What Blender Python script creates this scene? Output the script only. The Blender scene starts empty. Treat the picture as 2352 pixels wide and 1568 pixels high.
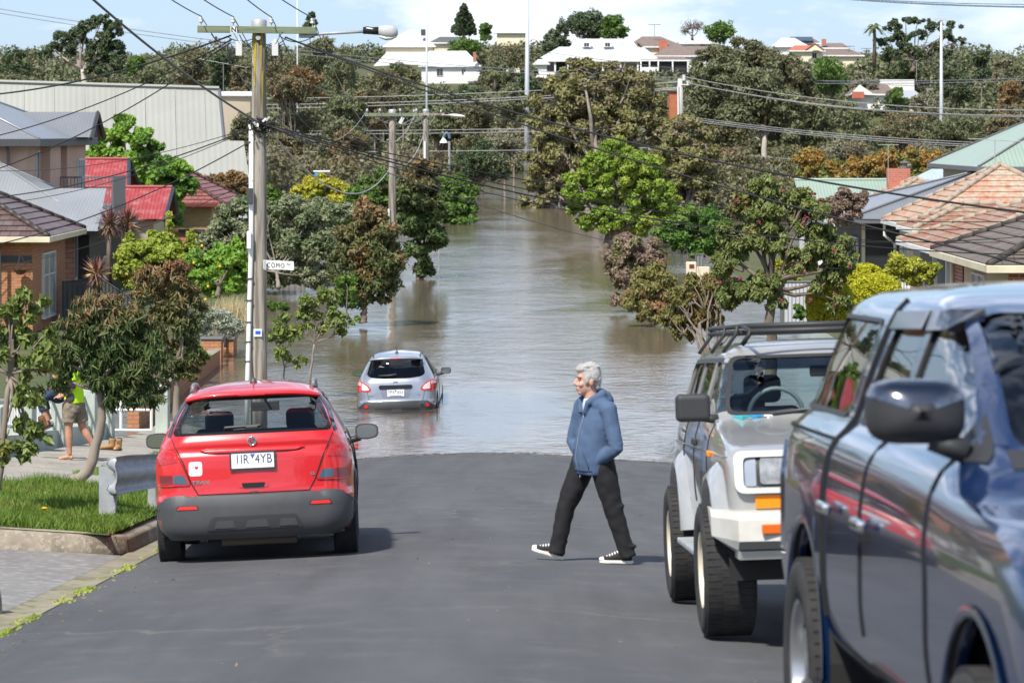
import bpy, bmesh, math, random
import numpy as np
from math import sin, cos, pi, radians, sqrt, atan2
from mathutils import Vector, Matrix, Euler
from mathutils.bvhtree import BVHTree
from mathutils.geometry import delaunay_2d_cdt
random.seed(7)
SC = bpy.context.scene
COL = SC.collection
CAMZ = 6.19
FV = 6533.0
V = Vector
def P(vx, vy, D):
 """a sighted point: bearing, height and the distance it stands at, in metres"""
 return V(((vx - 1176) * D / FV, D, CAMZ - (vy - 305.8) * D / FV))
# ------ mesh builder
class MB:
 def __init__(s):
  s.v = []; s.f = []; s.uv = []
 def add(s, vs, fs, uvs=None):
  o = len(s.v)
  s.v += [tuple(p) for p in vs]
  s.f += [tuple(i + o for i in f) for f in fs]
  s.uv += uvs if uvs else [None] * len(fs)
  return s
 def quad(s, a, b, c, d, uv=None):
  return s.add([a, b, c, d], [(0, 1, 2, 3)], [uv] if uv else None)
 def poly(s, pts, uv=None):
  return s.add(pts, [tuple(range(len(pts)))], [uv] if uv else None)
 def box(s, x0, x1, y0, y1, z0, z1, M=None):
  vs = [V((x, y, z)) for z in (z0, z1) for x, y in ((x0, y0), (x1, y0), (x1, y1), (x0, y1))]
  if M is not None: vs = [M @ p for p in vs]
  return s.add(vs, [(3, 2, 1, 0), (4, 5, 6, 7), (0, 1, 5, 4), (1, 2, 6, 5), (2, 3, 7, 6), (3, 0, 4, 7)])
 def cbox(s, c, sx, sy, sz, rot=(0, 0, 0)):
  M = Matrix.Translation(V(c)) @ Euler(rot).to_matrix().to_4x4()
  return s.box(-sx / 2, sx / 2, -sy / 2, sy / 2, -sz / 2, sz / 2, M)
 def tube(s, pts, r, n=6, cap=True, flat=None):
  pts = [V(p) for p in pts]
  rs = r if isinstance(r, (list, tuple)) else [r] * len(pts)
  up = V((0, 0, 1)); prev = None; vs = []
  for i, p in enumerate(pts):
   t = (pts[min(i + 1, len(pts) - 1)] - pts[max(i - 1, 0)])
   t = t.normalized() if t.length > 1e-9 else V((0, 0, 1))
   if prev is None:
    a = t.cross(up)
    if a.length < 1e-3: a = t.cross(V((1, 0, 0)))
   else:
    a = prev - t * prev.dot(t)
    if a.length < 1e-5: a = t.cross(V((0, 1, 0)))
   a.normalize(); prev = a
   b = t.cross(a)
   for k in range(n):
    th = 2 * pi * k / n
    vs.append(p + (a * cos(th) + b * sin(th) * (flat or 1)) * rs[i])
  fs = []
  m = len(pts)
  for i in range(m - 1):
   for k in range(n):
    k2 = (k + 1) % n
    fs.append((i * n + k, i * n + k2, (i + 1) * n + k2, (i + 1) * n + k))
  if cap:
   fs.append(tuple(range(n - 1, -1, -1)))
   fs.append(tuple(range((m - 1) * n, m * n)))
  return s.add(vs, fs)
 def lathe(s, prof, n=24, M=None, cap=False):
  """profile of (r, h) about the z axis, moved by M"""
  vs = []; fs = []
  for r, h in prof:
   for k in range(n):
    th = 2 * pi * k / n
    p = V((r * cos(th), r * sin(th), h))
    vs.append(M @ p if M is not None else p)
  m = len(prof)
  for i in range(m - 1):
   for k in range(n):
    k2 = (k + 1) % n
    fs.append((i * n + k, i * n + k2, (i + 1) * n + k2, (i + 1) * n + k))
  if cap:
   fs.append(tuple(range(n - 1, -1, -1))); fs.append(tuple(range((m - 1) * n, m * n)))
  return s.add(vs, fs)
 def ell(s, c, r, nu=16, nv=10, R=None):
  vs = []; fs = []
  r = (r, r, r) if not hasattr(r, '__len__') else r
  for j in range(nv + 1):
   ph = pi * j / nv
   for i in range(nu):
    th = 2 * pi * i / nu
    p = V((r[0] * sin(ph) * cos(th), r[1] * sin(ph) * sin(th), r[2] * cos(ph)))
    if R is not None: p = R @ p
    vs.append(V(c) + p)
  for j in range(nv):
   for i in range(nu):
    i2 = (i + 1) % nu
    fs.append((j * nu + i, (j + 1) * nu + i, (j + 1) * nu + i2, j * nu + i2))
  return s.add(vs, fs)
 def extrude(s, pts, d):
  """closed prism from a planar outline and an offset"""
  pts = [V(p) for p in pts]; d = V(d); n = len(pts)
  vs = pts + [p + d for p in pts]
  fs = [tuple(range(n - 1, -1, -1)), tuple(range(n, 2 * n))]
  fs += [(i, (i + 1) % n, n + (i + 1) % n, n + i) for i in range(n)]
  return s.add(vs, fs)
 def wall(s, p0, p1, z0, z1, z1b=None):
  """upright sheet with uv in metres"""
  p0 = V(p0); p1 = V(p1); L = (p1 - p0).length
  zb = z1 if z1b is None else z1b
  return s.add([(p0.x, p0.y, z0), (p1.x, p1.y, z0), (p1.x, p1.y, zb), (p0.x, p0.y, z1)], [(0, 1, 2, 3)],
     [[(0, z0), (L, z0), (L, zb), (0, z1)]])
 def mesh(s, name, smooth=False, weld=False):
  me = bpy.data.meshes.new(name)
  me.from_pydata(s.v, [], s.f)
  if any(u for u in s.uv):
   lay = me.uv_layers.new(name='UVMap').data
   k = 0
   for fi, f in enumerate(s.f):
    u = s.uv[fi]
    for j in range(len(f)):
     lay[k].uv = u[j] if u else (s.v[f[j]][0] + s.v[f[j]][1], s.v[f[j]][2])
     k += 1
  if weld:
   bm = bmesh.new(); bm.from_mesh(me)
   bmesh.ops.remove_doubles(bm, verts=bm.verts, dist=1e-5)
   bmesh.ops.recalc_face_normals(bm, faces=bm.faces)
   bm.to_mesh(me); bm.free()
  if smooth: me.shade_smooth()
  me.update()
  return me
 def build(s, name, m, parent=None, smooth=False, bevel=0, weld=False, angle=None, seg=2):
  me = s.mesh(name, smooth or angle is not None, weld)
  return link(name, me, m, parent, bevel, angle, seg)
WORLDS = {}
def link(name, me, m, parent=None, bevel=0, angle=None, seg=2):
 o = bpy.data.objects.new(name, me)
 COL.objects.link(o)
 for k in (m if isinstance(m, (list, tuple)) else [m]):
  if k is not None: me.materials.append(k)
 if parent is not None:
  o.parent = parent
  if parent.name in WORLDS: o.matrix_parent_inverse = WORLDS[parent.name].inverted()
  elif parent.parent is not None and parent.parent.name in WORLDS and parent.type == 'MESH':
   pass
 if bevel:
  b = o.modifiers.new('bevel', 'BEVEL'); b.width = bevel; b.segments = seg; b.limit_method = 'ANGLE'
  b.angle_limit = radians(40)
 if angle is not None:
  try:
   me.set_sharp_from_angle(angle=radians(angle))
  except Exception:
   pass
 return o
def tag(o, label=None, cat=None, group=None, kind=None):
 if label: o['label'] = label
 if cat: o['category'] = cat
 if group: o['group'] = group
 if kind: o['kind'] = kind
 return o
def thing(name, label, cat, loc=(0, 0, 0), rot=(0, 0, 0), group=None, local=False, scale=1.0):
 """an Empty at the base of a thing; its parts are written in world metres unless local"""
 o = bpy.data.objects.new(name, None)
 COL.objects.link(o)
 o.location = loc; o.rotation_euler = rot; o.scale = (scale,) * 3
 o.empty_display_size = .2
 if not local:
  WORLDS[o.name] = Matrix.Translation(V(loc)) @ Euler(rot).to_matrix().to_4x4() @ Matrix.Scale(scale, 4)
 return tag(o, label, cat, group)
def struct(o):
 o['kind'] = 'structure'
 return o
def evaluated(o):
 """the mesh of an object with its modifiers applied"""
 bpy.context.view_layer.update()
 dg = bpy.context.evaluated_depsgraph_get()
 return bpy.data.meshes.new_from_object(o.evaluated_get(dg), depsgraph=dg)
def bake(o):
 me = evaluated(o)
 old = o.data
 mats = [m for m in old.materials]
 o.modifiers.clear()
 o.data = me
 if len(me.materials) == 0:
  for m in mats: me.materials.append(m)
 bpy.data.meshes.remove(old)
 return o
# ------ materials
def newmat(name):
 m = bpy.data.materials.new(name); m.use_nodes = True
 nt = m.node_tree
 return m, nt, nt.nodes['Principled BSDF'], nt.nodes['Material Output']
def nd(nt, t, **kw):
 n = nt.nodes.new(t)
 for k, v in kw.items():
  if k.startswith('i_'):
   key = k[2:]
   n.inputs[int(key) if key.isdigit() else key.replace('_', ' ')].default_value = v
  else:
   setattr(n, k, v)
 return n
def c4(c): return (c[0], c[1], c[2], 1)
def coords(nt, kind='Object', scale=(1, 1, 1), rot=(0, 0, 0)):
 tc = nd(nt, 'ShaderNodeTexCoord')
 mp = nd(nt, 'ShaderNodeMapping')
 mp.inputs['Scale'].default_value = scale; mp.inputs['Rotation'].default_value = rot
 nt.links.new(tc.outputs[kind], mp.inputs['Vector'])
 return mp.outputs['Vector']
def noise(nt, vec, scale, detail=4, rough=.55, dist=0):
 n = nd(nt, 'ShaderNodeTexNoise')
 n.inputs['Scale'].default_value = scale; n.inputs['Detail'].default_value = detail
 n.inputs['Roughness'].default_value = rough; n.inputs['Distortion'].default_value = dist
 if vec is not None: nt.links.new(vec, n.inputs['Vector'])
 return n.outputs['Fac']
def ramp(nt, fac, lo, hi):
 r = nd(nt, 'ShaderNodeMapRange'); r.clamp = True
 r.inputs['From Min'].default_value = lo; r.inputs['From Max'].default_value = hi
 nt.links.new(fac, r.inputs['Value'])
 return r.outputs['Result']
def mixc(nt, fac, a, b, mode='MIX'):
 m = nd(nt, 'ShaderNodeMix', data_type='RGBA', blend_type=mode)
 for sock, v in ((m.inputs[0], fac), (m.inputs[6], a), (m.inputs[7], b)):
  if isinstance(v, (int, float)): sock.default_value = v
  elif isinstance(v, (tuple, list)): sock.default_value = c4(v)
  else: nt.links.new(v, sock)
 return m.outputs[2]
def math_(nt, op, a, b=None):
 m = nd(nt, 'ShaderNodeMath', operation=op)
 for i, v in enumerate((a, b)):
  if v is None: continue
  if isinstance(v, (int, float)): m.inputs[i].default_value = v
  else: nt.links.new(v, m.inputs[i])
 return m.outputs[0]
def bump(nt, height, strength, dist=.02):
 b = nd(nt, 'ShaderNodeBump')
 b.inputs['Strength'].default_value = strength; b.inputs['Distance'].default_value = dist
 nt.links.new(height, b.inputs['Height'])
 return b.outputs['Normal']
MATS = {}
def mat(name, col, rough=.6, metal=0., col2=None, ns=4., lo=.4, hi=.65, bs=0, bst=.3, bd=.01, coat=0., spec=.5, stretch=(1, 1, 1),
  kind='Object', col3=None, ns3=30., lo3=.55, hi3=.7, emit=None):
 if name in MATS: return MATS[name]
 m, nt, b, out = newmat(name)
 base = None
 if col2 is not None:
  vec = coords(nt, kind, stretch)
  base = mixc(nt, ramp(nt, noise(nt, vec, ns, 5), lo, hi), col, col2)
  if col3 is not None:
   base = mixc(nt, ramp(nt, noise(nt, vec, ns3, 4), lo3, hi3), base, col3)
  nt.links.new(base, b.inputs['Base Color'])
 else:
  b.inputs['Base Color'].default_value = c4(col)
 b.inputs['Roughness'].default_value = rough
 b.inputs['Metallic'].default_value = metal
 b.inputs['Specular IOR Level'].default_value = spec
 if coat:
  b.inputs['Coat Weight'].default_value = coat; b.inputs['Coat Roughness'].default_value = .03
 if bs:
  vec2 = coords(nt, kind, stretch)
  nt.links.new(bump(nt, noise(nt, vec2, bs, 4), bst, bd), b.inputs['Normal'])
 if emit:
  b.inputs['Emission Color'].default_value = c4(emit); b.inputs['Emission Strength'].default_value = 1
 MATS[name] = m
 return m
def leafmat(name, a, b2, tint=None, tlo=.5, thi=.68, ts=.9, trans=.46, top=None, toplo=.6, tophi=.95, rough=.5, vary=.0):
 """leaf colours: every leaf its own mix of two greens, drifts of a third colour, coloured new growth near the top"""
 up_ = lambda c: None if c is None else tuple(min(.6, x * 1.8) for x in c)
 a, b2, tint, top = up_(a), up_(b2), up_(tint), up_(top)
 a, b2 = tuple(p * .8 + q * .2 for p, q in zip(a, b2)), tuple(p * .15 + q * .85 for p, q in zip(a, b2))
 m, nt, p, out = newmat(name)
 geo = nd(nt, 'ShaderNodeNewGeometry')
 base = mixc(nt, geo.outputs['Random Per Island'], a, b2)
 if tint is not None:
  vec = coords(nt, 'Object')
  base = mixc(nt, ramp(nt, noise(nt, vec, ts, 3), tlo, thi), base, tint)
 if top is not None:
  tc = nd(nt, 'ShaderNodeTexCoord')
  sx = nd(nt, 'ShaderNodeSeparateXYZ')
  nt.links.new(tc.outputs['Generated'], sx.inputs[0])
  h = math_(nt, 'ADD', sx.outputs['Z'], math_(nt, 'MULTIPLY', math_(nt, 'SUBTRACT', geo.outputs['Random Per Island'], .5), .5))
  base = mixc(nt, ramp(nt, h, toplo, tophi), base, top)
 nt.links.new(base, p.inputs['Base Color'])
 p.inputs['Roughness'].default_value = rough
 p.inputs['Specular IOR Level'].default_value = .35
 tr = nd(nt, 'ShaderNodeBsdfTranslucent')
 nt.links.new(base, tr.inputs['Color'])
 mx = nd(nt, 'ShaderNodeMixShader'); mx.inputs[0].default_value = trans
 nt.links.new(p.outputs[0], mx.inputs[1]); nt.links.new(tr.outputs[0], mx.inputs[2])
 nt.links.new(mx.outputs[0], out.inputs['Surface'])
 return m
def glassmat(name, tint, refl=.9, rough=.02, f0=.06):
 """thin tinted pane: mirror-like by angle, otherwise clear with a tint"""
 m, nt, p, out = newmat(name)
 nt.nodes.remove(p)
 t = nd(nt, 'ShaderNodeBsdfTransparent'); t.inputs['Color'].default_value = c4(tint)
 g = nd(nt, 'ShaderNodeBsdfGlossy'); g.inputs['Roughness'].default_value = rough
 g.inputs['Color'].default_value = (refl, refl, refl, 1)
 lw = nd(nt, 'ShaderNodeFresnel'); ior = 1.5 + f0; ge = nd(nt, 'ShaderNodeNewGeometry')   # a thin sheet reflects alike from both sides
 nt.links.new(math_(nt, 'ADD', math_(nt, 'MULTIPLY', ge.outputs['Backfacing'], 1 / ior - ior), ior), lw.inputs['IOR'])
 mx = nd(nt, 'ShaderNodeMixShader')
 nt.links.new(lw.outputs[0], mx.inputs[0])
 nt.links.new(t.outputs[0], mx.inputs[1]); nt.links.new(g.outputs[0], mx.inputs[2])
 nt.links.new(mx.outputs[0], out.inputs['Surface'])
 return m
def brickmat(name, c1, c2, mortar, bw=.23, bh=.086, ms=.012, rough=.85, offset=.5, lichen=None, llo=.5, lhi=.6, lscale=1.2, bst=.3):
 m, nt, p, out = newmat(name)
 vec = coords(nt, 'UV')
 br = nd(nt, 'ShaderNodeTexBrick')
 br.offset = offset
 br.inputs['Color1'].default_value = c4(c1); br.inputs['Color2'].default_value = c4(c2); br.inputs['Mortar'].default_value = c4(mortar)
 br.inputs['Scale'].default_value = 1.0
 br.inputs['Brick Width'].default_value = bw; br.inputs['Row Height'].default_value = bh
 br.inputs['Mortar Size'].default_value = ms; br.inputs['Mortar Smooth'].default_value = .1
 nt.links.new(vec, br.inputs['Vector'])
 base = br.outputs['Color']
 if lichen is not None:
  f = math_(nt, 'MULTIPLY', ramp(nt, noise(nt, vec, lscale, 6, .65), llo, lhi), ramp(nt, noise(nt, vec, lscale * 9, 3), .35, .6))
  base = mixc(nt, f, base, lichen)
 nt.links.new(base, p.inputs['Base Color'])
 p.inputs['Roughness'].default_value = rough
 inv = math_(nt, 'SUBTRACT', 1.0, br.outputs['Fac'])
 nt.links.new(bump(nt, inv, bst, .01), p.inputs['Normal'])
 return m
def ribmat(name, col, col2, pitch=.076, axis='X', bst=.8, rough=.4, metal=.1, kind='UV', ns=.6, spec=.5, lo=.35, hi=.7, sharp=False):
 """ribbed sheet: corrugations or boards at a real pitch along one direction, with weathering"""
 m, nt, p, out = newmat(name)
 vec = coords(nt, kind)
 w = nd(nt, 'ShaderNodeTexWave', wave_type='BANDS', bands_direction=axis, wave_profile='SAW' if sharp else 'SIN')
 w.inputs['Scale'].default_value = 2 * pi / 20 / pitch
 w.inputs['Distortion'].default_value = 0
 nt.links.new(vec, w.inputs['Vector'])
 base = mixc(nt, ramp(nt, noise(nt, vec, ns, 5, .6), lo, hi), col, col2)
 nt.links.new(base, p.inputs['Base Color'])
 p.inputs['Roughness'].default_value = rough; p.inputs['Metallic'].default_value = metal
 p.inputs['Specular IOR Level'].default_value = spec
 nt.links.new(bump(nt, w.outputs['Fac'], bst, pitch * .25), p.inputs['Normal'])
 return m
def text_mesh(txt, size, align='CENTER', bold=0.0, sx=1.0, space=1.0, extr=0.0):
 c = bpy.data.curves.new('text', 'FONT')
 c.body = txt; c.size = size; c.align_x = align; c.align_y = 'CENTER'
 c.offset = bold; c.space_character = space; c.extrude = extr; c.resolution_u = 4
 o = bpy.data.objects.new('text', c); COL.objects.link(o)
 me = evaluated(o)
 bpy.data.objects.remove(o); bpy.data.curves.remove(c)
 if sx != 1.0:
  for v in me.vertices: v.co.x *= sx
 return me
def text_part(name, txt, size, M, m, parent, **kw):
 """flat lettering lying in the local xy plane of M"""
 me = text_mesh(txt, size, **kw)
 me.transform(M)
 o = link(name, me, m, parent)
 return o
def smoothstep(a, b, x):
 t = min(1, max(0, (x - a) / (b - a))); return t * t * (3 - 2 * t)
# ------ camera, light, sky
cam = bpy.data.cameras.new('camera'); camo = bpy.data.objects.new('camera', cam); COL.objects.link(camo)
SC.camera = camo
camo.location = (0, 0, CAMZ); camo.rotation_euler = (radians(90), 0, 0)
cam.sensor_width = 36; cam.lens = 100; cam.shift_y = -(1000 - 390) / 3000
cam.clip_start = .3; cam.clip_end = 4000
cam.dof.use_dof = True; cam.dof.focus_distance = 44; cam.dof.aperture_fstop = 5.6; cam.dof.aperture_blades = 9
SUN_EL, SUN_AZ = radians(53), radians(-152)   # azimuth from +y towards +x: over the left shoulder of the camera
sd = V((sin(SUN_AZ) * cos(SUN_EL), cos(SUN_AZ) * cos(SUN_EL), sin(SUN_EL)))
sun = bpy.data.lights.new('sun', 'SUN'); suno = bpy.data.objects.new('sun', sun); COL.objects.link(suno)
sun.energy = 3.9; sun.angle = radians(3); sun.color = (1, .95, .87)
suno.location = (0, -20, 60)
suno.rotation_euler = sd.to_track_quat('Z', 'Y').to_euler()
w = bpy.data.worlds.new('World'); SC.world = w; w.use_nodes = True
nt = w.node_tree; bg = nt.nodes['Background']
sky = nd(nt, 'ShaderNodeTexSky', sky_type='NISHITA', sun_disc=False)
sky.sun_elevation = SUN_EL; sky.sun_rotation = SUN_AZ; sky.air_density = 1.0; sky.dust_density = .6; sky.ozone_density = 1.2
tc = nd(nt, 'ShaderNodeTexCoord')
mp = nd(nt, 'ShaderNodeMapping'); mp.inputs['Scale'].default_value = (1, 1, 4.2); mp.inputs['Location'].default_value = (.37, .1, .2)
nt.links.new(tc.outputs['Generated'], mp.inputs['Vector'])
n1 = noise(nt, mp.outputs[0], 5.0, 8, .58, .3)
n2 = noise(nt, mp.outputs[0], 16.0, 5, .6)
cl = ramp(nt, math_(nt, 'ADD', math_(nt, 'MULTIPLY', n1, .82), math_(nt, 'MULTIPLY', n2, .18)), .46, .60)
sep = nd(nt, 'ShaderNodeSeparateXYZ'); nt.links.new(tc.outputs['Generated'], sep.inputs[0])
cl = math_(nt, 'MULTIPLY', cl, ramp(nt, sep.outputs['Z'], .9, .35))          # the cloud bank lies low, clear overhead
hz = mixc(nt, math_(nt, 'MULTIPLY', ramp(nt, sep.outputs['Z'], .6, .05), .5), sky.outputs[0], (4.4, 6.9, 10.8))
grey = mixc(nt, ramp(nt, noise(nt, mp.outputs[0], 9.0, 5, .6), .35, .7), (11.6, 11.7, 11.9), (8.6, 9.3, 10.8))
grey = mixc(nt, ramp(nt, sep.outputs['Z'], .03, .12), grey, mixc(nt, ramp(nt, noise(nt, mp.outputs[0], 7.0, 5, .6), .4, .62), (13.2, 13.6, 15.2), (10.0, 11.2, 14.8)))   # mostly unseen higher clouds, tinted lavender and brightened for the water's reflection
nt.links.new(mixc(nt, cl, hz, grey), bg.inputs['Color'])
bg.inputs['Strength'].default_value = .073
SC.view_settings.view_transform = 'Standard'; SC.view_settings.look = 'None'
SC.view_settings.exposure = .72; SC.view_settings.gamma = 1
SC.cycles.use_denoising = True
SC.cycles.max_bounces = 8; SC.cycles.transparent_max_bounces = 24; SC.cycles.diffuse_bounces = 4; SC.cycles.glossy_bounces = 4
SC.cycles.sample_clamp_indirect = 6; SC.cycles.caustics_reflective = False; SC.cycles.caustics_refractive = False
SC.render.film_transparent = False
# ------ the lie of the land
def base(y):
 z = 4.54 - .0824 * y
 if y > 55: z = .008 - .5 * (1 - math.exp(-(y - 55) * .0824 / .5))
 z += .3 * smoothstep(15, 8, y) if y < 15 else 0
 return z
def camber(x): return -.05 * (sqrt((x + .5) ** 2 + .6) - .775)
def road_z(x, y): return base(y) + camber(x)
def verge_z(x, y):
 e = abs(x) - 3.7
 return base(y) - .12 + .13 + .062 * e + (.06 if x < 0 else .02)
PROF = [(395, -1.5), (425, -1), (437, 1), (450, 6), (480, 12), (510, 15.5), (560, 20), (620, 22), (760, 20.5), (1100, 14), (2600, 10)]
HX = [(-900, .5), (-260, .72), (-100, .84), (-50, .95), (-20, 1.0), (40, 1.0), (80, .9), (110, .8), (260, .74), (900, .5)]
def interp(t, x):
 if x <= t[0][0]: return t[0][1]
 for (a, b), (c, d) in zip(t, t[1:]):
  if x <= c: return b + (d - b) * (x - a) / (c - a)
 return t[-1][1]
def ground_z(x, y):
 ax = abs(x)
 if y > 395:
  h = interp(PROF, y)
  return h * interp(HX, x) if h > 0 else h
 if ax < 7.8:
  z = (road_z(x, y) if ax < 3.6 else verge_z(x, y)) - (.05 if y > 62 else .3)
 else:
  z = verge_z(math.copysign(7.8, x), y) + .02 * (min(ax, 20) - 7.8) - .1
 if ax > 8:
  yl = -.25 + .5 * smoothstep(8, 11.5, ax)
  yl = yl + (-1.6 - yl) * smoothstep(172, 200, y) if x < 0 else yl + (-1.6 - yl) * smoothstep(142, 165, y)
  z = max(z, yl) if y > 40 else z
 if y > 150: z = min(z, interp([(150, 0.3), (172, 0.25), (200, -.8), (260, -1.2), (395, -1.5)], y)) if ax > 8 else min(z, -.5)
 return z
def sheet(xs, ys, fn, uvs=False):
 mb = MB(); n = len(xs)
 vs = [(x, y, fn(x, y)) for y in ys for x in xs]
 fs = [(j * n + i, j * n + i + 1, (j + 1) * n + i + 1, (j + 1) * n + i) for j in range(len(ys) - 1) for i in range(n - 1)]
 return mb.add(vs, fs)
def lin(a, b, n): return [a + (b - a) * i / n for i in range(n + 1)]
m_soil = mat('earth and mown grass', (.075, .085, .03), .95, col2=(.12, .1, .055), ns=.35, col3=(.05, .075, .02), ns3=2.5, lo3=.45, hi3=.6, bs=8, bst=.5, bd=.1)
xs = lin(-900, -120, 12)[:-1] + lin(-120, -30, 18)[:-1] + lin(-30, 30, 80)[:-1] + lin(30, 120, 18)[:-1] + lin(120, 900, 12)
ys = lin(-40, 130, 90)[:-1] + lin(130, 400, 40)[:-1] + lin(400, 640, 40)[:-1] + lin(640, 2600, 20)
struct(sheet(xs, ys, ground_z).build('ground', m_soil, smooth=True))
# asphalt: fine aggregate, worn wheel tracks, sealed cracks and old patches
m, nt, b, out = newmat('asphalt')
vec = coords(nt, 'Object')
ag = noise(nt, vec, 95, 3, .7)
pt = noise(nt, coords(nt, 'Object', (1.2, .22, 1)), 1.1, 5, .6)
bs_ = mixc(nt, ramp(nt, pt, .3, .72), (.079, .082, .088), (.121, .124, .130))
bs_ = mixc(nt, ramp(nt, noise(nt, vec, 1.6, 6, .7), .5, .75), bs_, (.14, .14, .139))
bs_ = mixc(nt, math_(nt, 'MULTIPLY', ramp(nt, ag, .3, .75), .55), bs_, (.036, .037, .039))
bs_ = mixc(nt, ramp(nt, noise(nt, vec, 210, 2), .68, .76), bs_, (.26, .26, .25))
vo = nd(nt, 'ShaderNodeTexVoronoi', feature='DISTANCE_TO_EDGE'); vo.inputs['Scale'].default_value = .3
wv = nd(nt, 'ShaderNodeVectorMath', operation='ADD')
nt.links.new(vec, wv.inputs[0])
nn = nd(nt, 'ShaderNodeTexNoise'); nn.inputs['Scale'].default_value = 1.4; nn.inputs['Detail'].default_value = 5
nt.links.new(vec, nn.inputs['Vector'])
nt.links.new(nn.outputs['Color'], wv.inputs[1]); nt.links.new(wv.outputs[0], vo.inputs['Vector'])
ck = math_(nt, 'MULTIPLY', math_(nt, 'MULTIPLY', ramp(nt, vo.outputs['Distance'], .012, .003), ramp(nt, noise(nt, vec, .35, 3), .5, .6)), .5)
bs_ = mixc(nt, ck, bs_, (.18, .17, .15))
tz = nd(nt, 'ShaderNodeSeparateXYZ'); nt.links.new(vec, tz.inputs[0])
wet = ramp(nt, math_(nt, 'ADD', tz.outputs['Z'], math_(nt, 'MULTIPLY', noise(nt, vec, 1.1, 5, .7), .16)), .19, .09)     # soaked where the flood laps
bs_ = mixc(nt, math_(nt, 'MULTIPLY', wet, .55), bs_, (.02, .019, .018))
bs_ = mixc(nt, math_(nt, 'MULTIPLY', ramp(nt, noise(nt, coords(nt, 'Object', (2.2, .12, 1)), 1.0, 4, .6), .52, .66), .28), bs_, (.05, .05, .052))
nt.links.new(bs_, b.inputs['Base Color'])
nt.links.new(math_(nt, 'SUBTRACT', .82, math_(nt, 'MULTIPLY', wet, .5)), b.inputs['Roughness']); b.inputs['Specular IOR Level'].default_value = .3
nt.links.new(bump(nt, ag, .5, .006), b.inputs['Normal'])
m_asphalt = m
ys_road = lin(-12, 120, 132)
struct(sheet(lin(-3.4, 3.45, 34), ys_road, road_z).build('road', m_asphalt, smooth=True))
m_conc = mat('pavement concrete', (.32, .295, .25), .9, col2=(.22, .205, .18), ns=1.3, lo=.38, hi=.66, col3=(.4, .37, .31), ns3=14, lo3=.5, hi3=.72, bs=60, bst=.3, bd=.005)
m_kerb = mat('weathered kerb concrete', (.3, .265, .205), .95, col2=(.15, .125, .09), ns=2.2, lo=.35, hi=.62, col3=(.38, .34, .27), ns3=22, lo3=.5, hi3=.7, bs=40, bst=.6, bd=.01)
m_gut = mat('gutter concrete', (.26, .235, .17), .95, col2=(.17, .155, .1), ns=1.7, col3=(.12, .13, .04), ns3=5, lo3=.56, hi3=.66, bs=40, bst=.4)
m_grass = mat('lawn soil and thatch', (.05, .085, .018), 1, col2=(.085, .11, .03), ns=2, bs=30, bst=.8, bd=.03)
def strip(prof, ys, mb=None, side=1):
 """a kerb-like section swept along the street: profile of (x, height above road edge)"""
 mb = mb or MB(); n = len(prof)
 vs = [(x * side, y, base(y) + camber(3.4 * side) + h) for y in ys for x, h in prof]
 fs = [(j * n + i, j * n + i + 1, (j + 1) * n + i + 1, (j + 1) * n + i) for j in range(len(ys) - 1) for i in range(n - 1)]
 if side < 0: fs = [f[::-1] for f in fs]
 return mb.add(vs, fs)
GUT = [(3.36, .008), (3.52, -.012), (3.66, .0)]
KER = [(3.655, .0), (3.675, .12), (3.71, .145), (3.86, .15), (3.87, .02)]
for sgn, segs in ((-1, [(27.2, 35.0), (38.6, 120)]), (1, [(-12, 120)])):
 struct(strip(GUT, lin(-12, 120, 132), side=sgn).build('gutter', m_gut, smooth=True))
 for a, b_ in segs:
  k = strip(KER, lin(a, b_, int((b_ - a) * 1.2)), side=sgn)
  struct(k.build('kerb', m_kerb, angle=50))
# the returned kerb at the driveway and the sloping aprons of the two crossovers
KR = MB()
pts = []
for i in range(9):
 t = pi / 2 * i / 8
 pts.append((-3.66 - .5 * (1 - cos(t)), 27.2 - .5 * sin(t)))
pts += [(-4.16 - .32 * i, 26.7) for i in range(1, 10)]
vs = []
for x, y in pts:
 vs.append(V((x, y, 0)))
rows = []
for i, p in enumerate(vs):
 a = vs[max(i - 1, 0)]; b_ = vs[min(i + 1, len(vs) - 1)]
 t = (b_ - a).normalized(); nrm = V((t.y, -t.x, 0))       # towards the driveway
 nrm = -nrm if nrm.y > 0 and i > 8 else nrm
 inn = V((-1, 0, 0)).lerp(V((0, 1, 0)), min(1, i / 8)).normalized()
 e = abs(p.x) - 3.66
 zt = verge_z(p.x, p.y) - .012
 zl = base(p.y) - .12 + .0 + .05 * e
 rows.append([(p.x, p.y, zl), (p.x + inn.x * .02, p.y + inn.y * .02, zt - .02), (p.x + inn.x * .05, p.y + inn.y * .05, zt), (p.x + inn.x * .2, p.y + inn.y * .2, zt + .006), (p.x + inn.x * .21, p.y + inn.y * .21, zt - .1)])
fl = [q for r in rows for q in r]
KR.add(fl, [(j * 5 + i, j * 5 + i + 1, (j + 1) * 5 + i + 1, (j + 1) * 5 + i) for j in range(len(rows) - 1) for i in range(4)])
struct(KR.build('kerb', m_kerb, angle=50))
m_apron = mat('driveway concrete', (.22, .215, .205), .9, col2=(.16, .155, .15), ns=.8, lo=.3, hi=.7, col3=(.35, .34, .32), ns3=9, lo3=.5, hi3=.75, bs=50, bst=.4, bd=.006)
def apron(x, y):
 e = abs(x) - 3.66
 return base(y) - .12 + .005 + min(.115, e * .06) + .04 * max(0, e - 1.9)
struct(sheet(lin(-3.67, -8.2, 14), lin(8, 26.75, 24), apron).build('driveway', m_apron, smooth=True))
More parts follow.
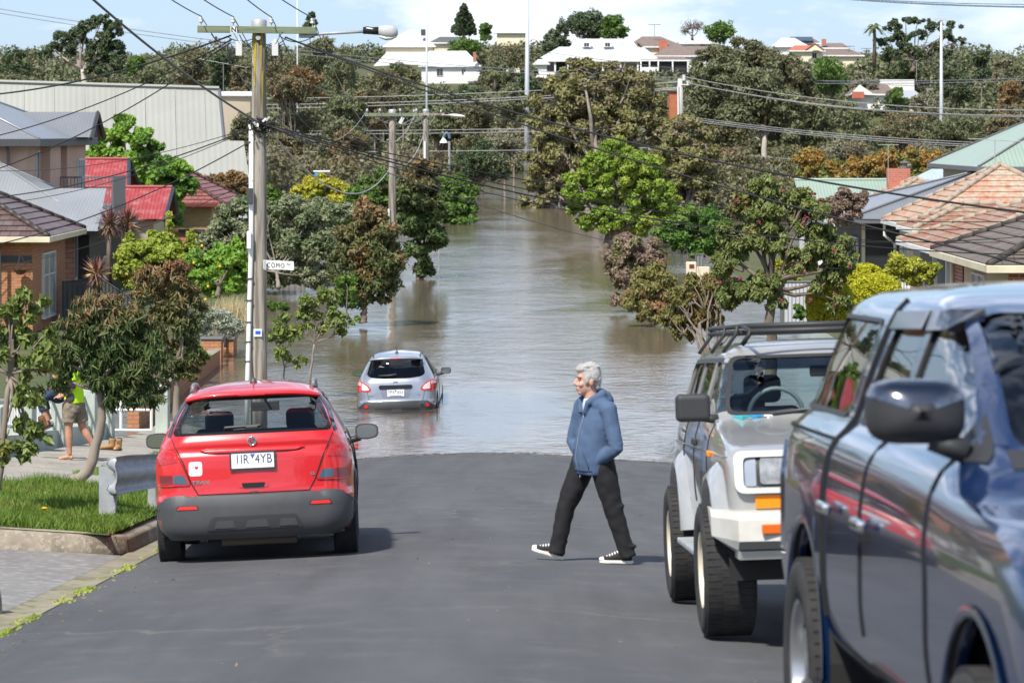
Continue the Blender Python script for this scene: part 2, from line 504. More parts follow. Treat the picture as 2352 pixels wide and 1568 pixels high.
struct(sheet(lin(-3.67, -5.92, 8), lin(34.6, 39, 16), lambda x, y: verge_z(x, y) - .15 * smoothstep(5.6, 3.6, abs(x)) * smoothstep(34.7, 35.5, y) * smoothstep(38.9, 38.1, y) + .012).build('driveway', m_conc, smooth=True))
# footpath in bays with open joints
fp = MB()
y = 26.6
while y < 72:
 y2 = y + 1.5
 g = .012
 jit = random.uniform(-.008, .008)
 xs4 = (-5.93, -7.5)
 q = [(xs4[0], y + g), (xs4[0], y2 - g), (xs4[1], y2 - g), (xs4[1], y + g)]
 fp.add([(x, yy, verge_z(x, yy) + .012 + jit) for x, yy in q] + [(x, yy, verge_z(x, yy) - .1) for x, yy in q],
  [(0, 1, 2, 3), (4, 5, 1, 0), (5, 6, 2, 1), (6, 7, 3, 2), (7, 4, 0, 3)])
 y = y2
o = fp.build('footpath', m_conc, bevel=.01)
struct(o)
for (ya, yb) in ((26.76, 35.15), (38.35, 72)):
 struct(sheet(lin(-3.8, -5.95, 10), lin(ya, yb, int(yb - ya)), verge_z).build('nature_strip', m_grass, smooth=True))
struct(sheet(lin(3.8, 7.6, 10), lin(-12, 72, 60), verge_z).build('nature_strip', m_grass, smooth=True))
# ------ flood water
m, nt, b, out = newmat('flood water')
vec = coords(nt, 'Object')
stir = noise(nt, coords(nt, 'Object', (1, .55, 1)), .16, 4, .6, .6)
b.inputs['Base Color'].default_value = (.17, .122, .066, 1)
nt.links.new(mixc(nt, ramp(nt, noise(nt, vec, .12, 4), .35, .7), (.17, .14, .105), (.13, .105, .075)), b.inputs['Base Color'])
b.inputs['Roughness'].default_value = .09; b.inputs['IOR'].default_value = 1.5; b.inputs['Specular IOR Level'].default_value = .5
r1 = noise(nt, coords(nt, 'Object', (.8, 1.1, 1), (0, 0, .25)), 3.6, 3, .5, .4)
r2 = noise(nt, coords(nt, 'Object', (.8, 1.1, 1), (0, 0, -.2)), 9.0, 3, .55, .2)
r3 = noise(nt, vec, .7, 2, .5)
hh = math_(nt, 'ADD', math_(nt, 'MULTIPLY', r1, 1.0), math_(nt, 'ADD', math_(nt, 'MULTIPLY', r2, .35), math_(nt, 'MULTIPLY', r3, 1.4)))
amp = ramp(nt, stir, .34, .62)
hm = math_(nt, 'MULTIPLY', hh, math_(nt, 'ADD', math_(nt, 'MULTIPLY', amp, .8), .16))
nt.links.new(bump(nt, hm, 1.0, .021), b.inputs['Normal'])
m_water = m
wat = sheet(lin(-900, -60, 10)[:-1] + lin(-60, 60, 24)[:-1] + lin(60, 900, 10), lin(46, 470, 60), lambda x, y: 0.0)
struct(wat.build('water', m_water, smooth=True))
# ------ foliage
RNG = np.random.default_rng(11)
def unit(n, rng, zb=0.0):
 v = rng.normal(size=(n, 3)); v[:, 2] += zb
 return v / (np.linalg.norm(v, axis=1, keepdims=True) + 1e-9)
def leaf_mesh(name, cen, axis, nrm, L, W, fold=0):
 """one small lens-shaped leaf per row"""
 n = len(cen)
 axis = axis / (np.linalg.norm(axis, axis=1, keepdims=True) + 1e-9)
 side = np.cross(nrm, axis)
 side /= (np.linalg.norm(side, axis=1, keepdims=True) + 1e-9)
 up = np.cross(axis, side)
 L = np.asarray(L).reshape(-1, 1); W = np.asarray(W).reshape(-1, 1)
 if not fold:
  co = np.stack([cen - axis * L / 2, cen + side * W / 2 - axis * L * .08, cen + axis * L / 2, cen - side * W / 2 - axis * L * .08], 1)
  faces = np.arange(n * 4).reshape(n, 4); k = 4
 else:
  # pointed leaf folded along its midrib, tip drooping
  b = cen - axis * L / 2; t = cen + axis * L / 2 - up * L * .1
  m1 = cen - axis * L * .12 + up * W * .02
  l1 = m1 + side * W / 2 + up * W * .16; r1 = m1 - side * W / 2 + up * W * .16
  l2 = cen + axis * L * .2 + side * W * .33 + up * W * .05 - up * L * .02; r2 = cen + axis * L * .2 - side * W * .33 + up * W * .05 - up * L * .02
  co = np.stack([b, l1, l2, t, r2, r1], 1); k = 6
  o = (np.arange(n) * 6)[:, None]
  faces = np.concatenate([o + np.array([[0, 1, 2, 3]]), o + np.array([[0, 3, 4, 5]])], 0)
 me = bpy.data.meshes.new(name)
 co = co.reshape(-1, 3)
 me.vertices.add(len(co)); me.vertices.foreach_set('co', co.astype(np.float32).ravel())
 nf = len(faces)
 me.loops.add(nf * 4); me.loops.foreach_set('vertex_index', faces.astype(np.int32).ravel())
 me.polygons.add(nf); me.polygons.foreach_set('loop_start', np.arange(0, nf * 4, 4, dtype=np.int32))
 me.update(calc_edges=True); me.validate()
 return me
def crown(blobs, n, L, W, rng, ncl=14, crs=(.24, .4), droop=0., fold=0, shell=.5, zb=.25, flat=.8, jit=.28, lv=.35):
 """leaves gathered in tufts over the outer parts of several leafy masses; returns leaf arrays and tuft centres"""
 n = n * (1.45 if fold else 1.8); L = L * 1.08; W = W * 1.3
 C = []; A = []; N = []; tips = []
 vol = [(r[0] * r[1] * r[2]) ** .66 for c, r in blobs]; tot = sum(vol)
 for (c, r), vv in zip(blobs, vol):
  c = np.array(c); r = np.array(r)
  nc = max(5, int(ncl * (.6 + .4 * len(blobs) * vv / tot)))
  d = unit(nc, rng, zb * .6)
  rad = shell + (1 - shell) * rng.random((nc, 1)) ** .6
  cc = c + d * r * rad * .92
  tips += list(cc)
  nl = max(8, int(n * vv / tot / nc))
  cr = rng.uniform(crs[0], crs[1], nc) * (1.22 if .16 < crs[0] < .275 and not fold else 1) * (r[0] * r[1] * r[2]) ** (1 / 3)
  k = nc * nl
  u = unit(k, rng, zb)
  ccr = np.repeat(cc, nl, 0); crr = np.repeat(cr, nl)[:, None]
  dep = (.35 + .65 * rng.random((k, 1)) ** .55)
  pos = ccr + u * crr * dep * np.array([1, 1, flat])
  nn_ = u + rng.normal(size=(k, 3)) * jit + np.array([0, 0, .35])
  nn_ /= np.linalg.norm(nn_, axis=1, keepdims=True)
  ax = rng.normal(size=(k, 3)) + u * .5
  ax[:, 2] -= droop * (1 + rng.random(k))
  C.append(pos); A.append(ax); N.append(nn_)
 C = np.concatenate(C); A = np.concatenate(A); N = np.concatenate(N)
 s = 1 + lv * (rng.random(len(C)) * 2 - 1)
 return C, A, N, L * s, W * s, tips
m_bark = mat('grey brown bark', (.19, .15, .115), .95, col2=(.10, .075, .055), ns=6, stretch=(1, 1, .25), bs=26, bst=.7, bd=.02)
m_palebark = mat('pale gum bark', (.27, .225, .185), .85, col2=(.17, .135, .105), ns=2.4, stretch=(1, 1, .3), lo=.42, hi=.66, bs=20, bst=.3)
m_palepale = mat('white gum bark', (.5, .46, .4), .85, col2=(.3, .25, .2), ns=1.2, stretch=(1, 1, .3))
m_greytwig = mat('grey twigs', (.27, .235, .2), .9, col2=(.17, .14, .115), ns=4)
def limb(mb, a, b, r0, r1, n=7, bend=.12, rng=None, seg=6, sag=0):
 a = V(a); b = V(b); d = b - a; L = d.length
 if L < 1e-4: return
 off1 = V(rng.normal(size=3)) * L * bend; off2 = V(rng.normal(size=3)) * L * bend
 pts = []; rs = []
 for i in range(seg + 1):
  t = i / seg
  p = a + d * t + off1 * (t * (1 - t) * 2) + off2 * (sin(pi * 2 * t) * .4)
  p.z -= sag * L * (t * (1 - t))
  pts.append(p); rs.append(r0 + (r1 - r0) * t ** .8)
 mb.tube(pts, rs, n)
def tree(name, label, cat, foot, blobs, n, L, W, lm, bark=None, r=.1, seed=0, group=None, fork=None, twigs=10, trunk_name='trunk', lean=None,
  second=None, twig_r=.2, bare=0, **kw):
 """tapered trunk, a limb to every leafy mass, twigs to the tufts, and the crown"""
 rng = np.random.default_rng(seed + 101)
 t = thing(name, label, cat, foot, group=group)
 foot = V(foot)
 C, A, N, LL, WW, tips = crown(blobs, n, L, W, rng, **kw)
 me = leaf_mesh('crown', C, A, N, LL, WW, kw.get('fold', 0))
 link('crown', me, lm, t)
 if bark is not None:
  mb = MB()
  cs = [V(c) for c, _ in blobs]
  mean = sum(cs, V()) / len(cs)
  low = min(c.z - rr[2] for (c, rr) in [(V(c), rr) for c, rr in blobs])
  fk = V(fork) if fork is not None else foot.lerp(mean, .45)
  if fork is None: fk.z = max(foot.z + .3 * (mean.z - foot.z), min(low, mean.z))
  ln = V(lean) if lean is not None else V((0, 0, 0))
  pts = []; rs = []
  for i in range(9):
   u = i / 8
   p = foot.lerp(fk, u) + ln * (4 * u * (1 - u)) + V(rng.normal(size=3)) * r * .25 * (u * (1 - u) * 4)
   pts.append(p); rs.append(r * (1.25 - .5 * u) if i else r * 1.5)
  mb.tube(pts, rs, 10)
  for c, rr in blobs:
   limb(mb, fk, V(c) + V((0, 0, .2 * rr[2])), r * .62, r * .16, 6, .1, rng)
  tp = [tips[i] for i in rng.permutation(len(tips))[:twigs]]
  for q in tp:
   q = V(q); cb = min(cs, key=lambda c: (c - q).length)
   limb(mb, cb.lerp(fk, .3), q, r * twig_r, r * .06, 5, .12, rng, 5)
  for i in range(bare):
   c, rr = blobs[int(rng.integers(len(blobs)))]
   d = V(unit(1, rng, .2)[0])
   a = V(c) + V((d.x * rr[0], d.y * rr[1], d.z * rr[2])) * .2
   q = V(c) + V((d.x * rr[0], d.y * rr[1] , d.z * rr[2])) * rng.uniform(.9, 1.08)
   limb(mb, a, q, r * twig_r, r * .05, 4, .15, rng, 5)
  mb.build(trunk_name, bark, t, smooth=True)
 return t
def vb(lst, D, dep=1.0, rng=None):
 """leafy masses sighted as (vx, vy, half width, half height[, further by]) at distance D"""
 out = []
 for k, b in enumerate(lst):
  d = D + (b[4] if len(b) > 4 else 0)
  s = d / FV
  c = P(b[0], b[1], d)
  rx = b[2] * s; rz = b[3] * s
  out.append((c, (rx, min(rx, rz * 1.2) * dep, rz)))
 return out
# leaf colours
lm_gum_red = leafmat('gum leaves flushed red', (.04, .055, .018), (.085, .098, .034), (.15, .075, .035), .55, .7, 1.3, .25, top=(.20, .105, .055), toplo=.66, tophi=1.1)
lm_gum_dark = leafmat('dark gum leaves', (.03, .052, .014), (.064, .094, .03), (.09, .075, .03), .6, .76, 1.2, .25, top=(.15, .095, .05), toplo=.7, tophi=1.0)
lm_gum_fresh = leafmat('fresh gum leaves', (.07, .105, .024), (.135, .165, .045), (.21, .18, .05), .58, .72, 2.2, .3)
lm_gum_right = leafmat('flowering gum leaves', (.07, .095, .026), (.135, .15, .048), (.15, .08, .032), .58, .7, 1.4, .28)
lm_gum_olive = leafmat('olive gum leaves', (.07, .078, .022), (.15, .135, .045), (.17, .09, .045), .52, .68, 1.1, .28)
lm_purple = leafmat('purple brown leaves', (.10, .075, .055), (.185, .13, .1), (.10, .1, .035), .5, .65, 1.5, .25)
lm_bright = leafmat('bright yellow green leaves', (.085, .14, .016), (.16, .225, .034), (.22, .25, .045), .5, .68, .9, .35)
lm_lemon = leafmat('lemon hedge leaves', (.115, .165, .02), (.24, .27, .045), (.33, .32, .075), .52, .68, .9, .35)
lm_plane = leafmat('fresh spring leaves', (.085, .17, .024), (.17, .27, .04), (.06, .12, .025), .5, .64, .6, .35)
lm_shiny = leafmat('deep green leaves', (.032, .078, .014), (.075, .135, .024), (.11, .16, .035), .52, .66, 1.2, .3)
lm_silver = leafmat('grey green leaves', (.095, .115, .06), (.19, .205, .12), (.06, .09, .035), .5, .66, .7, .28)
lm_sage = leafmat('silver leaves', (.16, .18, .13), (.26, .27, .215), (.11, .13, .08), .52, .66, 2.5, .2)
lm_fig = leafmat('fig leaves', (.075, .08, .026), (.17, .16, .065), (.12, .10, .06), .5, .62, .42, .22)
lm_hillA = leafmat('brown green bush', (.06, .062, .03), (.11, .105, .055), (.125, .09, .048), .5, .66, .16, .2)
lm_hillB = leafmat('olive bush', (.06, .07, .034), (.11, .12, .06), (.08, .075, .04), .5, .64, .16, .2)
lm_hillC = leafmat('grey bush', (.085, .088, .055), (.165, .16, .105), (.11, .09, .055), .5, .64, .16, .2)
lm_hillD = leafmat('rusty bush', (.09, .06, .026), (.165, .105, .045), (.10, .078, .036), .5, .64, .2, .2)
lm_darkev = leafmat('dark evergreen', (.022, .036, .016), (.055, .075, .032), (.07, .07, .038), .55, .7, .3, .12)
lm_midgreen = leafmat('mid green', (.035, .075, .014), (.085, .14, .028), (.055, .085, .02), .5, .65, .3, .25)
lm_orange = leafmat('orange autumn leaves', (.17, .095, .028), (.24, .155, .042), (.11, .12, .032), .47, .56, .55, .3)
lm_yellow = leafmat('yellow green shrub', (.19, .19, .02), (.34, .31, .04), (.12, .16, .02), .52, .66, .8, .3)
lm_topiary = leafmat('clipped golden conifer', (.19, .19, .010), (.36, .33, .02), (.10, .13, .012), .55, .75, 1.1, .25)
lm_goldbush = leafmat('golden green leaves', (.13, .15, .016), (.30, .29, .04), (.09, .13, .02), .52, .66, 1.3, .3)
lm_cord = leafmat('purple cordyline blades', (.075, .035, .035), (.16, .08, .07), None, trans=.1)
lm_corddead = leafmat('dry cordyline blades', (.28, .17, .07), (.40, .25, .10), None, trans=.1)
lm_drygrass = leafmat('dry grass blades', (.30, .22, .12), (.42, .32, .19), None, trans=.2)
lm_blade = leafmat('grass blades', (.048, .092, .012), (.105, .16, .024), (.15, .15, .04), .55, .7, 1.1, .3)
lm_palm = leafmat('palm fronds', (.06, .075, .03), (.12, .13, .055), None, trans=.2)
# ---- street gums on the left
tree('gum_tree', 'young gum with a bent leaning trunk and red tipped crown before the hi-vis person', 'tree', P(163, 1118, 35.5), vb([
 (232, 705, 62, 40), (175, 745, 48, 40), (300, 745, 55, 45), (225, 790, 85, 55), (178, 812, 48, 40), (148, 838, 34, 34), (142, 880, 28, 26), (122, 800, 30, 40), (330, 800, 50, 50), (290, 850, 90, 60), (232, 860, 45, 40), (320, 905, 55, 40), (245, 905, 40, 40)], 35.5),
 6500, .125, .019, lm_gum_dark, m_palebark, .062, 1, fork=P(228, 890, 35.5), lean=(.16, 0, -.12), droop=1.1, fold=1, ncl=20, crs=(.26, .44), twigs=30)
tree('gum_tree', 'broad leaved young gum tree at the left picture edge, hanging branches over the pale fence', 'tree', P(-22, 1290, 29.5), vb([
 (15, 700, 40, 30), (65, 710, 50, 38), (100, 780, 42, 45), (30, 790, 55, 55), (92, 845, 45, 42), (72, 915, 42, 38), (60, 985, 50, 30), (20, 1040, 45, 28), (75, 1015, 35, 28), (-40, 800, 60, 80)], 29.5),
 1700, .105, .036, lm_gum_fresh, m_palebark, .036, 2, fork=P(22, 860, 29.5), droop=.7, fold=1, ncl=9, crs=(.28, .5), twigs=30, twig_r=.28)
tree('gum_tree', 'rusty topped gum tree on the nature strip behind the bent leaning tree', 'tree', P(408, 1015, 45.5), vb([
 (385, 660, 60, 42), (340, 700, 50, 45), (430, 705, 45, 50), (395, 760, 70, 50), (430, 815, 40, 40), (350, 640, 40, 30), (405, 615, 32, 22), (390, 850, 35, 28), (440, 850, 30, 22), (365, 900, 30, 28)], 45.5),
 6800, .11, .021, lm_gum_red, m_palebark, .055, 3, fork=P(402, 850, 45.5), droop=.6, fold=1, ncl=16, crs=(.28, .46), twigs=26)
# saplings beside the pole
tree('sapling', 'small pale leaved sapling standing in flood water just right of the big wooden pole', 'sapling', P(648, 905, 62), vb([
 (655, 745, 30, 24), (635, 775, 22, 20), (675, 775, 20, 18), (645, 815, 25, 20), (690, 830, 14, 14)], 62), 420, .14, .055, lm_gum_fresh, m_greytwig, .022, 4,
 droop=.5, fold=1, ncl=7, crs=(.3, .55), twigs=14, twig_r=.4)
tree('sapling', 'taller pale leaved sapling standing in flood water left of the silver car', 'sapling', P(708, 892, 66), vb([
 (725, 685, 34, 24), (760, 690, 30, 26), (708, 720, 26, 24), (770, 735, 24, 26), (735, 740, 30, 26), (775, 770, 20, 20), (700, 760, 16, 16)], 66), 800, .14, .055, lm_gum_fresh, m_greytwig, .028, 5,
 droop=.5, fold=1, ncl=8, crs=(.3, .5), twigs=20, twig_r=.4)
tree('gum_tree', 'red flushed flooded gum tree left of the road above the silver car', 'tree', P(835, 742, 91), vb([
 (835, 490, 45, 35), (870, 540, 55, 40), (800, 545, 30, 35), (850, 590, 75, 45), (900, 600, 30, 35), (800, 630, 38, 38), (860, 645, 65, 40), (820, 680, 50, 28), (885, 680, 25, 20), (770, 600, 22, 24, -1)], 91),
 10500, .15, .05, lm_gum_red, m_bark, .10, 6, ncl=17, crs=(.26, .42), droop=.5, twigs=18)
tree('sapling', 'thin leafy sapling in flood water left of the red flushed flooded gum', 'sapling', P(798, 752, 88), vb([
 (795, 655, 26, 25), (800, 690, 24, 20), (785, 675, 20, 18), (812, 735, 18, 9), (795, 745, 16, 6)], 88), 900, .16, .06, lm_shiny, m_greytwig, .04, 7, ncl=8, crs=(.3, .5), fold=0, twigs=8)
tree('gum_tree', 'dark olive gum tree standing in the flood behind the second wooden pole', 'tree', P(960, 645, 121), vb([
 (975, 400, 42, 35), (965, 450, 60, 45), (1000, 480, 30, 40), (950, 520, 45, 40), (985, 545, 40, 35), (960, 590, 38, 38), (920, 480, 30, 40), (975, 620, 22, 18)], 121),
 12000, .2, .07, lm_gum_dark, m_bark, .12, 8, ncl=16, crs=(.26, .42), twigs=10)
tree('bush', 'rounded bright green bush rising from the flood left of the channel', 'bush', P(1060, 518, 193), vb([
 (1050, 430, 35, 28), (1075, 450, 30, 30), (1040, 470, 35, 30), (1065, 490, 38, 28), (1030, 440, 28, 40), (1030, 505, 22, 15)], 193),
 9000, .26, .09, lm_midgreen, None, 0, 9, ncl=18, crs=(.24, .38))
# ---- right bank
tree('gum_tree', 'purple brown leaved gum drooping into the flood right of the channel', 'tree', P(1475, 690, 98), vb([
 (1450, 570, 45, 28), (1420, 605, 32, 30), (1490, 600, 40, 35), (1440, 640, 45, 28), (1430, 625, 40, 30), (1500, 570, 25, 25), (1420, 690, 18, 18), (1480, 660, 40, 30)], 98),
 8000, .17, .055, lm_purple, m_bark, .1, 10, ncl=15, crs=(.26, .42), droop=.5, twigs=14)
tree('gum_tree', 'leafy olive gum trailing in the flood in front of the purple brown gum', 'tree', P(1510, 745, 91), vb([
 (1500, 640, 42, 38), (1470, 690, 40, 32), (1530, 680, 38, 42), (1500, 715, 40, 28), (1545, 720, 28, 26)], 91),
 7000, .16, .05, lm_gum_olive, m_bark, .09, 11, ncl=16, crs=(.27, .44), droop=.8, twigs=10)
tree('gum_tree', 'spreading fork trunked gum tree at the right water edge behind the silver off-roader', 'tree', P(1632, 892, 64), vb([
 (1610, 655, 50, 32), (1560, 690, 45, 32), (1650, 690, 40, 30), (1545, 735, 36, 30), (1600, 730, 45, 28), (1570, 765, 32, 20), (1660, 650, 30, 24), (1640, 740, 30, 18)], 66),
 6500, .12, .038, lm_gum_olive, m_bark, .085, 12, fork=P(1632, 845, 64), ncl=15, crs=(.27, .46), droop=.9, fold=1, twigs=40, twig_r=.3, bare=16)
tree('gum_tree', 'large flowering gum with a broad red tinted crown before the right houses', 'tree', P(1768, 895, 60), vb([
 (1755, 430, 42, 34), (1720, 480, 55, 36), (1800, 480, 50, 40), (1700, 540, 60, 40), (1860, 500, 45, 45), (1760, 545, 50, 40), (1900, 560, 60, 42), (1680, 610, 45, 36), (1930, 595, 45, 36),
 (1830, 600, 50, 32), (1745, 660, 60, 34), (1690, 680, 45, 38), (1900, 650, 40, 32), (1930, 700, 30, 22), (1780, 700, 30, 22), (1840, 455, 32, 28)], 60, .9),
 20000, .115, .042, lm_gum_right, m_bark, .11, 13, fork=P(1770, 655, 60), ncl=15, crs=(.28, .46), droop=.8, fold=1, twigs=40, twig_r=.24, bare=20)
tree('fig_tree', 'bright yellow green rounded tree with two dark trunks standing in the flood', 'tree', P(1385, 577, 153), vb([
 (1420, 350, 42, 32), (1370, 380, 50, 34), (1470, 380, 48, 36), (1330, 430, 45, 38), (1410, 420, 60, 36), (1500, 430, 45, 40), (1530, 450, 32, 32), (1350, 475, 50, 32), (1430, 475, 60, 36), (1500, 490, 50, 34),
 (1390, 515, 50, 24), (1345, 510, 32, 18), (1470, 520, 36, 20)], 153, 1.1),
 26000, .22, .09, lm_bright, m_bark, .24, 14, ncl=22, crs=(.2, .34), twigs=8)
tree('camphor_tree', 'rounded deep green tree right of the bright yellow green tree', 'tree', P(1610, 590, 130), vb([
 (1600, 490, 42, 28), (1570, 515, 34, 30), (1640, 510, 40, 30), (1600, 540, 55, 36), (1565, 555, 30, 24), (1650, 545, 30, 32), (1610, 570, 45, 22)], 130),
 12000, .2, .08, lm_shiny, m_bark, .16, 15, ncl=20, crs=(.22, .36), twigs=4)
tree('fig_tree', 'dark spreading tree behind the bright yellow green tree, shading the water', 'tree', P(1530, 575, 160), vb([
 (1530, 490, 40, 30), (1545, 530, 30, 26), (1520, 540, 26, 24)], 160), 5000, .22, .08, lm_shiny, m_bark, .2, 16, ncl=16, crs=(.24, .38), twigs=3)
tree('fig_tree', 'huge broad domed fig tree with grey bare branches above the flooded street end', 'tree', P(1400, 600, 232), vb([
 (1370, 190, 90, 45), (1290, 230, 70, 55), (1450, 220, 70, 50), (1260, 300, 60, 60), (1360, 270, 100, 60), (1470, 290, 70, 60), (1310, 350, 80, 55), (1400, 340, 60, 50), (1240, 380, 45, 55), (1500, 240, 30, 55),
 (1245, 440, 50, 45), (1210, 470, 28, 25), (1290, 440, 50, 40), (1330, 160, 50, 25), (1430, 165, 45, 25)], 236, .9),
 34000, .33, .13, lm_fig, m_greytwig, .5, 17, ncl=20, crs=(.2, .34), twigs=40, bare=170, twig_r=.16)
tree('fig_tree', 'smaller domed olive tree between the huge domed fig and the pale trunked gum', 'tree', P(1580, 560, 205), vb([
 (1580, 300, 50, 35), (1540, 340, 45, 40), (1620, 340, 40, 45), (1580, 370, 60, 45), (1540, 410, 40, 40), (1610, 410, 45, 45), (1580, 450, 60, 40)], 205),
 15000, .3, .11, lm_fig, m_greytwig, .3, 18, ncl=18, crs=(.22, .36), twigs=16, bare=60, twig_r=.16)
tree('gum_tree', 'tall wide gum with a pale forked trunk right of the concrete power pole', 'tree', P(1745, 470, 284), vb([
 (1690, 120, 70, 30), (1640, 150, 50, 40), (1750, 160, 80, 50), (1820, 180, 50, 50), (1640, 200, 60, 45), (1720, 220, 80, 50), (1610, 260, 50, 50), (1680, 290, 70, 45), (1790, 240, 60, 50), (1850, 230, 40, 50),
 (1620, 330, 60, 45), (1820, 300, 60, 45), (1740, 330, 40, 30, 12), (1880, 290, 40, 40), (1740, 200, 60, 50, -8), (1700, 260, 50, 40, -8), (1800, 250, 50, 40, -8)], 284, .9),
 42000, .42, .13, lm_hillB, m_palepale, .34, 19, fork=P(1758, 300, 284), ncl=24, crs=(.26, .44), twigs=26, twig_r=.14)
# ---- left gardens
tree('plane_tree', 'fresh bright green spring tree behind the pink two storey house and red roofs', 'tree', P(330, 560, 128), vb([
 (290, 300, 30, 32), (250, 330, 45, 40), (320, 330, 40, 36), (220, 390, 45, 45), (290, 390, 60, 45), (360, 400, 50, 45), (400, 390, 40, 30), (370, 450, 50, 36), (300, 450, 50, 40), (390, 490, 35, 30), (430, 430, 26, 22), (276, 275, 14, 18), (355, 345, 20, 24)], 128),
 20000, .24, .12, lm_plane, m_bark, .16, 20, ncl=22, crs=(.2, .34), twigs=8)
tree('olive_tree', 'large grey green olive like tree filling the garden behind the wooden pole', 'tree', P(640, 660, 107), vb([
 (560, 490, 60, 40), (640, 480, 70, 36), (720, 490, 60, 40), (520, 540, 45, 45), (600, 550, 70, 45), (690, 560, 80, 50), (760, 540, 36, 50), (560, 600, 60, 36), (650, 620, 70, 36), (730, 630, 50, 32), (500, 600, 40, 30), (780, 490, 30, 30), (480, 570, 30, 40)], 109),
 44000, .16, .055, lm_silver, m_greytwig, .07, 21, ncl=30, crs=(.24, .38), droop=.0, twigs=14)
tree('lemon_tree', 'tall bright yellow green lemon hedge tree nearest the charcoal garden fence', 'tree', P(345, 690, 89), vb([
 (310, 590, 45, 40), (370, 580, 50, 45), (420, 590, 36, 40), (340, 640, 60, 36), (400, 650, 50, 36), (290, 630, 30, 30), (300, 555, 14, 26), (388, 520, 8, 36), (350, 545, 10, 24), (440, 550, 10, 24)], 90),
 13000, .15, .075, lm_lemon, m_bark, .07, 22, ncl=22, crs=(.2, .34), twigs=6)
tree('lemon_tree', 'bright green lemon tree with yellow fruit between the hedge and the wooden pole', 'tree', P(500, 680, 87), vb([
 (520, 600, 45, 40), (475, 620, 45, 42), (550, 630, 36, 45), (500, 660, 55, 30), (450, 600, 26, 26), (545, 575, 22, 26)], 88),
 9000, .15, .075, lm_plane, m_bark, .07, 23, ncl=22, crs=(.2, .34), twigs=5)
tree('wattle_tree', 'yellow green wattle tree beyond the grey green olive like tree', 'tree', P(745, 520, 165), vb([
 (740, 430, 45, 28), (710, 450, 40, 26), (780, 450, 36, 30), (745, 470, 55, 26), (720, 415, 20, 16)], 165), 6500, .25, .1, lm_yellow, m_bark, .12, 24, ncl=18, crs=(.22, .36), twigs=3)
tree('shrub', 'bushy dark green shrub between the wattle and the second wooden pole', 'shrub', P(850, 560, 160), vb([
 (835, 450, 45, 40), (880, 430, 40, 45), (860, 490, 60, 40), (800, 500, 40, 36), (620, 455, 26, 28)], 160), 9000, .25, .1, lm_midgreen, m_bark, .12, 25, ncl=18, crs=(.22, .36), twigs=3)
tree('shrub', 'rusty brown shrub beside the brown tiled house and the church end', 'shrub', P(500, 480, 150), vb([
 (480, 425, 45, 26), (530, 420, 40, 30), (430, 415, 36, 24), (510, 455, 50, 24), (555, 450, 28, 36)], 150), 6500, .2, .08, lm_hillD, m_greytwig, .1, 26, ncl=16, crs=(.24, .38), twigs=6)
tree('shrub', 'silver leaved garden shrub at the flood edge left of the wooden pole', 'shrub', P(500, 782, 77), vb([
 (500, 735, 45, 24), (460, 755, 30, 20), (535, 750, 28, 22), (500, 762, 50, 14), (480, 720, 22, 16)], 78), 5500, .09, .022, lm_sage, None, 0, 27, ncl=18, crs=(.24, .4), droop=-.4)
tree('hedge', 'small clipped green hedge behind the street name sign at the water edge', 'hedge', P(640, 655, 113), vb([
 (625, 636, 28, 18), (655, 640, 24, 16)], 113), 2800, .13, .06, lm_shiny, None, 0, 28, ncl=20, crs=(.3, .42))
tree('shrub', 'low dark green shrub in the water right of the wooden pole', 'shrub', P(635, 713, 99), vb([
 (625, 702, 24, 9), (648, 705, 18, 8)], 99), 1100, .12, .05, lm_shiny, None, 0, 29, ncl=12, crs=(.3, .45))
tree('shrub', 'low leafy green shrub under the rusty topped gum by the brick wall', 'shrub', P(440, 845, 70), vb([
 (430, 805, 32, 28), (455, 815, 22, 24), (405, 815, 22, 26), (440, 835, 26, 14)], 70), 2600, .1, .045, lm_shiny, None, 0, 30, ncl=14, crs=(.28, .42))
# ---- right gardens
for i, (x, y, rx, rz, D, lab) in enumerate([(1905, 690, 55, 55, 61, 'clipped golden conifer dome, leftmost of three'), (2012, 683, 66, 55, 62.5, 'clipped golden conifer dome, rightmost and most yellow of three'), (1985, 640, 50, 34, 65, 'clipped golden conifer dome behind the other two domes')]):
 s = D / FV
 tree('topiary', lab, 'topiary', P(x, y + rz, D), [(P(x, y, D), (rx * s, rx * s, rz * s)), (P(x, y + rz * .5, D), (rx * s * .98, rx * s, rz * s * .7))], 17000, .05, .02, lm_topiary, None, 0, 31 + i,
  ncl=420, crs=(.1, .15), shell=.98, flat=1, jit=.5)
tree('shrub', 'golden green leafy shrub in front of the orange tiled house', 'shrub', P(2090, 650, 66.5), vb([
 (2060, 605, 30, 22), (2095, 615, 36, 22), (2135, 620, 28, 20), (2060, 630, 34, 20), (2110, 640, 45, 14)], 66.5), 6000, .09, .045, lm_goldbush, m_greytwig, .03, 34, ncl=18, crs=(.24, .38), twigs=4)
tree('shrub', 'yellow green shrub by the pale slatted gate behind the large flowering gum', 'shrub', P(1805, 690, 68), vb([
 (1800, 620, 24, 28), (1815, 650, 22, 26), (1790, 665, 20, 22)], 68), 2400, .09, .045, lm_goldbush, m_greytwig, .03, 35, ncl=14, crs=(.26, .4), twigs=3)
tree('shrub', 'dry brown seed headed shrub before the grey roofed right house', 'shrub', P(1930, 520, 92), vb([
 (1940, 450, 24, 20), (1905, 475, 30, 22), (1950, 480, 36, 24), (1975, 455, 20, 20), (1930, 500, 36, 18)], 92), 5000, .11, .04, lm_purple, m_greytwig, .06, 36, ncl=16, crs=(.24, .4), twigs=10)
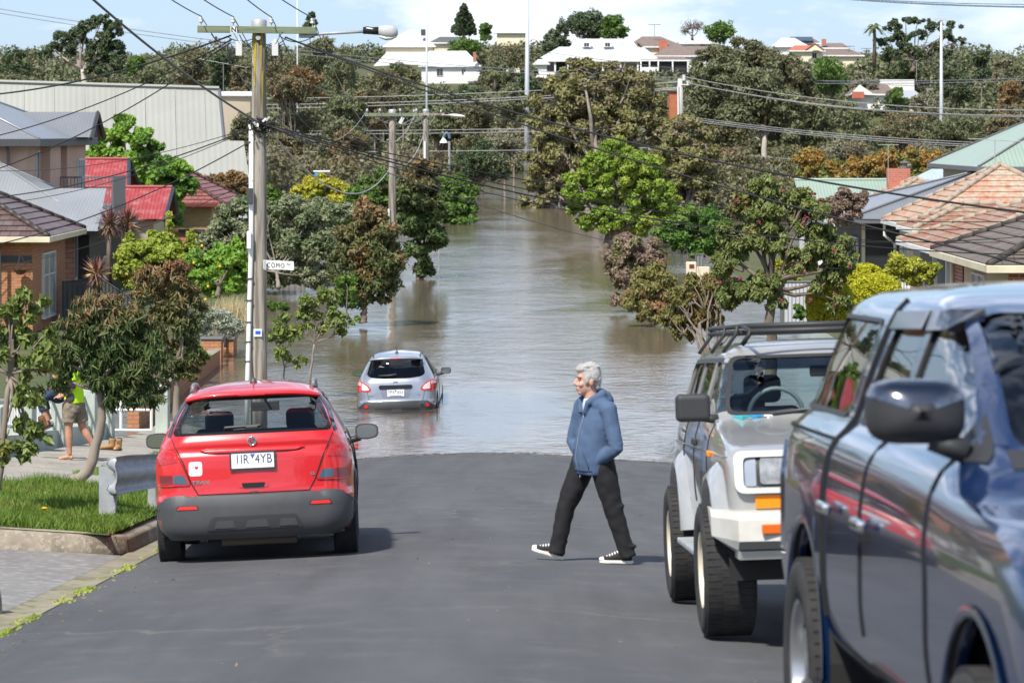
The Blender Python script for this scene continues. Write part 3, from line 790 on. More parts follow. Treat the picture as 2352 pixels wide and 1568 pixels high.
tree('shrub', 'leafy green shrub beside the pale slatted fence under the large flowering gum', 'shrub', P(1850, 735, 62), vb([
 (1845, 715, 22, 20), (1865, 725, 18, 14)], 63), 900, .09, .04, lm_shiny, None, 0, 37, ncl=10, crs=(.3, .44))
for i, (x, D, lab) in enumerate([(1880, 160, 'leftmost of the orange leaved trees above the green roof'), (2010, 170, 'middle orange and green leaved tree above the red chimney'), (2140, 172, 'orange leaved tree above the blue skylight'), (2240, 178, 'rightmost orange leaved tree before the pale green roof')]):
 rr = np.random.default_rng(50 + i)
 tree('autumn_tree', lab, 'tree', P(x, 470, D), vb([(x + rr.uniform(-55, 55), 385 + rr.uniform(-32, 36), rr.uniform(22, 36), rr.uniform(16, 26)) for _ in range(9)], D), 5200, .24, .1, lm_orange, m_bark, .1, 38 + i, ncl=13, crs=(.26, .42), twigs=12, group='orange leaved trees beyond the right roofs')
# ---- wood standing in and beside the river, and the hillside
GL = {'A': lm_hillA, 'B': lm_hillB, 'C': lm_hillC, 'D': lm_hillD, 'E': lm_darkev, 'G': lm_midgreen}
def bushtree(key, x, ytop, w, h, D, seed, label, name='gum_tree', cat='tree', group=None, n=None, bark=m_palebark, foot=None, leaf=None, nb=13, dens=1.0, **kw):
 rr = np.random.default_rng(seed)
 bl = []
 for k in range(nb):
  u = rr.uniform(-1, 1); t = rr.uniform(0, 1)
  wid = 1 if t > .3 else .6 + t * 1.3
  sx = w * .5 * rr.uniform(.36, .54)
  bl.append((x + u * (w * .5 - sx) * min(1, wid), ytop + sx * .75 + t * max(4, h - sx * 1.3), sx, sx * rr.uniform(.62, .85), rr.uniform(-.5, .5) * w * D / FV))
 bl.append((x + rr.uniform(-.15, .15) * w, ytop + w * .2, w * .24, w * .19))
 s = D / FV
 L = leaf or max(.18, .0009 * D)
 n = n or int(min(34000, max(2500, 1.0 * (w * s) * (h * s) / (L * L * .4) * 5.5 * dens)))
 f = foot if foot is not None else P(x, ytop + h, D)
 f = V(f); f.z = min(f.z, ground_z(f.x, f.y) if f.y > 395 else max(ground_z(f.x, f.y), -.6)) if foot is None else f.z
 return tree(name, label, cat, f, vb(bl, D), n, L, L * .42, GL[key] if isinstance(key, str) else key, bark, max(.1, w * s * .018), seed, group, ncl=kw.pop('ncl', 18), crs=kw.pop('crs', (.24, .4)), twigs=kw.pop('twigs', 14), **kw)
near = [
 ('A', 575, 255, 110, 120, 178, 'brown leafy gum in front of the beige shed at the church end'),
 # key, centre, top, width, height, distance, label
 ('A', 660, 170, 150, 200, 250, 'brown green bushy gum right of the wooden pole top, below the rusty tree'),
 ('D', 700, 150, 110, 90, 285, 'rusty orange leaved gum just right of the wooden pole top'),
 ('C', 620, 330, 120, 130, 215, 'pale trunked grey gum behind the grey green olive like tree'),
 ('A', 560, 220, 120, 190, 240, 'brown gum beyond the right end of the church roof'),
 ('B', 790, 215, 130, 200, 245, 'olive gum left of the second wooden pole'),
 ('A', 860, 175, 130, 130, 300, 'brown bushy gum below the large pale hill house'),
 ('D', 810, 290, 120, 150, 232, 'rust tinted gum left of the second pole crossarm'),
 ('C', 950, 330, 140, 120, 240, 'grey leaved gum behind the two wooden poles'),
 ('B', 1010, 200, 150, 150, 290, 'dark olive gum below the small white hill house'),
 ('A', 1110, 215, 150, 160, 285, 'brown green gum left of the tall light mast'),
 ('E', 1100, 320, 150, 110, 262, 'dark leafy gum over the far water with a leaning dark trunk'),
 ('C', 1160, 290, 110, 90, 270, 'grey green gum at the foot of the tall light mast'),
 ('B', 1180, 190, 90, 110, 320, 'olive gum beside the tall light mast'),
 ('A', 1700, 330, 160, 150, 232, 'brown grey gum below the pale forked trunk'),
 ('C', 1640, 420, 120, 110, 205, 'twiggy grey gum behind the deep green tree'),
 ('A', 1830, 330, 170, 130, 240, 'brown gum above the orange leaved trees, left'),
 ('B', 1960, 230, 150, 140, 290, 'olive brown gum below the cream hill house'),
 ('A', 2080, 255, 170, 130, 275, 'brown gum with thin white stems above the orange leaved trees'),
 ('C', 1940, 320, 150, 110, 235, 'grey gum with white stems above the red chimney'),
 ('B', 2200, 250, 170, 140, 270, 'olive gum left of the pale green right roof'),
 ('A', 2310, 235, 150, 150, 265, 'brown gum at the right edge above the pale green roof'),
 ('D', 2325, 185, 80, 110, 320, 'rusty green gum at the right picture edge'),
 ('C', 2130, 330, 150, 90, 225, 'grey gum right behind the orange leaved trees'),
 ('B', 1760, 430, 130, 60, 200, 'low grey green gum behind the large flowering gum'),
]
for i, (k, x, yt, w_, h_, D, lab) in enumerate(near):
 bushtree(k, x, yt, w_, h_, D, 200 + i, lab, bare=10)
far = [
 ('B', 925, 142, 105, 62, 515, 'olive shrubby tree between the large pale house and the small white house', 'gum_tree'),
 ('A', 945, 168, 70, 50, 500, 'brown shrubby tree left of the small white hill house wall', 'gum_tree'),
 ('E', 35, 112, 95, 70, 330, 'dark rounded tree at the left skyline edge', 'pine_tree'),
 ('G', 320, 128, 70, 60, 420, 'pale green tree on the skyline right of the tall dark gum', 'gum_tree'),
 ('B', 235, 165, 150, 45, 300, 'low olive tree along the church ridge, left', 'gum_tree'),
 ('B', 20, 165, 110, 45, 290, 'low brown tree behind the church ridge at the left edge', 'gum_tree'),
 ('B', 360, 150, 110, 60, 330, 'olive tree above the church ridge, middle', 'gum_tree'),
 ('A', 440, 108, 110, 110, 360, 'dark brown gum left of the tv antenna', 'gum_tree'),
 ('E', 510, 120, 100, 110, 380, 'dark gum behind the tv antenna', 'gum_tree'),
 ('A', 560, 140, 80, 110, 350, 'dark brown gum left of the wooden pole top', 'gum_tree'),
 ('A', 640, 120, 90, 80, 430, 'brown gum behind the crossarm of the big pole', 'gum_tree'),
 ('B', 735, 88, 110, 90, 450, 'olive brown gum under the street lamp', 'gum_tree'),
 ('B', 795, 130, 95, 80, 430, 'olive gum left of the large pale hill house', 'gum_tree'),
 ('A', 880, 152, 110, 80, 440, 'brown gum below the eaves of the large pale hill house', 'gum_tree'),
 ('B', 925, 178, 80, 80, 420, 'olive gum left of the small white hill house', 'gum_tree'),
 ('E', 1000, 200, 100, 70, 430, 'dark gum below the small white hill house', 'gum_tree'),
 ('E', 1075, 195, 100, 70, 430, 'dark gum right below the small white hill house', 'gum_tree'),
 ('B', 1140, 130, 100, 110, 460, 'olive gum right of the small white hill house', 'gum_tree'),
 ('E', 1225, 150, 90, 90, 450, 'dark gum right of the tall light mast', 'gum_tree'),
 ('A', 1180, 100, 110, 60, 500, 'brown green shrub between the hill houses', 'gum_tree'),
 ('G', 1070, 85, 90, 50, 530, 'mid green garden tree below the dark conifer', 'gum_tree'),
 ('E', 1340, 22, 130, 80, 560, 'big dark broad tree on the skyline above the white gabled house', 'elm_tree'),
 ('E', 1280, 60, 80, 60, 555, 'dark round tree left of the white gabled house', 'elm_tree'),
 ('G', 1410, 34, 80, 60, 558, 'green tree on the skyline right of the big dark broad tree', 'elm_tree'),
 ('G', 1655, 50, 95, 50, 560, 'green tree on the skyline behind the white roof', 'elm_tree'),
 ('G', 1910, 130, 110, 90, 455, 'bright mid green tree below the brown hill roofs', 'elm_tree'),
 ('C', 1985, 160, 70, 70, 470, 'grey tree right of the bright mid green tree', 'gum_tree'),
 ('A', 1850, 205, 110, 100, 360, 'brown gum left of the cream hill house', 'gum_tree'),
 ('E', 2080, 130, 90, 60, 490, 'dark shrub mass under the sprawling skyline gum', 'gum_tree'),
 ('C', 2130, 200, 110, 90, 400, 'grey white stemmed gum left of the right light mast', 'gum_tree'),
 ('E', 2190, 150, 110, 90, 440, 'dark gum behind the right light mast', 'gum_tree'),
 ('E', 2255, 116, 72, 75, 450, 'dense dark conifer right of the right light mast', 'pine_tree'),
 ('C', 2305, 130, 60, 70, 470, 'grey gum at the far right skyline', 'gum_tree'),
 ('B', 2340, 150, 60, 80, 440, 'olive gum at the far right skyline edge', 'gum_tree'),
 ('E', 2060, 205, 70, 60, 380, 'dark green tree beside the cream walled hill house', 'gum_tree'),
 ('G', 2060, 200, 40, 50, 372, 'small bright green tree right of the cream walled hill house', 'gum_tree'),
 ('E', 712, 28, 36, 70, 560, 'dark conical conifer behind the right end of the crossarm', 'conifer'),
 ('G', 1117, 54, 40, 42, 570, 'clipped round bright green tree between the hill houses', 'topiary'),
]
for i, (k, x, yt, w_, h_, D, lab, nm) in enumerate(far):
 bushtree(k, x, yt, w_, h_, D, 300 + i, lab, name=nm, nb=11, twigs=5, dens=.9)
# tall conifer by the hill houses: tiers narrowing to a point
bl = []
for k in range(12):
 t = k / 11
 wdt = 4 + 26 * t ** .8
 for q in range(3): bl.append((1065 + (q - 1) * wdt * .55, 16 + 60 * t, max(4, wdt * .55), 7, (q - 1) * 1.0))
tree('conifer', 'tall dark conical conifer on the skyline left of the round green tree', 'tree', P(1065, 95, 560), vb(bl, 560), 9000, .55, .2, lm_darkev, m_bark, .35, 90, ncl=8, crs=(.3, .5), twigs=0)
# the dark open gum on the left skyline, the sprawling gum on the right and a palm beside it
tree('gum_tree', 'tall dark open crowned gum with pale forked trunk above the church roof', 'tree', P(200, 215, 262), vb([
 (235, 48, 26, 16), (265, 65, 28, 20), (200, 60, 26, 18), (180, 85, 30, 22), (245, 95, 30, 24), (140, 90, 22, 16), (120, 115, 30, 14), (155, 115, 26, 18), (215, 120, 34, 26), (265, 120, 26, 26), (250, 150, 34, 24), (105, 128, 20, 8), (278, 150, 20, 26), (215, 155, 40, 18)], 262),
 14000, .3, .1, lm_darkev, m_palepale, .26, 91, fork=P(190, 160, 262), ncl=11, crs=(.28, .5), twigs=22, twig_r=.24)
tree('gum_tree', 'sprawling umbrella shaped dark gum with sky gaps on the right skyline', 'tree', P(2095, 165, 480), vb([
 (2080, 52, 32, 9), (2110, 46, 26, 8), (2050, 62, 26, 10), (2140, 62, 32, 10), (2175, 82, 28, 12), (2060, 85, 30, 12), (2110, 80, 30, 10), (2030, 95, 24, 10), (2205, 95, 22, 7), (2150, 105, 26, 10), (2080, 110, 30, 12), (2045, 125, 26, 14), (2190, 60, 20, 9), (2175, 125, 18, 8), (2120, 125, 26, 12)], 480),
 9000, .5, .18, lm_darkev, m_bark, .3, 92, fork=P(2100, 140, 480), ncl=9, crs=(.3, .55), twigs=26, twig_r=.3)
tree('bare_tree', 'leafless grey twiggy tree on the skyline behind the brown and white roofs', 'tree', P(1590, 92, 560), vb([(1590, 62, 26, 20), (1575, 72, 18, 14), (1605, 60, 18, 14)], 560), 60, .5, .1, lm_hillC, m_greytwig, .25, 93, ncl=5, twigs=15, bare=130, twig_r=.3)
for i, (x, y, D, lab, fr) in enumerate([(2008, 62, 478, 'feathery palm rising left of the sprawling skyline gum', 16), (1135, 165, 440, 'small palm tree beside the small white hill house', 15), (1130, 350, 330, 'palm tree hanging over the far bank right of the bowed lamp', 17)]):
 t = thing('palm_tree', lab, 'palm', P(x, y + (95 if i == 0 else 45), D))
 rr = np.random.default_rng(70 + i); s = D / FV
 c = P(x, y, D); mb = MB()
 mb.tube([P(x, y + (95 if i == 0 else 45), D), P(x + 1, y + 30, D), c], [.35, .28, .25], 8); mb.build('trunk', m_bark, t, smooth=True)
 C = []; A = []; N = []
 for f in range(fr):
  az = 2 * pi * f / fr + rr.uniform(-.2, .2); el = rr.uniform(-.2, 1.2); Lf = 27 * s
  for k in range(22):
   u = (k + 1) / 22
   d = np.array([cos(az), sin(az), 0]); h = np.array([0, 0, 1.0])
   pos = np.array(c) + d * Lf * u * cos(el) + h * (Lf * u * sin(el) - Lf * .75 * u * u)
   sd_ = np.array([-sin(az), cos(az), 0])
   for q in (-1, 1):
    C.append(pos + sd_ * q * Lf * .09 * (1 - u * .5) - h * Lf * .03); A.append(sd_ * q + d * .6 - h * .5); N.append(h + d * .3 + rr.normal(size=3) * .2)
 link('fronds', leaf_mesh('fronds', np.array(C), np.array(A), np.array(N), np.full(len(C), 8 * s), np.full(len(C), 2.2 * s)), lm_palm, t)
# hillside wood that reads as one mass
rr = np.random.default_rng(5); bl = []
for k in range(1900):
 y = rr.uniform(432, 640); x = rr.uniform(-115, 125) * y / 520
 vx = 1176 + x * FV / y
 h = ground_z(x, y)
 # leave the house plots open
 r_ = rr.uniform(1.6, 2.8) if y > 520 and h > 16 else rr.uniform(2.6, 5.0)
 vt = 305.8 - (h + r_ * 1.6 - CAMZ) * FV / y; vw = r_ * 1.3 * FV / y
 if any(vx + vw > a and vx - vw < b and vt < c and y < d + 6 for a, b, c, d in ((840, 1075, 158, 566), (960, 1108, 180, 511), (1135, 1205, 88, 596), (1238, 1515, 160, 536), (1465, 1590, 160, 530), (1500, 1650, 128, 574), (1775, 1960, 138, 570), (1950, 2062, 222, 472), (2015, 2105, 190, 480))):
  continue
 bl.append((V((x, y, h + r_ * .55)), (r_ * 1.25, r_ * 1.1, r_)))
C, A, N, L_, W_, _ = crown(bl, 230000, .66, .32, rr, ncl=9, crs=(.3, .5))
tag(link('hillside_wood', leaf_mesh('hillside_wood', C, A, N, L_, W_), lm_hillB), kind='stuff')
bl = []
for k in range(420):
 y = rr.uniform(200, 345); side = rr.random() < .5
 x = (rr.uniform(-1200, -160) if side else rr.uniform(330, 1250)) * y / FV
 r_ = rr.uniform(1.4, 3.0)
 bl.append((V((x, y, -.3 + r_ * .8)), (r_ * 1.4, r_ * 1.2, r_)))
C, A, N, L_, W_, _ = crown(bl, 110000, .36, .16, rr, ncl=8, crs=(.3, .5))
tag(link('riverside_scrub', leaf_mesh('riverside_scrub', C, A, N, L_, W_), lm_hillA), kind='stuff')
# ---- blade-leaved plants, grasses, lawn
def spikes(name, label, cat, c, n, L, W, lm, zb=.6, seed=0, stem=None, dead=0, spread=.05):
 rr = np.random.default_rng(seed); t = thing(name, label, cat, (c.x, c.y, c.z - (stem or 0)))
 d = unit(n, rr, zb); pos = np.array(c) + d * L * .5 + rr.normal(size=(n, 3)) * spread
 up = np.cross(np.cross(d, [0, 0, 1.0]), d) + rr.normal(size=(n, 3)) * .2
 Ls = L * rr.uniform(.7, 1.15, n)
 link('leaves', leaf_mesh('leaves', pos, d, up, Ls, np.full(n, W)), lm, t)
 if dead:
  d = unit(dead, rr, -.5); pos = np.array(c) + d * L * .4
  link('dead_leaves', leaf_mesh('dead_leaves', pos, d, rr.normal(size=(dead, 3)), np.full(dead, L * .9), np.full(dead, W)), lm_corddead, t)
 if stem:
  mb = MB(); mb.tube([c - V((0, 0, stem)), c - V((.03, 0, stem / 2)), c], [.09, .075, .07], 8); mb.build('stem', m_bark, t, smooth=True)
 return t
spikes('cordyline', 'purple spiky cordyline head, left and taller of the two by the grey roof', 'cordyline', P(252, 512, 91), 190, .62, .045, lm_cord, .5, 1, 2.0, 50)
spikes('cordyline', 'purple spiky cordyline head, right of the pair by the grey roof', 'cordyline', P(292, 512, 91.5), 190, .66, .045, lm_cord, .4, 2, 2.0, 50)
spikes('cordyline', 'low purple spiky cordyline with orange lower leaves above the charcoal fence', 'cordyline', P(223, 628, 88), 110, .62, .05, lm_cord, .6, 3, .9, 34)
rr = np.random.default_rng(3); n = 900
c = np.array(P(532, 762, 80)); pos = c + rr.normal(size=(n, 3)) * np.array([.26, .25, 0]); d = np.array([0, 0, 1.0]) + rr.normal(size=(n, 3)) * np.array([.25, .25, .05])
Ls = rr.uniform(.6, 1.25, n); pos[:, 2] = c[2] - .1 + Ls / 2
t = thing('ornamental_grass', 'tall dry straw coloured ornamental grass beside the wooden pole', 'grass clump', tuple(c))
link('blades', leaf_mesh('blades', pos, d, rr.normal(size=(n, 3)), Ls, np.full(n, .018)), lm_drygrass, t)
def lawn(name, region, n, h, seed):
 rr = np.random.default_rng(seed)
 xy = np.array(region(rr, n))
 z = np.array([verge_z(a, b_) for a, b_ in xy])
 n = len(xy)
 tuft = .6 + .9 * rr.random(n) ** 3
 clump = .75 + .5 * np.sin(xy[:, 0] * 3.1 + 1.3 * np.sin(xy[:, 1] * 1.7)) * np.sin(xy[:, 1] * 1.3 + xy[:, 0])
 Ls = h * tuft * clump
 d = np.stack([rr.normal(size=n) * .42, rr.normal(size=n) * .42, np.ones(n)], 1)
 pos = np.stack([xy[:, 0], xy[:, 1], z + Ls * .42], 1)
 return tag(link(name, leaf_mesh(name, pos, d, rr.normal(size=(n, 3)), Ls, np.full(n, .011)), lm_blade), 'long bright green lawn grass on the nature strip', kind='stuff')
lawn('grass', lambda r, n: [(x, y) for x, y in zip(r.uniform(-6.3, -3.78, n), 26.9 + 8.5 * r.random(n)) if not (x < -5.9 and y > 34.3)], 62000, .135, 1)
lawn('grass', lambda r, n: list(zip(r.uniform(-5.95, -3.8, n), r.uniform(38.3, 55, n))), 36000, .075, 2)
lawn('grass', lambda r, n: list(zip(r.uniform(3.82, 7.5, n), r.uniform(24, 54, n))), 14000, .1, 3)
# weeds along the gutter
rr = np.random.default_rng(8); n = 2600
yy = rr.uniform(18, 30, n); xx = -3.37 + rr.normal(size=n) * .035
keep = (np.sin(yy * 5.1) + np.sin(yy * 2.3 + 1) + rr.normal(size=n) * .4) > .45
yy = yy[keep]; xx = xx[keep]; n = len(yy)
zz = np.array([base(b_) - .115 for b_ in yy])
tag(link('gutter_weeds', leaf_mesh('gutter_weeds', np.stack([xx, yy, zz + .012], 1), np.stack([rr.normal(size=n), rr.normal(size=n), np.ones(n) * .8], 1), rr.normal(size=(n, 3)), rr.uniform(.02, .06, n), np.full(n, .012)), lm_lemon), kind='stuff')
# flotsam left along the water's edge: leaves, twigs and bark
rr = np.random.default_rng(21); n = 1500
xx = rr.uniform(-3.2, 3.3, n); off = rr.normal(size=n) * .16 - .12 + .12 * np.sin(xx * 2.3)
yy = np.array([55.1 + camber(a) / .0824 for a in xx]) + off
zz = np.array([max(0, road_z(a, b_)) + .008 for a, b_ in zip(xx, yy)])
dx = rr.normal(size=(n, 3)) * np.array([1, 1, .06])
tag(link('flotsam', leaf_mesh('flotsam', np.stack([xx, yy, zz], 1), dx, np.array([0, 0, 1.0]) + rr.normal(size=(n, 3)) * .2, rr.uniform(.03, .16, n), rr.uniform(.008, .03, n)), leafmat('sodden leaves and twigs', (.03, .02, .012), (.09, .06, .03), trans=.05)), kind='stuff')
n = 420; xx = rr.uniform(-3.3, 3.4, n); yy = rr.uniform(15, 52, n); k_ = rr.random(n) < .55; xx[k_] = -3.3 + np.abs(rr.normal(size=k_.sum())) * .22
zz = np.array([road_z(a, b_) + .006 for a, b_ in zip(xx, yy)]); dx = rr.normal(size=(n, 3)) * np.array([1, 1, .1])
tag(link('leaf_litter', leaf_mesh('leaf_litter', np.stack([xx, yy, zz], 1), dx, np.array([0, 0, 1.0]) + rr.normal(size=(n, 3)) * .3, rr.uniform(.02, .06, n), rr.uniform(.008, .02, n)), leafmat('dry leaf litter', (.07, .05, .025), (.16, .11, .05), trans=.05)), kind='stuff')
# lemons
m_lemon = mat('lemon peel', (.75, .42, .02), .45)
for i, (x, y) in enumerate([(464, 565), (366, 632), (445, 604), (398, 640), (478, 658), (430, 645), (472, 688), (505, 612)]):
 mb = MB(); mb.ell(P(x, y, 86.6), (.04, .04, .048), 10, 8)
 tag(mb.build('lemon', m_lemon, smooth=True), 'ripe yellow lemon among the bright green lemon leaves', 'lemon', 'lemons on the lemon trees')
# red gum blossom clusters on the flowering gum
m_bloss = mat('crimson blossom', (.15, .018, .03), .8, col2=(.26, .04, .06), ns=30)
for i, (x, y) in enumerate([(1870, 445), (1800, 440), (1745, 512), (1850, 500), (1690, 462), (1885, 458), (1845, 515), (1915, 575), (1700, 640), (1952, 612), (1848, 625), (1655, 650), (1920, 700), (1860, 690), (1795, 690)]):
 mb = MB(); rr = np.random.default_rng(i)
 for q in range(9): mb.ell(P(x, y, 59.2) + V(rr.normal(size=3)) * .02, .02, 6, 5)
 tag(mb.build('gum_blossom', m_bloss, smooth=True), 'small crimson blossom cluster on the large flowering gum', 'blossom', 'crimson blossoms on the flowering gum')
# ------ houses
m_tile_brown = brickmat('brown glazed roof tiles', (.10, .062, .055), (.15, .10, .095), (.05, .035, .03), .30, .34, .012, .5, .5, (.2, .19, .18), .5, .7, .8)
m_tile_grey = brickmat('dark grey brown roof tiles', (.125, .10, .085), (.17, .14, .12), (.05, .04, .035), .30, .34, .012, .7, 0, (.10, .09, .08), .5, .7, .5)
m_tile_orange = brickmat('terracotta roof tiles with lichen', (.25, .088, .052), (.32, .135, .088), (.26, .10, .06), .26, .33, .009, .8, .5, (.31, .29, .22), .39, .55, .55)
m_tile_lichen = brickmat('lichen covered terracotta roof tiles', (.40, .14, .07), (.45, .22, .14), (.26, .15, .10), .26, .33, .009, .85, .5, (.40, .37, .29), .36, .5, .55)
m_tile_red = brickmat('red brown roof tiles', (.20, .065, .055), (.27, .10, .08), (.07, .03, .03), .3, .33, .014, .6, .5, (.25, .2, .17), .52, .7, .8)
m_tile_hill = brickmat('grey brown tiles', (.17, .13, .11), (.22, .17, .15), (.1, .08, .07), .3, .34, .01, .7)
m_tile_hillred = brickmat('orange red tiles', (.42, .12, .07), (.5, .17, .1), (.2, .06, .04), .3, .34, .01, .7)
m_iron_grey = ribmat('grey corrugated iron', (.30, .315, .325), (.36, .37, .375), .12, bst=.3, rough=.35, metal=.3)
m_iron_mid = ribmat('blue grey corrugated iron', (.235, .25, .27), (.27, .285, .305), .12, bst=.3, rough=.35, metal=.3)
m_iron_red = ribmat('faded red corrugated iron', (.31, .045, .052), (.38, .17, .165), .15, bst=.7, rough=.6, metal=0, lo=.5, hi=.74, ns=2.6)
m_iron_green = ribmat('pale green corrugated iron', (.31, .40, .33), (.28, .36, .30), .15, bst=.5, rough=.4, metal=.1)
m_iron_white = ribmat('white corrugated iron', (.70, .73, .77), (.64, .67, .71), .2, bst=.4, rough=.4, metal=.1)
m_church = ribmat('pale grey green roof sheeting', (.30, .31, .282), (.26, .268, .245), .33, bst=.05, rough=.55, metal=.1, ns=.25)
m_brick_org = brickmat('orange brick', (.40, .165, .075), (.50, .225, .105), (.22, .14, .09), .24, .086, .010)
m_brick_pink = brickmat('pink brick with pale joints', (.46, .23, .16), (.52, .28, .20), (.26, .15, .10), .4, .17, .012)
m_brick_red = brickmat('red brick with white joints', (.30, .075, .05), (.38, .11, .07), (.45, .40, .35), .24, .086, .011)
m_brick_yel = brickmat('yellow brick', (.46, .30, .12), (.52, .36, .16), (.35, .26, .15), .24, .086, .010)
m_render_pink = mat('salmon pink render', (.60, .41, .31), .9, col2=(.55, .37, .28), ns=.8, bs=60, bst=.15)
m_render_cream = mat('cream render', (.55, .47, .34), .9, col2=(.5, .43, .31), ns=.8)
m_cream = mat('cream paint', (.70, .64, .47), .5, col2=(.6, .54, .39), ns=1.5)
m_white = mat('white paint', (.78, .78, .76), .5, col2=(.68, .68, .66), ns=1.3)
m_hillwhite = mat('white weatherboard', (.80, .79, .76), .6, col2=(.72, .71, .68), ns=.3)
m_hillcream = mat('cream walls', (.74, .66, .48), .7)
m_dk = mat('charcoal trim', (.055, .058, .062), .5)
m_void = mat('dark interior', (.012, .012, .013), .6)
m_pane = mat('window glass', (.025, .03, .035), .06, spec=.8)
m_curtain = mat('window with pale blind', (.32, .34, .36), .15, col2=(.14, .16, .18), ns=1.4, stretch=(3, 3, .4))
m_gutter_grey = mat('grey gutter paint', (.13, .135, .145), .4)
m_wb_dark = ribmat('charcoal weatherboard', (.032, .033, .036), (.045, .046, .05), .17, 'Y', 1.0, .6, 0, sharp=True)
m_wb_cream = ribmat('cream weatherboard', (.62, .56, .40), (.54, .48, .33), .17, 'Y', 1.0, .6, 0, sharp=True)
m_wb_grey = ribmat('grey weatherboard', (.33, .32, .30), (.28, .27, .26), .17, 'Y', 1.0, .6, 0, sharp=True)
m_chim = brickmat('red chimney brick', (.40, .10, .06), (.46, .14, .09), (.35, .25, .2), .24, .09, .01)
m_redbrown = mat('oxblood fascia', (.16, .03, .028), .5)
def courses(mb, bl, br, tr, tl, row=.33, step=.035, nmax=40):
 """a roof slope laid in overlapping courses; each course kicks up at its lower edge"""
 bl, br, tr, tl = map(V, (bl, br, tr, tl))
 up = ((tl + tr) / 2 - (bl + br) / 2); n = max(1, min(nmax, int(round(up.length / row))))
 along = (br - bl).normalized() if (br - bl).length > 1e-6 else (tr - tl).normalized()
 nrm = along.cross(up).normalized()
 if nrm.z < 0: nrm = -nrm
 upn = (up - along * up.dot(along)).normalized()
 for i in range(n):
  a = i / n; b = (i + 1) / n
  p0 = bl.lerp(tl, a) + nrm * step; p1 = br.lerp(tr, a) + nrm * step
  p2 = br.lerp(tr, b) + nrm * .004; p3 = bl.lerp(tl, b) + nrm * .004
  uv = [((q - bl).dot(along), (q - bl).dot(upn)) for q in (p0, p1, p2, p3)]
  mb.add([p0, p1, p2, p3], [(0, 1, 2, 3)], [uv])
  q0 = bl.lerp(tl, a) - nrm * .01; q1 = br.lerp(tr, a) - nrm * .01
  mb.add([q0, q1, p1, p0], [(0, 1, 2, 3)], [[uv[0], uv[1], uv[1], uv[0]]])
def slope(mb, bl, br, tr, tl):
 bl, br, tr, tl = map(V, (bl, br, tr, tl))
 along = (br - bl).normalized() if (br - bl).length > 1e-6 else (tr - tl).normalized()
 up = ((tl + tr) / 2 - (bl + br) / 2); upn = (up - along * up.dot(along)).normalized()
 uv = [((q - bl).dot(along), (q - bl).dot(upn)) for q in (bl, br, tr, tl)]
 mb.add([bl, br, tr, tl], [(0, 1, 2, 3)], [uv])
def hip(x0, x1, y0, y1, ze, pitch, tiled=True, row=.33, step=.035):
 """hipped roof over a rectangle; returns roof mesh, ridge ends and hip lines"""
 mb = MB(); w_ = x1 - x0; d = y1 - y0
 if w_ >= d:
  h = d / 2 * pitch; a = V((x0 + d / 2, (y0 + y1) / 2, ze + h)); b = V((x1 - d / 2, (y0 + y1) / 2, ze + h))
 else:
  h = w_ / 2 * pitch; a = V(((x0 + x1) / 2, y0 + w_ / 2, ze + h)); b = V(((x0 + x1) / 2, y1 - w_ / 2, ze + h))
 A = V((x0, y0, ze)); B = V((x1, y0, ze)); C = V((x1, y1, ze)); D = V((x0, y1, ze))
 fn = (lambda *q: courses(mb, *q, row=row, step=step)) if tiled else (lambda *q: slope(mb, *q))
 if w_ >= d:
  fn(A, B, b, a); fn(B, C, b, b); fn(C, D, a, b); fn(D, A, a, a)
  lines = [(A, a), (B, b), (C, b), (D, a), (a, b)]
 else:
  fn(A, B, a, a); fn(B, C, b, a); fn(C, D, b, b); fn(D, A, a, b)
  lines = [(A, a), (B, a), (C, b), (D, b), (a, b)]
 return mb, lines
def ridgecaps(lines, r=.09, lift=.03):
 mb = MB()
 for a, b in lines:
  a = V(a) + V((0, 0, lift)); b = V(b) + V((0, 0, lift)); L = (b - a).length
  if L < .2: continue
  n = max(2, int(L / .42)) if r > .065 else 1
  for i in range(n):
   p = a.lerp(b, i / n); q = a.lerp(b, (i + 1.06) / n)
   mb.tube([p, q], [r * 1.06, r * .94], 7)
 return mb
def eaves(x0, x1, y0, y1, ze, m, parent, h=.16, name='gutter'):
 mb = MB()
 e = .06
 mb.box(x0 - e, x1 + e, y0 - e, y0, ze - h, ze + .01); mb.box(x0 - e, x1 + e, y1, y1 + e, ze - h, ze + .01)
 mb.box(x0 - e, x0, y0, y1, ze - h, ze + .01); mb.box(x1, x1 + e, y0, y1, ze - h, ze + .01)
 mb.build(name, m, parent, bevel=.012)
 s = MB(); s.quad((x0, y0, ze - h + .015), (x0, y1, ze - h + .015), (x1, y1, ze - h + .015), (x1, y0, ze - h + .015))
 s.build('soffit', m, parent)
def walls(x0, x1, y0, y1, z0, z1, m, parent, name='wall'):
 mb = MB()
 mb.wall((x0, y0, 0), (x1, y0, 0), z0, z1); mb.wall((x1, y0, 0), (x1, y1, 0), z0, z1)
 mb.wall((x1, y1, 0), (x0, y1, 0), z0, z1); mb.wall((x0, y1, 0), (x0, y0, 0), z0, z1)
 return mb.build(name, m, parent)
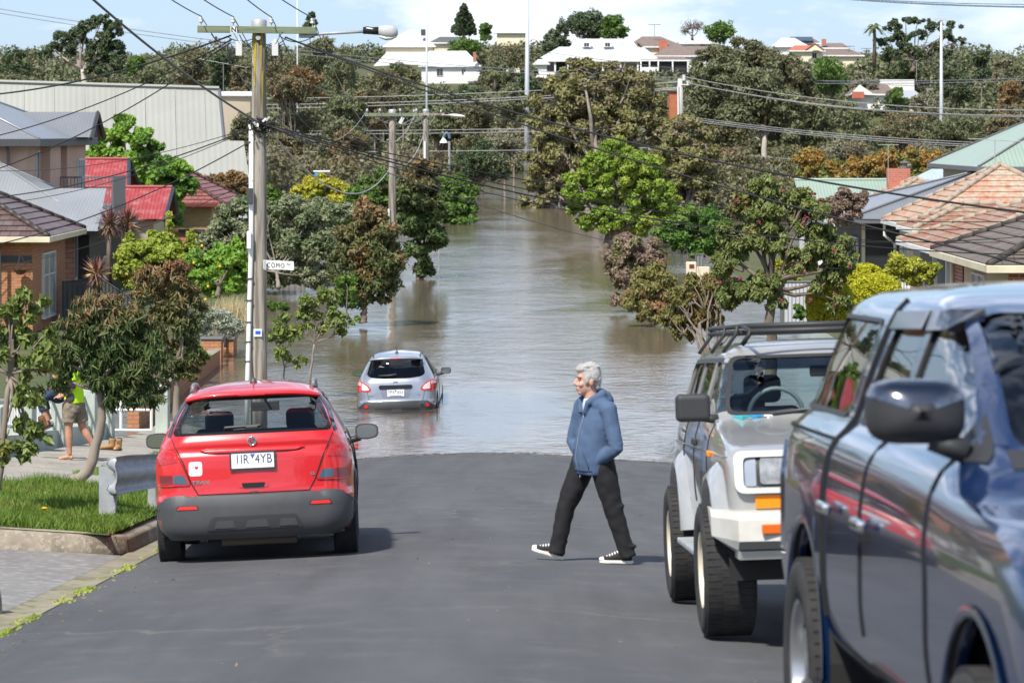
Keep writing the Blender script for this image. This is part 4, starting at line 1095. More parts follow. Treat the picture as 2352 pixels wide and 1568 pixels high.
def window(parent, c, w_, h, face, fm=None, pm=None, mull=1, trans=0, t=.06, name='window', sill=True):
 """framed window standing on a wall face ('x+' looks to +x, 'y-' looks at the camera, 'x-')"""
 fm = fm or m_white; pm = pm or m_pane
 R = {'y-': 0, 'x+': pi / 2, 'x-': -pi / 2}[face]
 M = Matrix.Translation(V(c)) @ Matrix.Rotation(R, 4, 'Z')
 f = MB(); b = .05
 f.box(-w_ / 2 - b, w_ / 2 + b, -t, .02, h / 2, h / 2 + b, M); f.box(-w_ / 2 - b, w_ / 2 + b, -t - .02, .02, -h / 2 - b, -h / 2, M)
 f.box(-w_ / 2 - b, -w_ / 2, -t, .02, -h / 2, h / 2, M); f.box(w_ / 2, w_ / 2 + b, -t, .02, -h / 2, h / 2, M)
 for i in range(mull):
  x = -w_ / 2 + w_ * (i + 1) / (mull + 1); f.box(x - .02, x + .02, -t + .01, .02, -h / 2, h / 2, M)
 for i in range(trans):
  z = h / 2 - h * (i + 1) / (trans + 2.0); f.box(-w_ / 2, w_ / 2, -t + .012, .02, z - .018, z + .018, M)
 fo = f.build(name, fm, parent)
 p = MB(); p.box(-w_ / 2, w_ / 2, -.018, .0, -h / 2, h / 2, M)
 po = p.build('pane', pm, fo)
 return fo
def tilehouse(name, label, x0, x1, y0, y1, zf, ze, pitch, tile, wallm, gm, over=.5, caps=True, tiled=True, group=None):
 t = thing(name, label, 'house', ((x0 + x1) / 2, (y0 + y1) / 2, zf), group=group)
 r, lines = hip(x0, x1, y0, y1, ze, pitch, tiled)
 ro = r.build('roof', tile, t)
 if caps: ridgecaps(lines, .09 if tiled else .045).build('ridge_cap', tile if tiled else gm, ro, smooth=True)
 eaves(x0, x1, y0, y1, ze, gm, t)
 walls(x0 + over, x1 - over, y0 + over, y1 - over, zf - 1.2, ze - .1, wallm, t)
 return t
# -- left: orange brick house with brown tiles
t = tilehouse('brick_house', 'orange brick house with brown tiled hip roof and cream gutter at the left edge', -24, -13.7, 84, 91.2, .4, 3.12, .5, m_tile_brown, m_brick_org, m_cream, over=.55)
window(t, (-14.25 + .02, 87.3, 1.55), 2.2, 1.9, 'x+', m_white, m_curtain, 1, 1)
mb = MB(); mb.box(-24, -14.27, 84.53, 84.56, 2.35, 2.55); mb.build('lintel', m_dk, t)
mb = MB(); mb.box(-15.5, -15.42, 84.1, 84.18, .3, 3.0); mb.box(-15.2, -15.12, 84.1, 84.18, .3, 3.0)
for k in range(7): mb.tube([(-15.46, 84.14, .4 + k * .37), (-15.16, 84.14, .75 + k * .37)], .014, 5)
mb.build('porch_post', m_dk, t)
for i in range(1):
 k = thing('hanging_basket', 'brown hanging basket in the porch of the orange brick house', 'basket', P(47, 625, 84.2))
 mb = MB(); mb.lathe([(0, -.14), (.12, -.12), (.2, 0), (.21, .02)], 12, Matrix.Translation(P(47, 620, 84.2))); mb.build('bowl', mat('coir basket', (.12, .06, .03), 1, bs=40), k)
 mb = MB()
 for a in range(3): mb.tube([P(47, 620, 84.2) + V((.2 * cos(a * 2.1), .2 * sin(a * 2.1), 0)), P(47, 582, 84.2)], .008, 4)
 mb.build('chain', m_dk, k)
# -- left: grey iron roofed charcoal weatherboard house
t = thing('weatherboard_house', 'charcoal weatherboard house with grey corrugated hip roof behind the orange brick house', 'house', (-18, 99, .3))
mb, lines = hip(-24, -13.6, 94.5, 103, 2.95, .52, False)
mb.build('roof', m_iron_grey, t)
ridgecaps(lines, .045, .015).build('ridge_cap', m_iron_grey, t, smooth=True)
mb = MB(); slope(mb, (-16.6, 93.3, 2.98), (-13.6, 93.3, 2.98), (-13.9, 97.5, 4.3), (-16.6, 97.5, 4.3)); mb.build('porch_roof', m_iron_grey, t)
eaves(-24, -13.6, 94.5, 103, 2.95, m_gutter_grey, t, .14)
walls(-23.6, -14.1, 94.9, 102.6, -.9, 2.85, m_wb_dark, t)
mb = MB(); mb.wall((-15.4, 94.6, 0), (-14.55, 94.6, 0), -.5, 2.75); mb.wall((-14.55, 94.6, 0), (-14.55, 95, 0), -.5, 2.75); mb.build('brick_return', m_brick_pink, t)
mb = MB(); mb.tube([(-14.45, 94.4, -.3), (-14.45, 94.4, 2.8)], .05, 8); mb.build('downpipe', m_gutter_grey, t)
window(t, (-14.08, 98.5, 1.3), .9, 1.2, 'x+', m_white, m_pane, 1)
# -- left: pink two storey house
t = thing('two_storey_house', 'pink rendered two storey house with grey metal roof and balcony', 'house', (-21, 106, .3))
walls(-30, -17.1, 100, 112, -.6, 5.75, m_render_pink, t)
mb = MB(); mb.box(-17.1, -16.75, 103.2, 105.6, -.6, 5.74); mb.box(-17.1, -16.8, 107.4, 112.0, -.6, 5.735); mb.build('wall_bay', m_render_pink, t)
r, lines = hip(-32, -16.5, 99.3, 113, 5.98, .42, False)
r.build('roof', m_iron_mid, t); ridgecaps(lines, .045, .015).build('ridge_cap', m_iron_mid, t, smooth=True)
eaves(-32, -16.5, 99.3, 113, 5.98, m_dk, t, .26)
gz_ = 7.0
mb = MB()
slope(mb, (-18.6, 107.6, 6.03), (-15.9, 107.6, 6.03), (-15.9, 109.3, gz_), (-20, 109.3, gz_)); slope(mb, (-15.9, 111, 6.03), (-18.6, 111, 6.03), (-20, 109.3, gz_), (-15.9, 109.3, gz_))
mb.build('gable_roof', m_iron_mid, t)
mb = MB(); mb.extrude([(-16.1, 107.75, 6.0), (-16.1, 110.85, 6.0), (-16.1, 109.3, 6.9)], (.04, 0, 0)); mb.build('gable_end', mat('brown gable', (.10, .06, .05), .8), t)
mb = MB()
mb.tube([(-15.92, 107.55, 5.97), (-15.92, 109.3, gz_ - .02), (-15.92, 111.05, 5.97)], .09, 4); mb.build('barge_board', m_dk, t)
for (yy, ww, zz, hh) in ((102.3, .5, 4.55, 1.9), (106.4, .45, 4.6, 2.0)):
 window(t, (-17.08, yy, zz), ww, hh, 'x+', m_white, m_pane, 0)
window(t, (-16.78, 110.6, 4.0), 1.5, 2.3, 'x+', m_white, m_curtain, 2)
mb = MB(); mb.tube([P(15, 322, 99.8), P(15, 330, 99.8), P(19, 352, 99.8), P(19, 470, 99.8)], .055, 8); mb.build('downpipe', m_gutter_grey, t)
bal = MB(); bal.box(-17.1, -14.75, 105.4, 108.8, 3.3, 3.5); bo = bal.build('balcony', m_gutter_grey, t)
mb = MB()
for (a, b_) in (((-17, 105.45), (-14.8, 105.45)),):
 mb.box(a[0], b_[0], 105.42, 105.48, 4.52, 4.58)
 n = 17
 for k in range(n + 1):
  x = a[0] + (b_[0] - a[0]) * k / n; mb.box(x - .014, x + .014, 105.435, 105.465, 3.5, 4.52)
mb.box(-17.03, -16.95, 105.4, 105.5, 3.5, 4.75); mb.box(-14.85, -14.77, 105.4, 105.5, 3.5, 4.6)
mb.build('railing', m_gutter_grey, bo)
mb = MB(); mb.box(-14.84, -14.78, 105.5, 108.8, 2.9, 4.58); mb.build('screen', m_iron_mid, bo)
# -- left: red roofs
t = thing('red_roofed_house', 'weathered red iron roof with ridge, upper of the two red roofs by the balcony', 'house', (-18.5, 124, .3))
mb = MB(); slope(mb, (-26, 121, 3.45), (-16.3, 121, 3.45), (-16.7, 123.5, 5.05), (-26, 123.5, 5.05)); slope(mb, (-16.3, 126, 3.45), (-26, 126, 3.45), (-26, 123.5, 5.05), (-16.7, 123.5, 5.05))
mb.build('roof', m_iron_red, t)
mb = MB(); mb.tube([(-26, 123.5, 5.08), (-16.68, 123.5, 5.08)], .07, 6); mb.build('ridge_cap', m_iron_red, t)
mb = MB(); mb.extrude([(-16.9, 121.3, 3.3), (-16.9, 125.7, 3.3), (-16.9, 123.5, 4.8)], (.06, 0, 0)); mb.build('gable_end', mat('timber brown gable', (.26, .13, .06), .8), t)
mb = MB(); mb.tube([(-16.3, 120.95, 3.4), (-16.65, 123.5, 5.03), (-16.3, 126.05, 3.4)], .09, 4); mb.build('barge_board', mat('blue black barge board', (.04, .055, .07), .5), t)
walls(-25.5, -16.95, 121.4, 125.6, -.6, 3.4, m_wb_cream, t)
t = thing('red_roofed_house', 'faded red iron gable roof with blue black barge boards, lower of the two red roofs', 'house', (-15.5, 117, .2))
mb = MB(); slope(mb, (-18.6, 115, 2.72), (-14.1, 115, 2.72), (-14.0, 117.2, 3.95), (-18.6, 117.2, 3.95)); slope(mb, (-14.1, 119.4, 2.72), (-18.6, 119.4, 2.72), (-18.6, 117.2, 3.95), (-14.0, 117.2, 3.95))
mb.build('roof', m_iron_red, t)
mb = MB(); mb.tube([(-18.6, 117.2, 3.98), (-14.0, 117.2, 3.98)], .07, 6); mb.build('ridge_cap', m_iron_red, t)
mb = MB(); mb.extrude([(-14.5, 115.2, 2.6), (-14.5, 119.2, 2.6), (-14.5, 117.2, 3.8)], (.06, 0, 0)); mb.build('gable_end', mat('timber brown gable', (.26, .13, .06), .8), t)
mb = MB(); mb.tube([(-14.05, 114.9, 2.65), (-13.97, 117.2, 3.93), (-14.05, 119.5, 2.65)], .085, 4); mb.build('barge_board', mat('blue black barge board', (.04, .055, .07), .5), t)
walls(-18.4, -14.55, 115.4, 119, -.6, 2.7, m_wb_cream, t)
mb = MB(); slope(mb, (-14.3, 113.6, 1.5), (-12.6, 113.6, 1.5), (-12.8, 115.6, 1.95), (-14.3, 115.6, 1.95)); mb.build('porch_roof', m_iron_red, t)
mb = MB(); mb.box(-14.3, -12.6, 113.55, 113.6, 1.38, 1.5); mb.build('porch_fascia', mat('blue grey fascia', (.16, .2, .24), .5), t)
# -- left: red brown tiled house
t = tilehouse('tiled_house', 'yellow brick house with red brown tiled roof and oxblood fascia', -22, -13.3, 131, 141, .2, 2.95, .55, m_tile_red, m_brick_yel, m_redbrown, over=.6)
mb = MB(); mb.box(-15.4, -14.2, 131.2, 131.57, 1.6, 1.75); mb.build('lintel', m_dk, t)
# -- church hall
t = thing('church_hall', 'long steep roofed pale grey church hall with a lower porch roof', 'church', (-24, 157, .3))
a = P(-120, 186.5, 160.5); b_ = P(503, 205, 163)
dirv = (b_ - a); dirv.z = 0; dirv.normalize(); perp = V((dirv.y, -dirv.x, 0))       # towards the camera side
for sgn, nm in ((1, 'roof'), (-1, 'rear_roof')):
 mb = MB(); lo = perp * sgn * 3.6
 slope(mb, V((a.x, a.y, 2.2)) + lo, V((b_.x, b_.y, 2.2)) + lo + dirv * .4, b_, a); mb.build(nm, m_church, t)
mb = MB(); L = (b_ - a).length; n = int(L / 1.55)
for k in range(n):
 u = (k + .5) / n; q = a.lerp(b_, u); d = V((q.x, q.y, 2.2)) + perp * 3.6
 nn_ = (dirv.cross(q - d)).normalized(); nn_ = nn_ if nn_.z > 0 else -nn_
 mb.tube([q + nn_ * .005, d + nn_ * .005], .028, 4)
mb.build('roof_seams', mat('pale lap seams', (.38, .385, .355), .6), t)
mb = MB(); mb.tube([a + V((0, 0, .05)), b_ + V((0, 0, .05))], .13, 6); mb.build('ridge_cap', m_church, t)
mb = MB(); mb.extrude([V((b_.x, b_.y, -.5)) + perp * 3.2, V((b_.x, b_.y, -.5)) - perp * 3.2, V((b_.x, b_.y, 2.4)) - perp * 3.2, b_ - V((0, 0, .4)), V((b_.x, b_.y, 2.4)) + perp * 3.2], -dirv * .2); mb.build('gable_end', mat('grey gable wall', (.15, .15, .145), .8), t)
mb = MB(); mb.tube([V((b_.x, b_.y, 2.15)) + perp * 3.62 + dirv * .42, b_ + dirv * .02], .1, 4); mb.build('barge_board', m_gutter_grey, t)
mb = MB(); pa = P(428, 322, 159.5); pb = P(560, 324, 160)
lowa = V((pa.x, pa.y, .8)) + perp * 2.9; lowb = V((pb.x, pb.y, .8)) + perp * 2.9 + dirv * .5
slope(mb, lowa, lowb, pb, pa); mb.build('porch_roof', m_church, t)
mb = MB(); mb.extrude([V((pb.x, pb.y, -.4)) + perp * 2.7, V((pb.x, pb.y, -.4)) - perp * .2, pb - V((0, 0, .2))], -dirv * .12); mb.build('porch_gable', mat('grey gable wall', (.15, .15, .145), .8), t)
# beige block behind the church
t = thing('shed', 'plain beige walled building just behind the right end of the church', 'shed', P(560, 300, 190))
mb = MB(); p0 = P(480, 221, 190); p1 = P(575, 224, 191); mb.wall((p0.x, p0.y, 0), (p1.x, p1.y, 0), -.5, p0.z); mb.wall((p1.x, p1.y, 0), (p1.x, p1.y + 6, 0), -.5, p0.z); mb.build('wall', m_render_cream, t)
mb = MB(); mb.extrude([(p0.x, p0.y - .15, p0.z), (p1.x + .15, p1.y - .15, p0.z), (p1.x + .15, p1.y + 6, p0.z + .3), (p0.x, p0.y + 6, p0.z + .3)], (0, 0, .1)); mb.build('roof', m_white, t)
# -- right: dark tiled cream and red brick house
t = tilehouse('brick_house', 'cream and red brick house with dark brown tiled hip roof at the right edge', 10.4, 20, 62, 70.4, .6, 3.3, .42, m_tile_grey, m_render_cream, m_cream, over=.5)
for pa, pb in (((10.9, 62.46, 0), (11.6, 62.46, 0)), ((12.5, 62.46, 0), (13.3, 62.46, 0)), ((10.87, 69.9, 0), (10.87, 68.6, 0))): mb = MB(); mb.wall(pa, pb, -.5, 3.18); mb.build('brick_panel', m_brick_red, t)
mb = MB(); mb.box(11.75, 11.9, 61.8, 61.95, .2, 3.12); mb.box(11.72, 11.93, 61.77, 61.98, 2.78, 3.13); mb.build('porch_post', m_cream, t)
window(t, (10.88, 66.2, 2.2), 1.7, 1.35, 'x-', m_white, m_curtain, 1)
mb = MB(); mb.tube([(10.8, 69.8, .3), (10.8, 69.8, 3.0)], .05, 8); mb.build('downpipe', m_cream, t)
# -- right: terracotta tiled house, stepped hips
t = thing('tiled_house', 'weatherboard house with lichen spotted orange terracotta hip roofs', 'house', (15, 84, .5))
for (x0, x1, y0, y1, ze, pt, mm) in ((11.5, 19, 75.5, 84.8, 3.0, .38, m_tile_orange), (12.3, 18.9, 87.6, 94.4, 3.32, .56, m_tile_lichen), (12.0, 16.5, 84.9, 88.4, 3.32, .4, m_tile_orange)):
 r, lines = hip(x0, x1, y0, y1, ze, pt); ro = r.build('roof', mm, t)
 ridgecaps(lines).build('ridge_cap', m_tile_lichen, ro, smooth=True)
 eaves(x0, x1, y0, y1, ze, m_white, t, .13)
walls(12.1, 18.5, 76.1, 84.4, -.6, 2.9, m_wb_grey, t)
walls(12.8, 18.4, 85.7, 94.0, -.6, 3.2, m_wb_cream, t)
mb = MB(); mb.wall((12.77, 90.5, 0), (12.77, 88.6, 0), -.6, 3.2); mb.build('wall_panel', m_wb_grey, t)
window(t, (12.78, 92.2, 1.7), 1.3, 1.6, 'x-', m_white, m_curtain, 1, 1)
window(t, (12.08, 82.3, 1.6), 1.6, 1.5, 'x-', m_white, m_curtain, 1)
for y in (77.2, 79.6): mb = MB(); mb.box(11.78, 11.9, y, y + .12, -.3, 2.9); mb.build('verandah_post', m_white, t)
mb = MB(); mb.wall((12.06, 84, 0), (12.06, 76.5, 0), -.3, 2.75); mb.build('porch_shade_sheet', m_dk, t)  # dark sheet put in for the shade within the porch
mb = MB(); mb.tube([(12.35, 94.3, 3.2), (12.35, 94.3, 2.8), (12.7, 94.3, 2.5), (12.7, 94.3, .2)], .05, 8); mb.build('downpipe', m_white, t)
# -- right: grey iron roof
t = tilehouse('weatherboard_house', 'house with a broad smooth grey iron hip roof behind the terracotta roofs', 11.4, 22.2, 96.5, 107.3, .5, 3.28, .29, m_iron_mid, m_wb_dark, m_gutter_grey, over=.7, tiled=False)
mb = MB(); mb.wall((12.07, 98.2, 0), (12.07, 97.2, 0), -.4, 3.1); mb.build('wall_panel', m_wb_cream, t)
window(t, (12.06, 100.5, 1.4), 2.6, 2.2, 'x-', m_white, m_void, 3)
mb = MB(); mb.tube([P(2292, 418, 100), P(2292, 402, 100)], .11, 10); mb.build('flue', m_gutter_grey, t)
# -- right: lichen roof and green roofs beyond
t = tilehouse('tiled_house', 'house with pinkish lichened tiled roof between the pale green roof and the grey iron roof', 13.2, 20, 113, 121, .4, 2.6, .5, m_tile_lichen, m_wb_cream, m_white, over=.5)
mb = MB(); c = P(2066, 410, 118); mb.wall(c + V((-.45, 0, 0)), c + V((.45, 0, 0)), 3.0, 4.72); mb.wall(c + V((.45, 0, 0)), c + V((.45, .7, 0)), 3.0, 4.72); mb.wall(c + V((-.45, .7, 0)), c + V((-.45, 0, 0)), 3.0, 4.72)
mb.wall(c + V((.45, .7, 0)), c + V((-.45, .7, 0)), 3.0, 4.72)
mb.add([c + V((x, y, 4.72 - c.z)) for x, y in ((-.45, 0), (.45, 0), (.45, .7), (-.45, .7))], [(0, 1, 2, 3)]); mb.build('chimney', m_chim, t)
mb = MB(); mb.lathe([(.12, 0), (.12, .2), (.2, .22), (.2, .26), (.05, .3)], 10, Matrix.Translation(c + V((.25, .3, 4.72 - c.z))), True); mb.build('chimney_cowl', m_gutter_grey, t)
mb = MB(); mb.extrude([P(2092, 415, 121.2), P(2175, 415, 121.2), P(2218, 393, 123), P(2140, 391, 123)], (0, 0, .06)); mb.build('skylight', mat('blue corrugated skylight', (.36, .44, .66), .25, col2=(.5, .57, .75), ns=3, stretch=(5, .5, 1)), t)
t = thing('green_roofed_house', 'low house with a long pale green iron roof beyond the right gardens', 'house', (16, 130, .3))
mb = MB(); slope(mb, (13.1, 128, 2.7), (22, 128, 2.7), (22, 131, 4.02), (13.0, 131, 4.02)); slope(mb, (22, 134, 2.7), (13.1, 134, 2.7), (13.0, 131, 4.02), (22, 131, 4.02)); mb.build('roof', m_iron_green, t)
mb = MB(); mb.tube([(13.0, 131, 4.05), (22, 131, 4.05)], .07, 6); mb.build('ridge_cap', m_iron_green, t)
walls(13.5, 22, 128.4, 133.6, -.6, 2.6, m_white, t)
mb = MB(); mb.extrude([(13.3, 128.4, 2.6), (13.3, 133.6, 2.6), (13.3, 131, 3.75)], (.05, 0, 0)); mb.build('gable_end', m_white, t)
t = tilehouse('green_roofed_house', 'grey two storey house with pale green hip roof at the right edge', 16.4, 28, 100, 112, .5, 5.0, .5, m_iron_green, m_wb_grey, m_gutter_grey, over=.5, tiled=False)
# -- hill houses
def hillhouse(name, label, vx0, vx1, vye, vyr, vyb, D, dep, tile, wallm, rx0=None, rx1=None, gable=False, wins=(), wm=None, over=6):
 """house on the far hill: eave line vye from vx0 to vx1, ridge vyr from rx0 to rx1, wall foot vyb"""
 A = P(vx0, vye, D); B = P(vx1, vye, D); zf = P(0, vyb, D).z
 t = thing(name, label, 'house', ((A.x + B.x) / 2, D + dep / 2, zf))
 rx0 = vx0 + (vx1 - vx0) * .25 if rx0 is None else rx0; rx1 = vx1 - (vx1 - vx0) * .25 if rx1 is None else rx1
 a = P(rx0, vyr, D); b = P(rx1, vyr, D); a.y = b.y = D + dep / 2
 C = B + V((0, dep, 0)); E = A + V((0, dep, 0))
 mb = MB(); slope(mb, A, B, b, a); slope(mb, B, C, b, b); slope(mb, C, E, a, b); slope(mb, E, A, a, a); mb.build('roof', tile, t)
 s = over * D / FV
 walls(A.x + s, B.x - s, D + s, D + dep - s, zf - 2, A.z - .05, wallm, t)
 mb = MB(); mb.box(A.x, B.x, D - .1, D, A.z - .25, A.z); mb.box(B.x, B.x + .1, D, D + dep, A.z - .25, A.z); mb.box(A.x - .1, A.x, D, D + dep, A.z - .25, A.z); mb.build('gutter', wm or m_white, t)
 for (x, y, ww, hh) in wins:
  c = P(x, y, D); window(t, (c.x, D + s - .01, c.z), ww * D / FV, hh * D / FV, 'y-', m_white, m_pane, 1, t=.1)
 return t
def chimney(t, vx, vyt, vyb, D, w_, m=None):
 c = P(vx, vyb, D); z1 = P(0, vyt, D).z; mb = MB(); h = w_ / 2
 mb.wall(c + V((-h, 0, 0)), c + V((h, 0, 0)), c.z, z1); mb.wall(c + V((h, 0, 0)), c + V((h, w_, 0)), c.z, z1); mb.wall(c + V((-h, w_, 0)), c + V((-h, 0, 0)), c.z, z1)
 mb.wall(c + V((h, w_, 0)), c + V((-h, w_, 0)), c.z, z1)
 mb.add([(c.x - h, c.y, z1), (c.x + h, c.y, z1), (c.x + h, c.y + w_, z1), (c.x - h, c.y + w_, z1)], [(0, 1, 2, 3)])
 mb.build('chimney', m or m_chim, t)
m_bigroof = mat('pale grey roof', (.60, .59, .56), .6, col2=(.54, .53, .51), ns=.4)
hillhouse('hill_house', 'large pale grey roofed house, broad lower roof on the left hill top', 845, 1060, 165, 118, 175, 552, 14, m_bigroof, m_hillcream, 885, 1035)
t = hillhouse('hill_house', 'pyramid roofed pale grey house, highest on the left hill top', 880, 1000, 106, 66, 125, 560, 12, m_bigroof, m_hillcream, 938, 952)
chimney(t, 972, 68, 82, 561, .9, m_dk)
t = hillhouse('hill_house', 'dark grey roofed house right of the pyramid roofed house', 985, 1080, 98, 83, 112, 572, 10, mat('dark slate roof', (.10, .105, .11), .6), m_hillcream)
t = hillhouse('hill_house', 'small white house with pale iron roof and red chimney', 962, 1104, 151, 116, 186, 505, 8, m_iron_white, m_hillwhite, 985, 1070, wins=((1010, 166, 14, 16), (1065, 163, 9, 13)))
chimney(t, 1090, 120, 143, 504, .55)
mb = MB(); q0 = P(1066, 172, 502); q1 = P(1104, 172, 502); slope(mb, q0 - V((0, 0, .5)), q1 - V((0, 0, .5)), q1 + V((0, 2.4, .5)), q0 + V((0, 2.4, .5))); mb.build('lean_to', m_iron_white, t)
hillhouse('hill_house', 'cream house on the skyline behind the round green tree', 1135, 1215, 74, 54, 92, 590, 10, mat('pale cream roof', (.66, .62, .54), .6), m_hillcream, 1160, 1195)
hillhouse('hill_house', 'small cream gabled house half hidden left of the tall light mast', 1143, 1200, 128, 115, 142, 520, 6, m_bigroof, m_hillcream, 1150, 1190)
# long white gabled house with verandah
t = hillhouse('hill_house', 'long white house with gabled upper roof, dormers and verandah', 1300, 1470, 116, 88, 128, 528, 9, m_iron_white, m_hillwhite, 1328, 1452)
mb = MB(); slope(mb, P(1240, 133, 522), P(1512, 135, 522), P(1480, 110, 528), P(1285, 108, 528)); mb.build('verandah_roof', m_iron_white, t)
mb = MB(); mb.box(P(1246, 0, 522).x, P(1508, 0, 522).x, 521.9, 522.1, P(0, 142, 522).z, P(0, 134, 522).z); mb.build('fascia', m_hillwhite, t)
walls(P(1250, 0, 527).x, P(1500, 0, 527).x, 527, 534, P(0, 172, 527).z, P(0, 130, 527).z, m_hillwhite, t, 'lower_wall')
for x in (1250, 1275, 1305, 1345, 1385, 1425, 1465, 1500):
 mb = MB(); c = P(x, 160, 522.3); mb.box(c.x - .15, c.x + .15, c.y, c.y + .25, P(0, 166, 522).z, P(0, 136, 522).z); mb.build('verandah_post', m_hillwhite, t)
mb = MB(); mb.box(P(1256, 0, 526.8).x, P(1300, 0, 526.8).x, 526.85, 526.95, P(0, 163, 527).z, P(0, 142, 527).z); mb.build('porch_shade_sheet', m_void, t)  # black sheet standing in for the shade under the verandah
for x in (1347, 1395):
 c = P(x, 102, 527); d = MB(); d.box(c.x - .75, c.x + .75, 526.3, 529, P(0, 109, 527).z, P(0, 99, 527).z); d.extrude([(c.x - 1.0, 526.2, P(0, 99, 527).z), (c.x + 1.0, 526.2, P(0, 99, 527).z), (c.x, 526.2, P(0, 94, 527).z)], (0, 3, 0)); do = d.build('dormer', m_hillwhite, t)
 window(do, (c.x, 526.29, P(0, 103.5, 527).z), .9, .7, 'y-', m_white, m_pane, 1, t=.05)
hillhouse('shed', 'small white gabled shed left of the long white house', 1225, 1262, 146, 136, 164, 512, 5, m_iron_white, m_hillwhite, 1236, 1252)
t = hillhouse('hill_house', 'cream two storey house with dark brown tiled roof and broad red chimney', 1438, 1572, 107, 82, 152, 548, 11, m_tile_hill, m_hillcream, 1478, 1520, wins=((1462, 122, 12, 10), (1490, 121, 6, 10)))
chimney(t, 1524, 93, 148, 546.5, 1.6, m_tile_hillred)
t = hillhouse('hill_house', 'brown tiled house below the cream two storey house', 1500, 1648, 128, 105, 152, 540, 9, m_tile_hill, m_hillwhite, 1535, 1630, wins=((1600, 139, 24, 12),))
t = hillhouse('hill_house', 'low house with verandah under the brown tiled roofs, right of the domed fig', 1470, 1585, 138, 129, 166, 521, 7, m_tile_hill, m_void, 1480, 1570)
for x in (1472, 1492, 1512, 1545, 1580):
 mb = MB(); c = P(x, 160, 520.7); mb.box(c.x - .13, c.x + .13, c.y, c.y + .2, P(0, 166, 521).z, P(0, 139, 521).z); mb.build('verandah_post', m_hillwhite, t)
mb = MB(); mb.box(P(1472, 0, 520.6).x, P(1512, 0, 520.6).x, 520.6, 520.75, P(0, 166, 521).z, P(0, 155, 521).z); mb.build('balustrade', m_hillwhite, t)
hillhouse('hill_house', 'white roofed house beside the bare tree on the skyline', 1562, 1645, 99, 88, 118, 568, 9, m_iron_white, m_hillwhite, 1582, 1630, wins=((1615, 106, 12, 8),))
hillhouse('hill_house', 'white roofed house with solar panels behind the pale forked gum', 1778, 1858, 106, 86, 125, 560, 9, m_iron_white, m_hillwhite, 1800, 1830)
t = hillhouse('solar_roofed_house', 'grey roof with dark solar panels on the right hill top', 1800, 1885, 99, 86, 118, 572, 9, m_tile_hill, m_hillcream, 1812, 1872)
mb = MB(); mb.extrude([P(1812, 97, 570.8), P(1868, 97, 570.8), P(1866, 88, 574), P(1815, 88, 574)], (0, -.1, .25)); mb.build('solar_panel', mat('solar panel glass', (.05, .06, .09), .2), t)
t = hillhouse('hill_house', 'cream gabled house with orange red roof on the right hill top', 1815, 1895, 116, 103, 146, 545, 8, m_tile_hillred, m_hillcream, 1830, 1868, wins=((1871, 128, 10, 11),))
mb = MB(); g0 = P(1850, 116, 544); g1 = P(1893, 116, 544); g2 = P(1872, 101, 544); mb.extrude([g0, g1, g2], (0, .3, 0)); mb.build('gable_end', m_hillcream, t)
mb = MB(); mb.tube([g0, g2, g1], .16, 4); mb.build('barge_board', m_tile_hillred, t)
hillhouse('hill_house', 'grey brown tiled house right of the cream gabled hill house', 1872, 1985, 127, 112, 150, 552, 10, m_tile_hill, m_hillcream, 1895, 1960)
t = hillhouse('hill_house', 'grey brown tiled house, upper of the right hill top roofs', 1888, 1950, 110, 98, 126, 562, 8, m_tile_hill, m_hillcream, 1900, 1940)
chimney(t, 1893, 90, 104, 562, .8)
t = hillhouse('hill_house', 'white gabled house with grey tiles and a terracotta front below the sprawling gum', 1955, 2060, 216, 194, 224, 466, 8, m_tile_hill, m_hillwhite, 1972, 2045)
mb = MB(); mb.extrude([P(1953, 217, 465.5), P(2010, 219, 465.5), P(1975, 195, 465.5)], (0, .4, 0)); mb.build('gable_end', m_hillwhite, t)
mb = MB(); mb.wall(P(1957, 218, 465.2), P(1985, 218, 465.2), P(0, 226, 465).z, P(0, 211, 465).z); mb.build('front_panel', m_tile_hillred, t)
hillhouse('hill_house', 'blue grey roofed house behind the right light mast', 2062, 2120, 224, 207, 232, 462, 7, mat('blue grey roof', (.36, .39, .42), .5), m_hillcream, 2070, 2108)
t = thing('wall', 'pale rendered road wall on the hillside below the sprawling gum', 'wall', P(2060, 195, 478))
mb = MB(); a = P(2020, 190, 478); b_ = P(2100, 192, 478); mb.box(a.x, b_.x, 478, 478.4, a.z - 1.5, a.z + .5); mb.build('wall_face', m_hillwhite, t)
t = thing('orange_building', 'narrow strip of an orange brick wall behind the concrete power pole', 'building', P(1547, 250, 268))
mb = MB(); a = P(1538, 210, 268); b_ = P(1556, 210, 268); mb.wall(a, b_, -.5, a.z); mb.wall(b_, b_ + V((0, 4, 0)), -.5, a.z); mb.wall(b_ + V((0, 4, 0)), a + V((0, 4, 0)), -.5, a.z); mb.wall(a + V((0, 4, 0)), a, -.5, a.z)
mb.build('wall', mat('orange brickwork', (.42, .14, .06), .8, col2=(.34, .11, .05), ns=3), t)
mb = MB(); mb.box(a.x - .15, b_.x + .15, 267.8, 272.2, a.z, a.z + .15); mb.build('roof', m_gutter_grey, t)
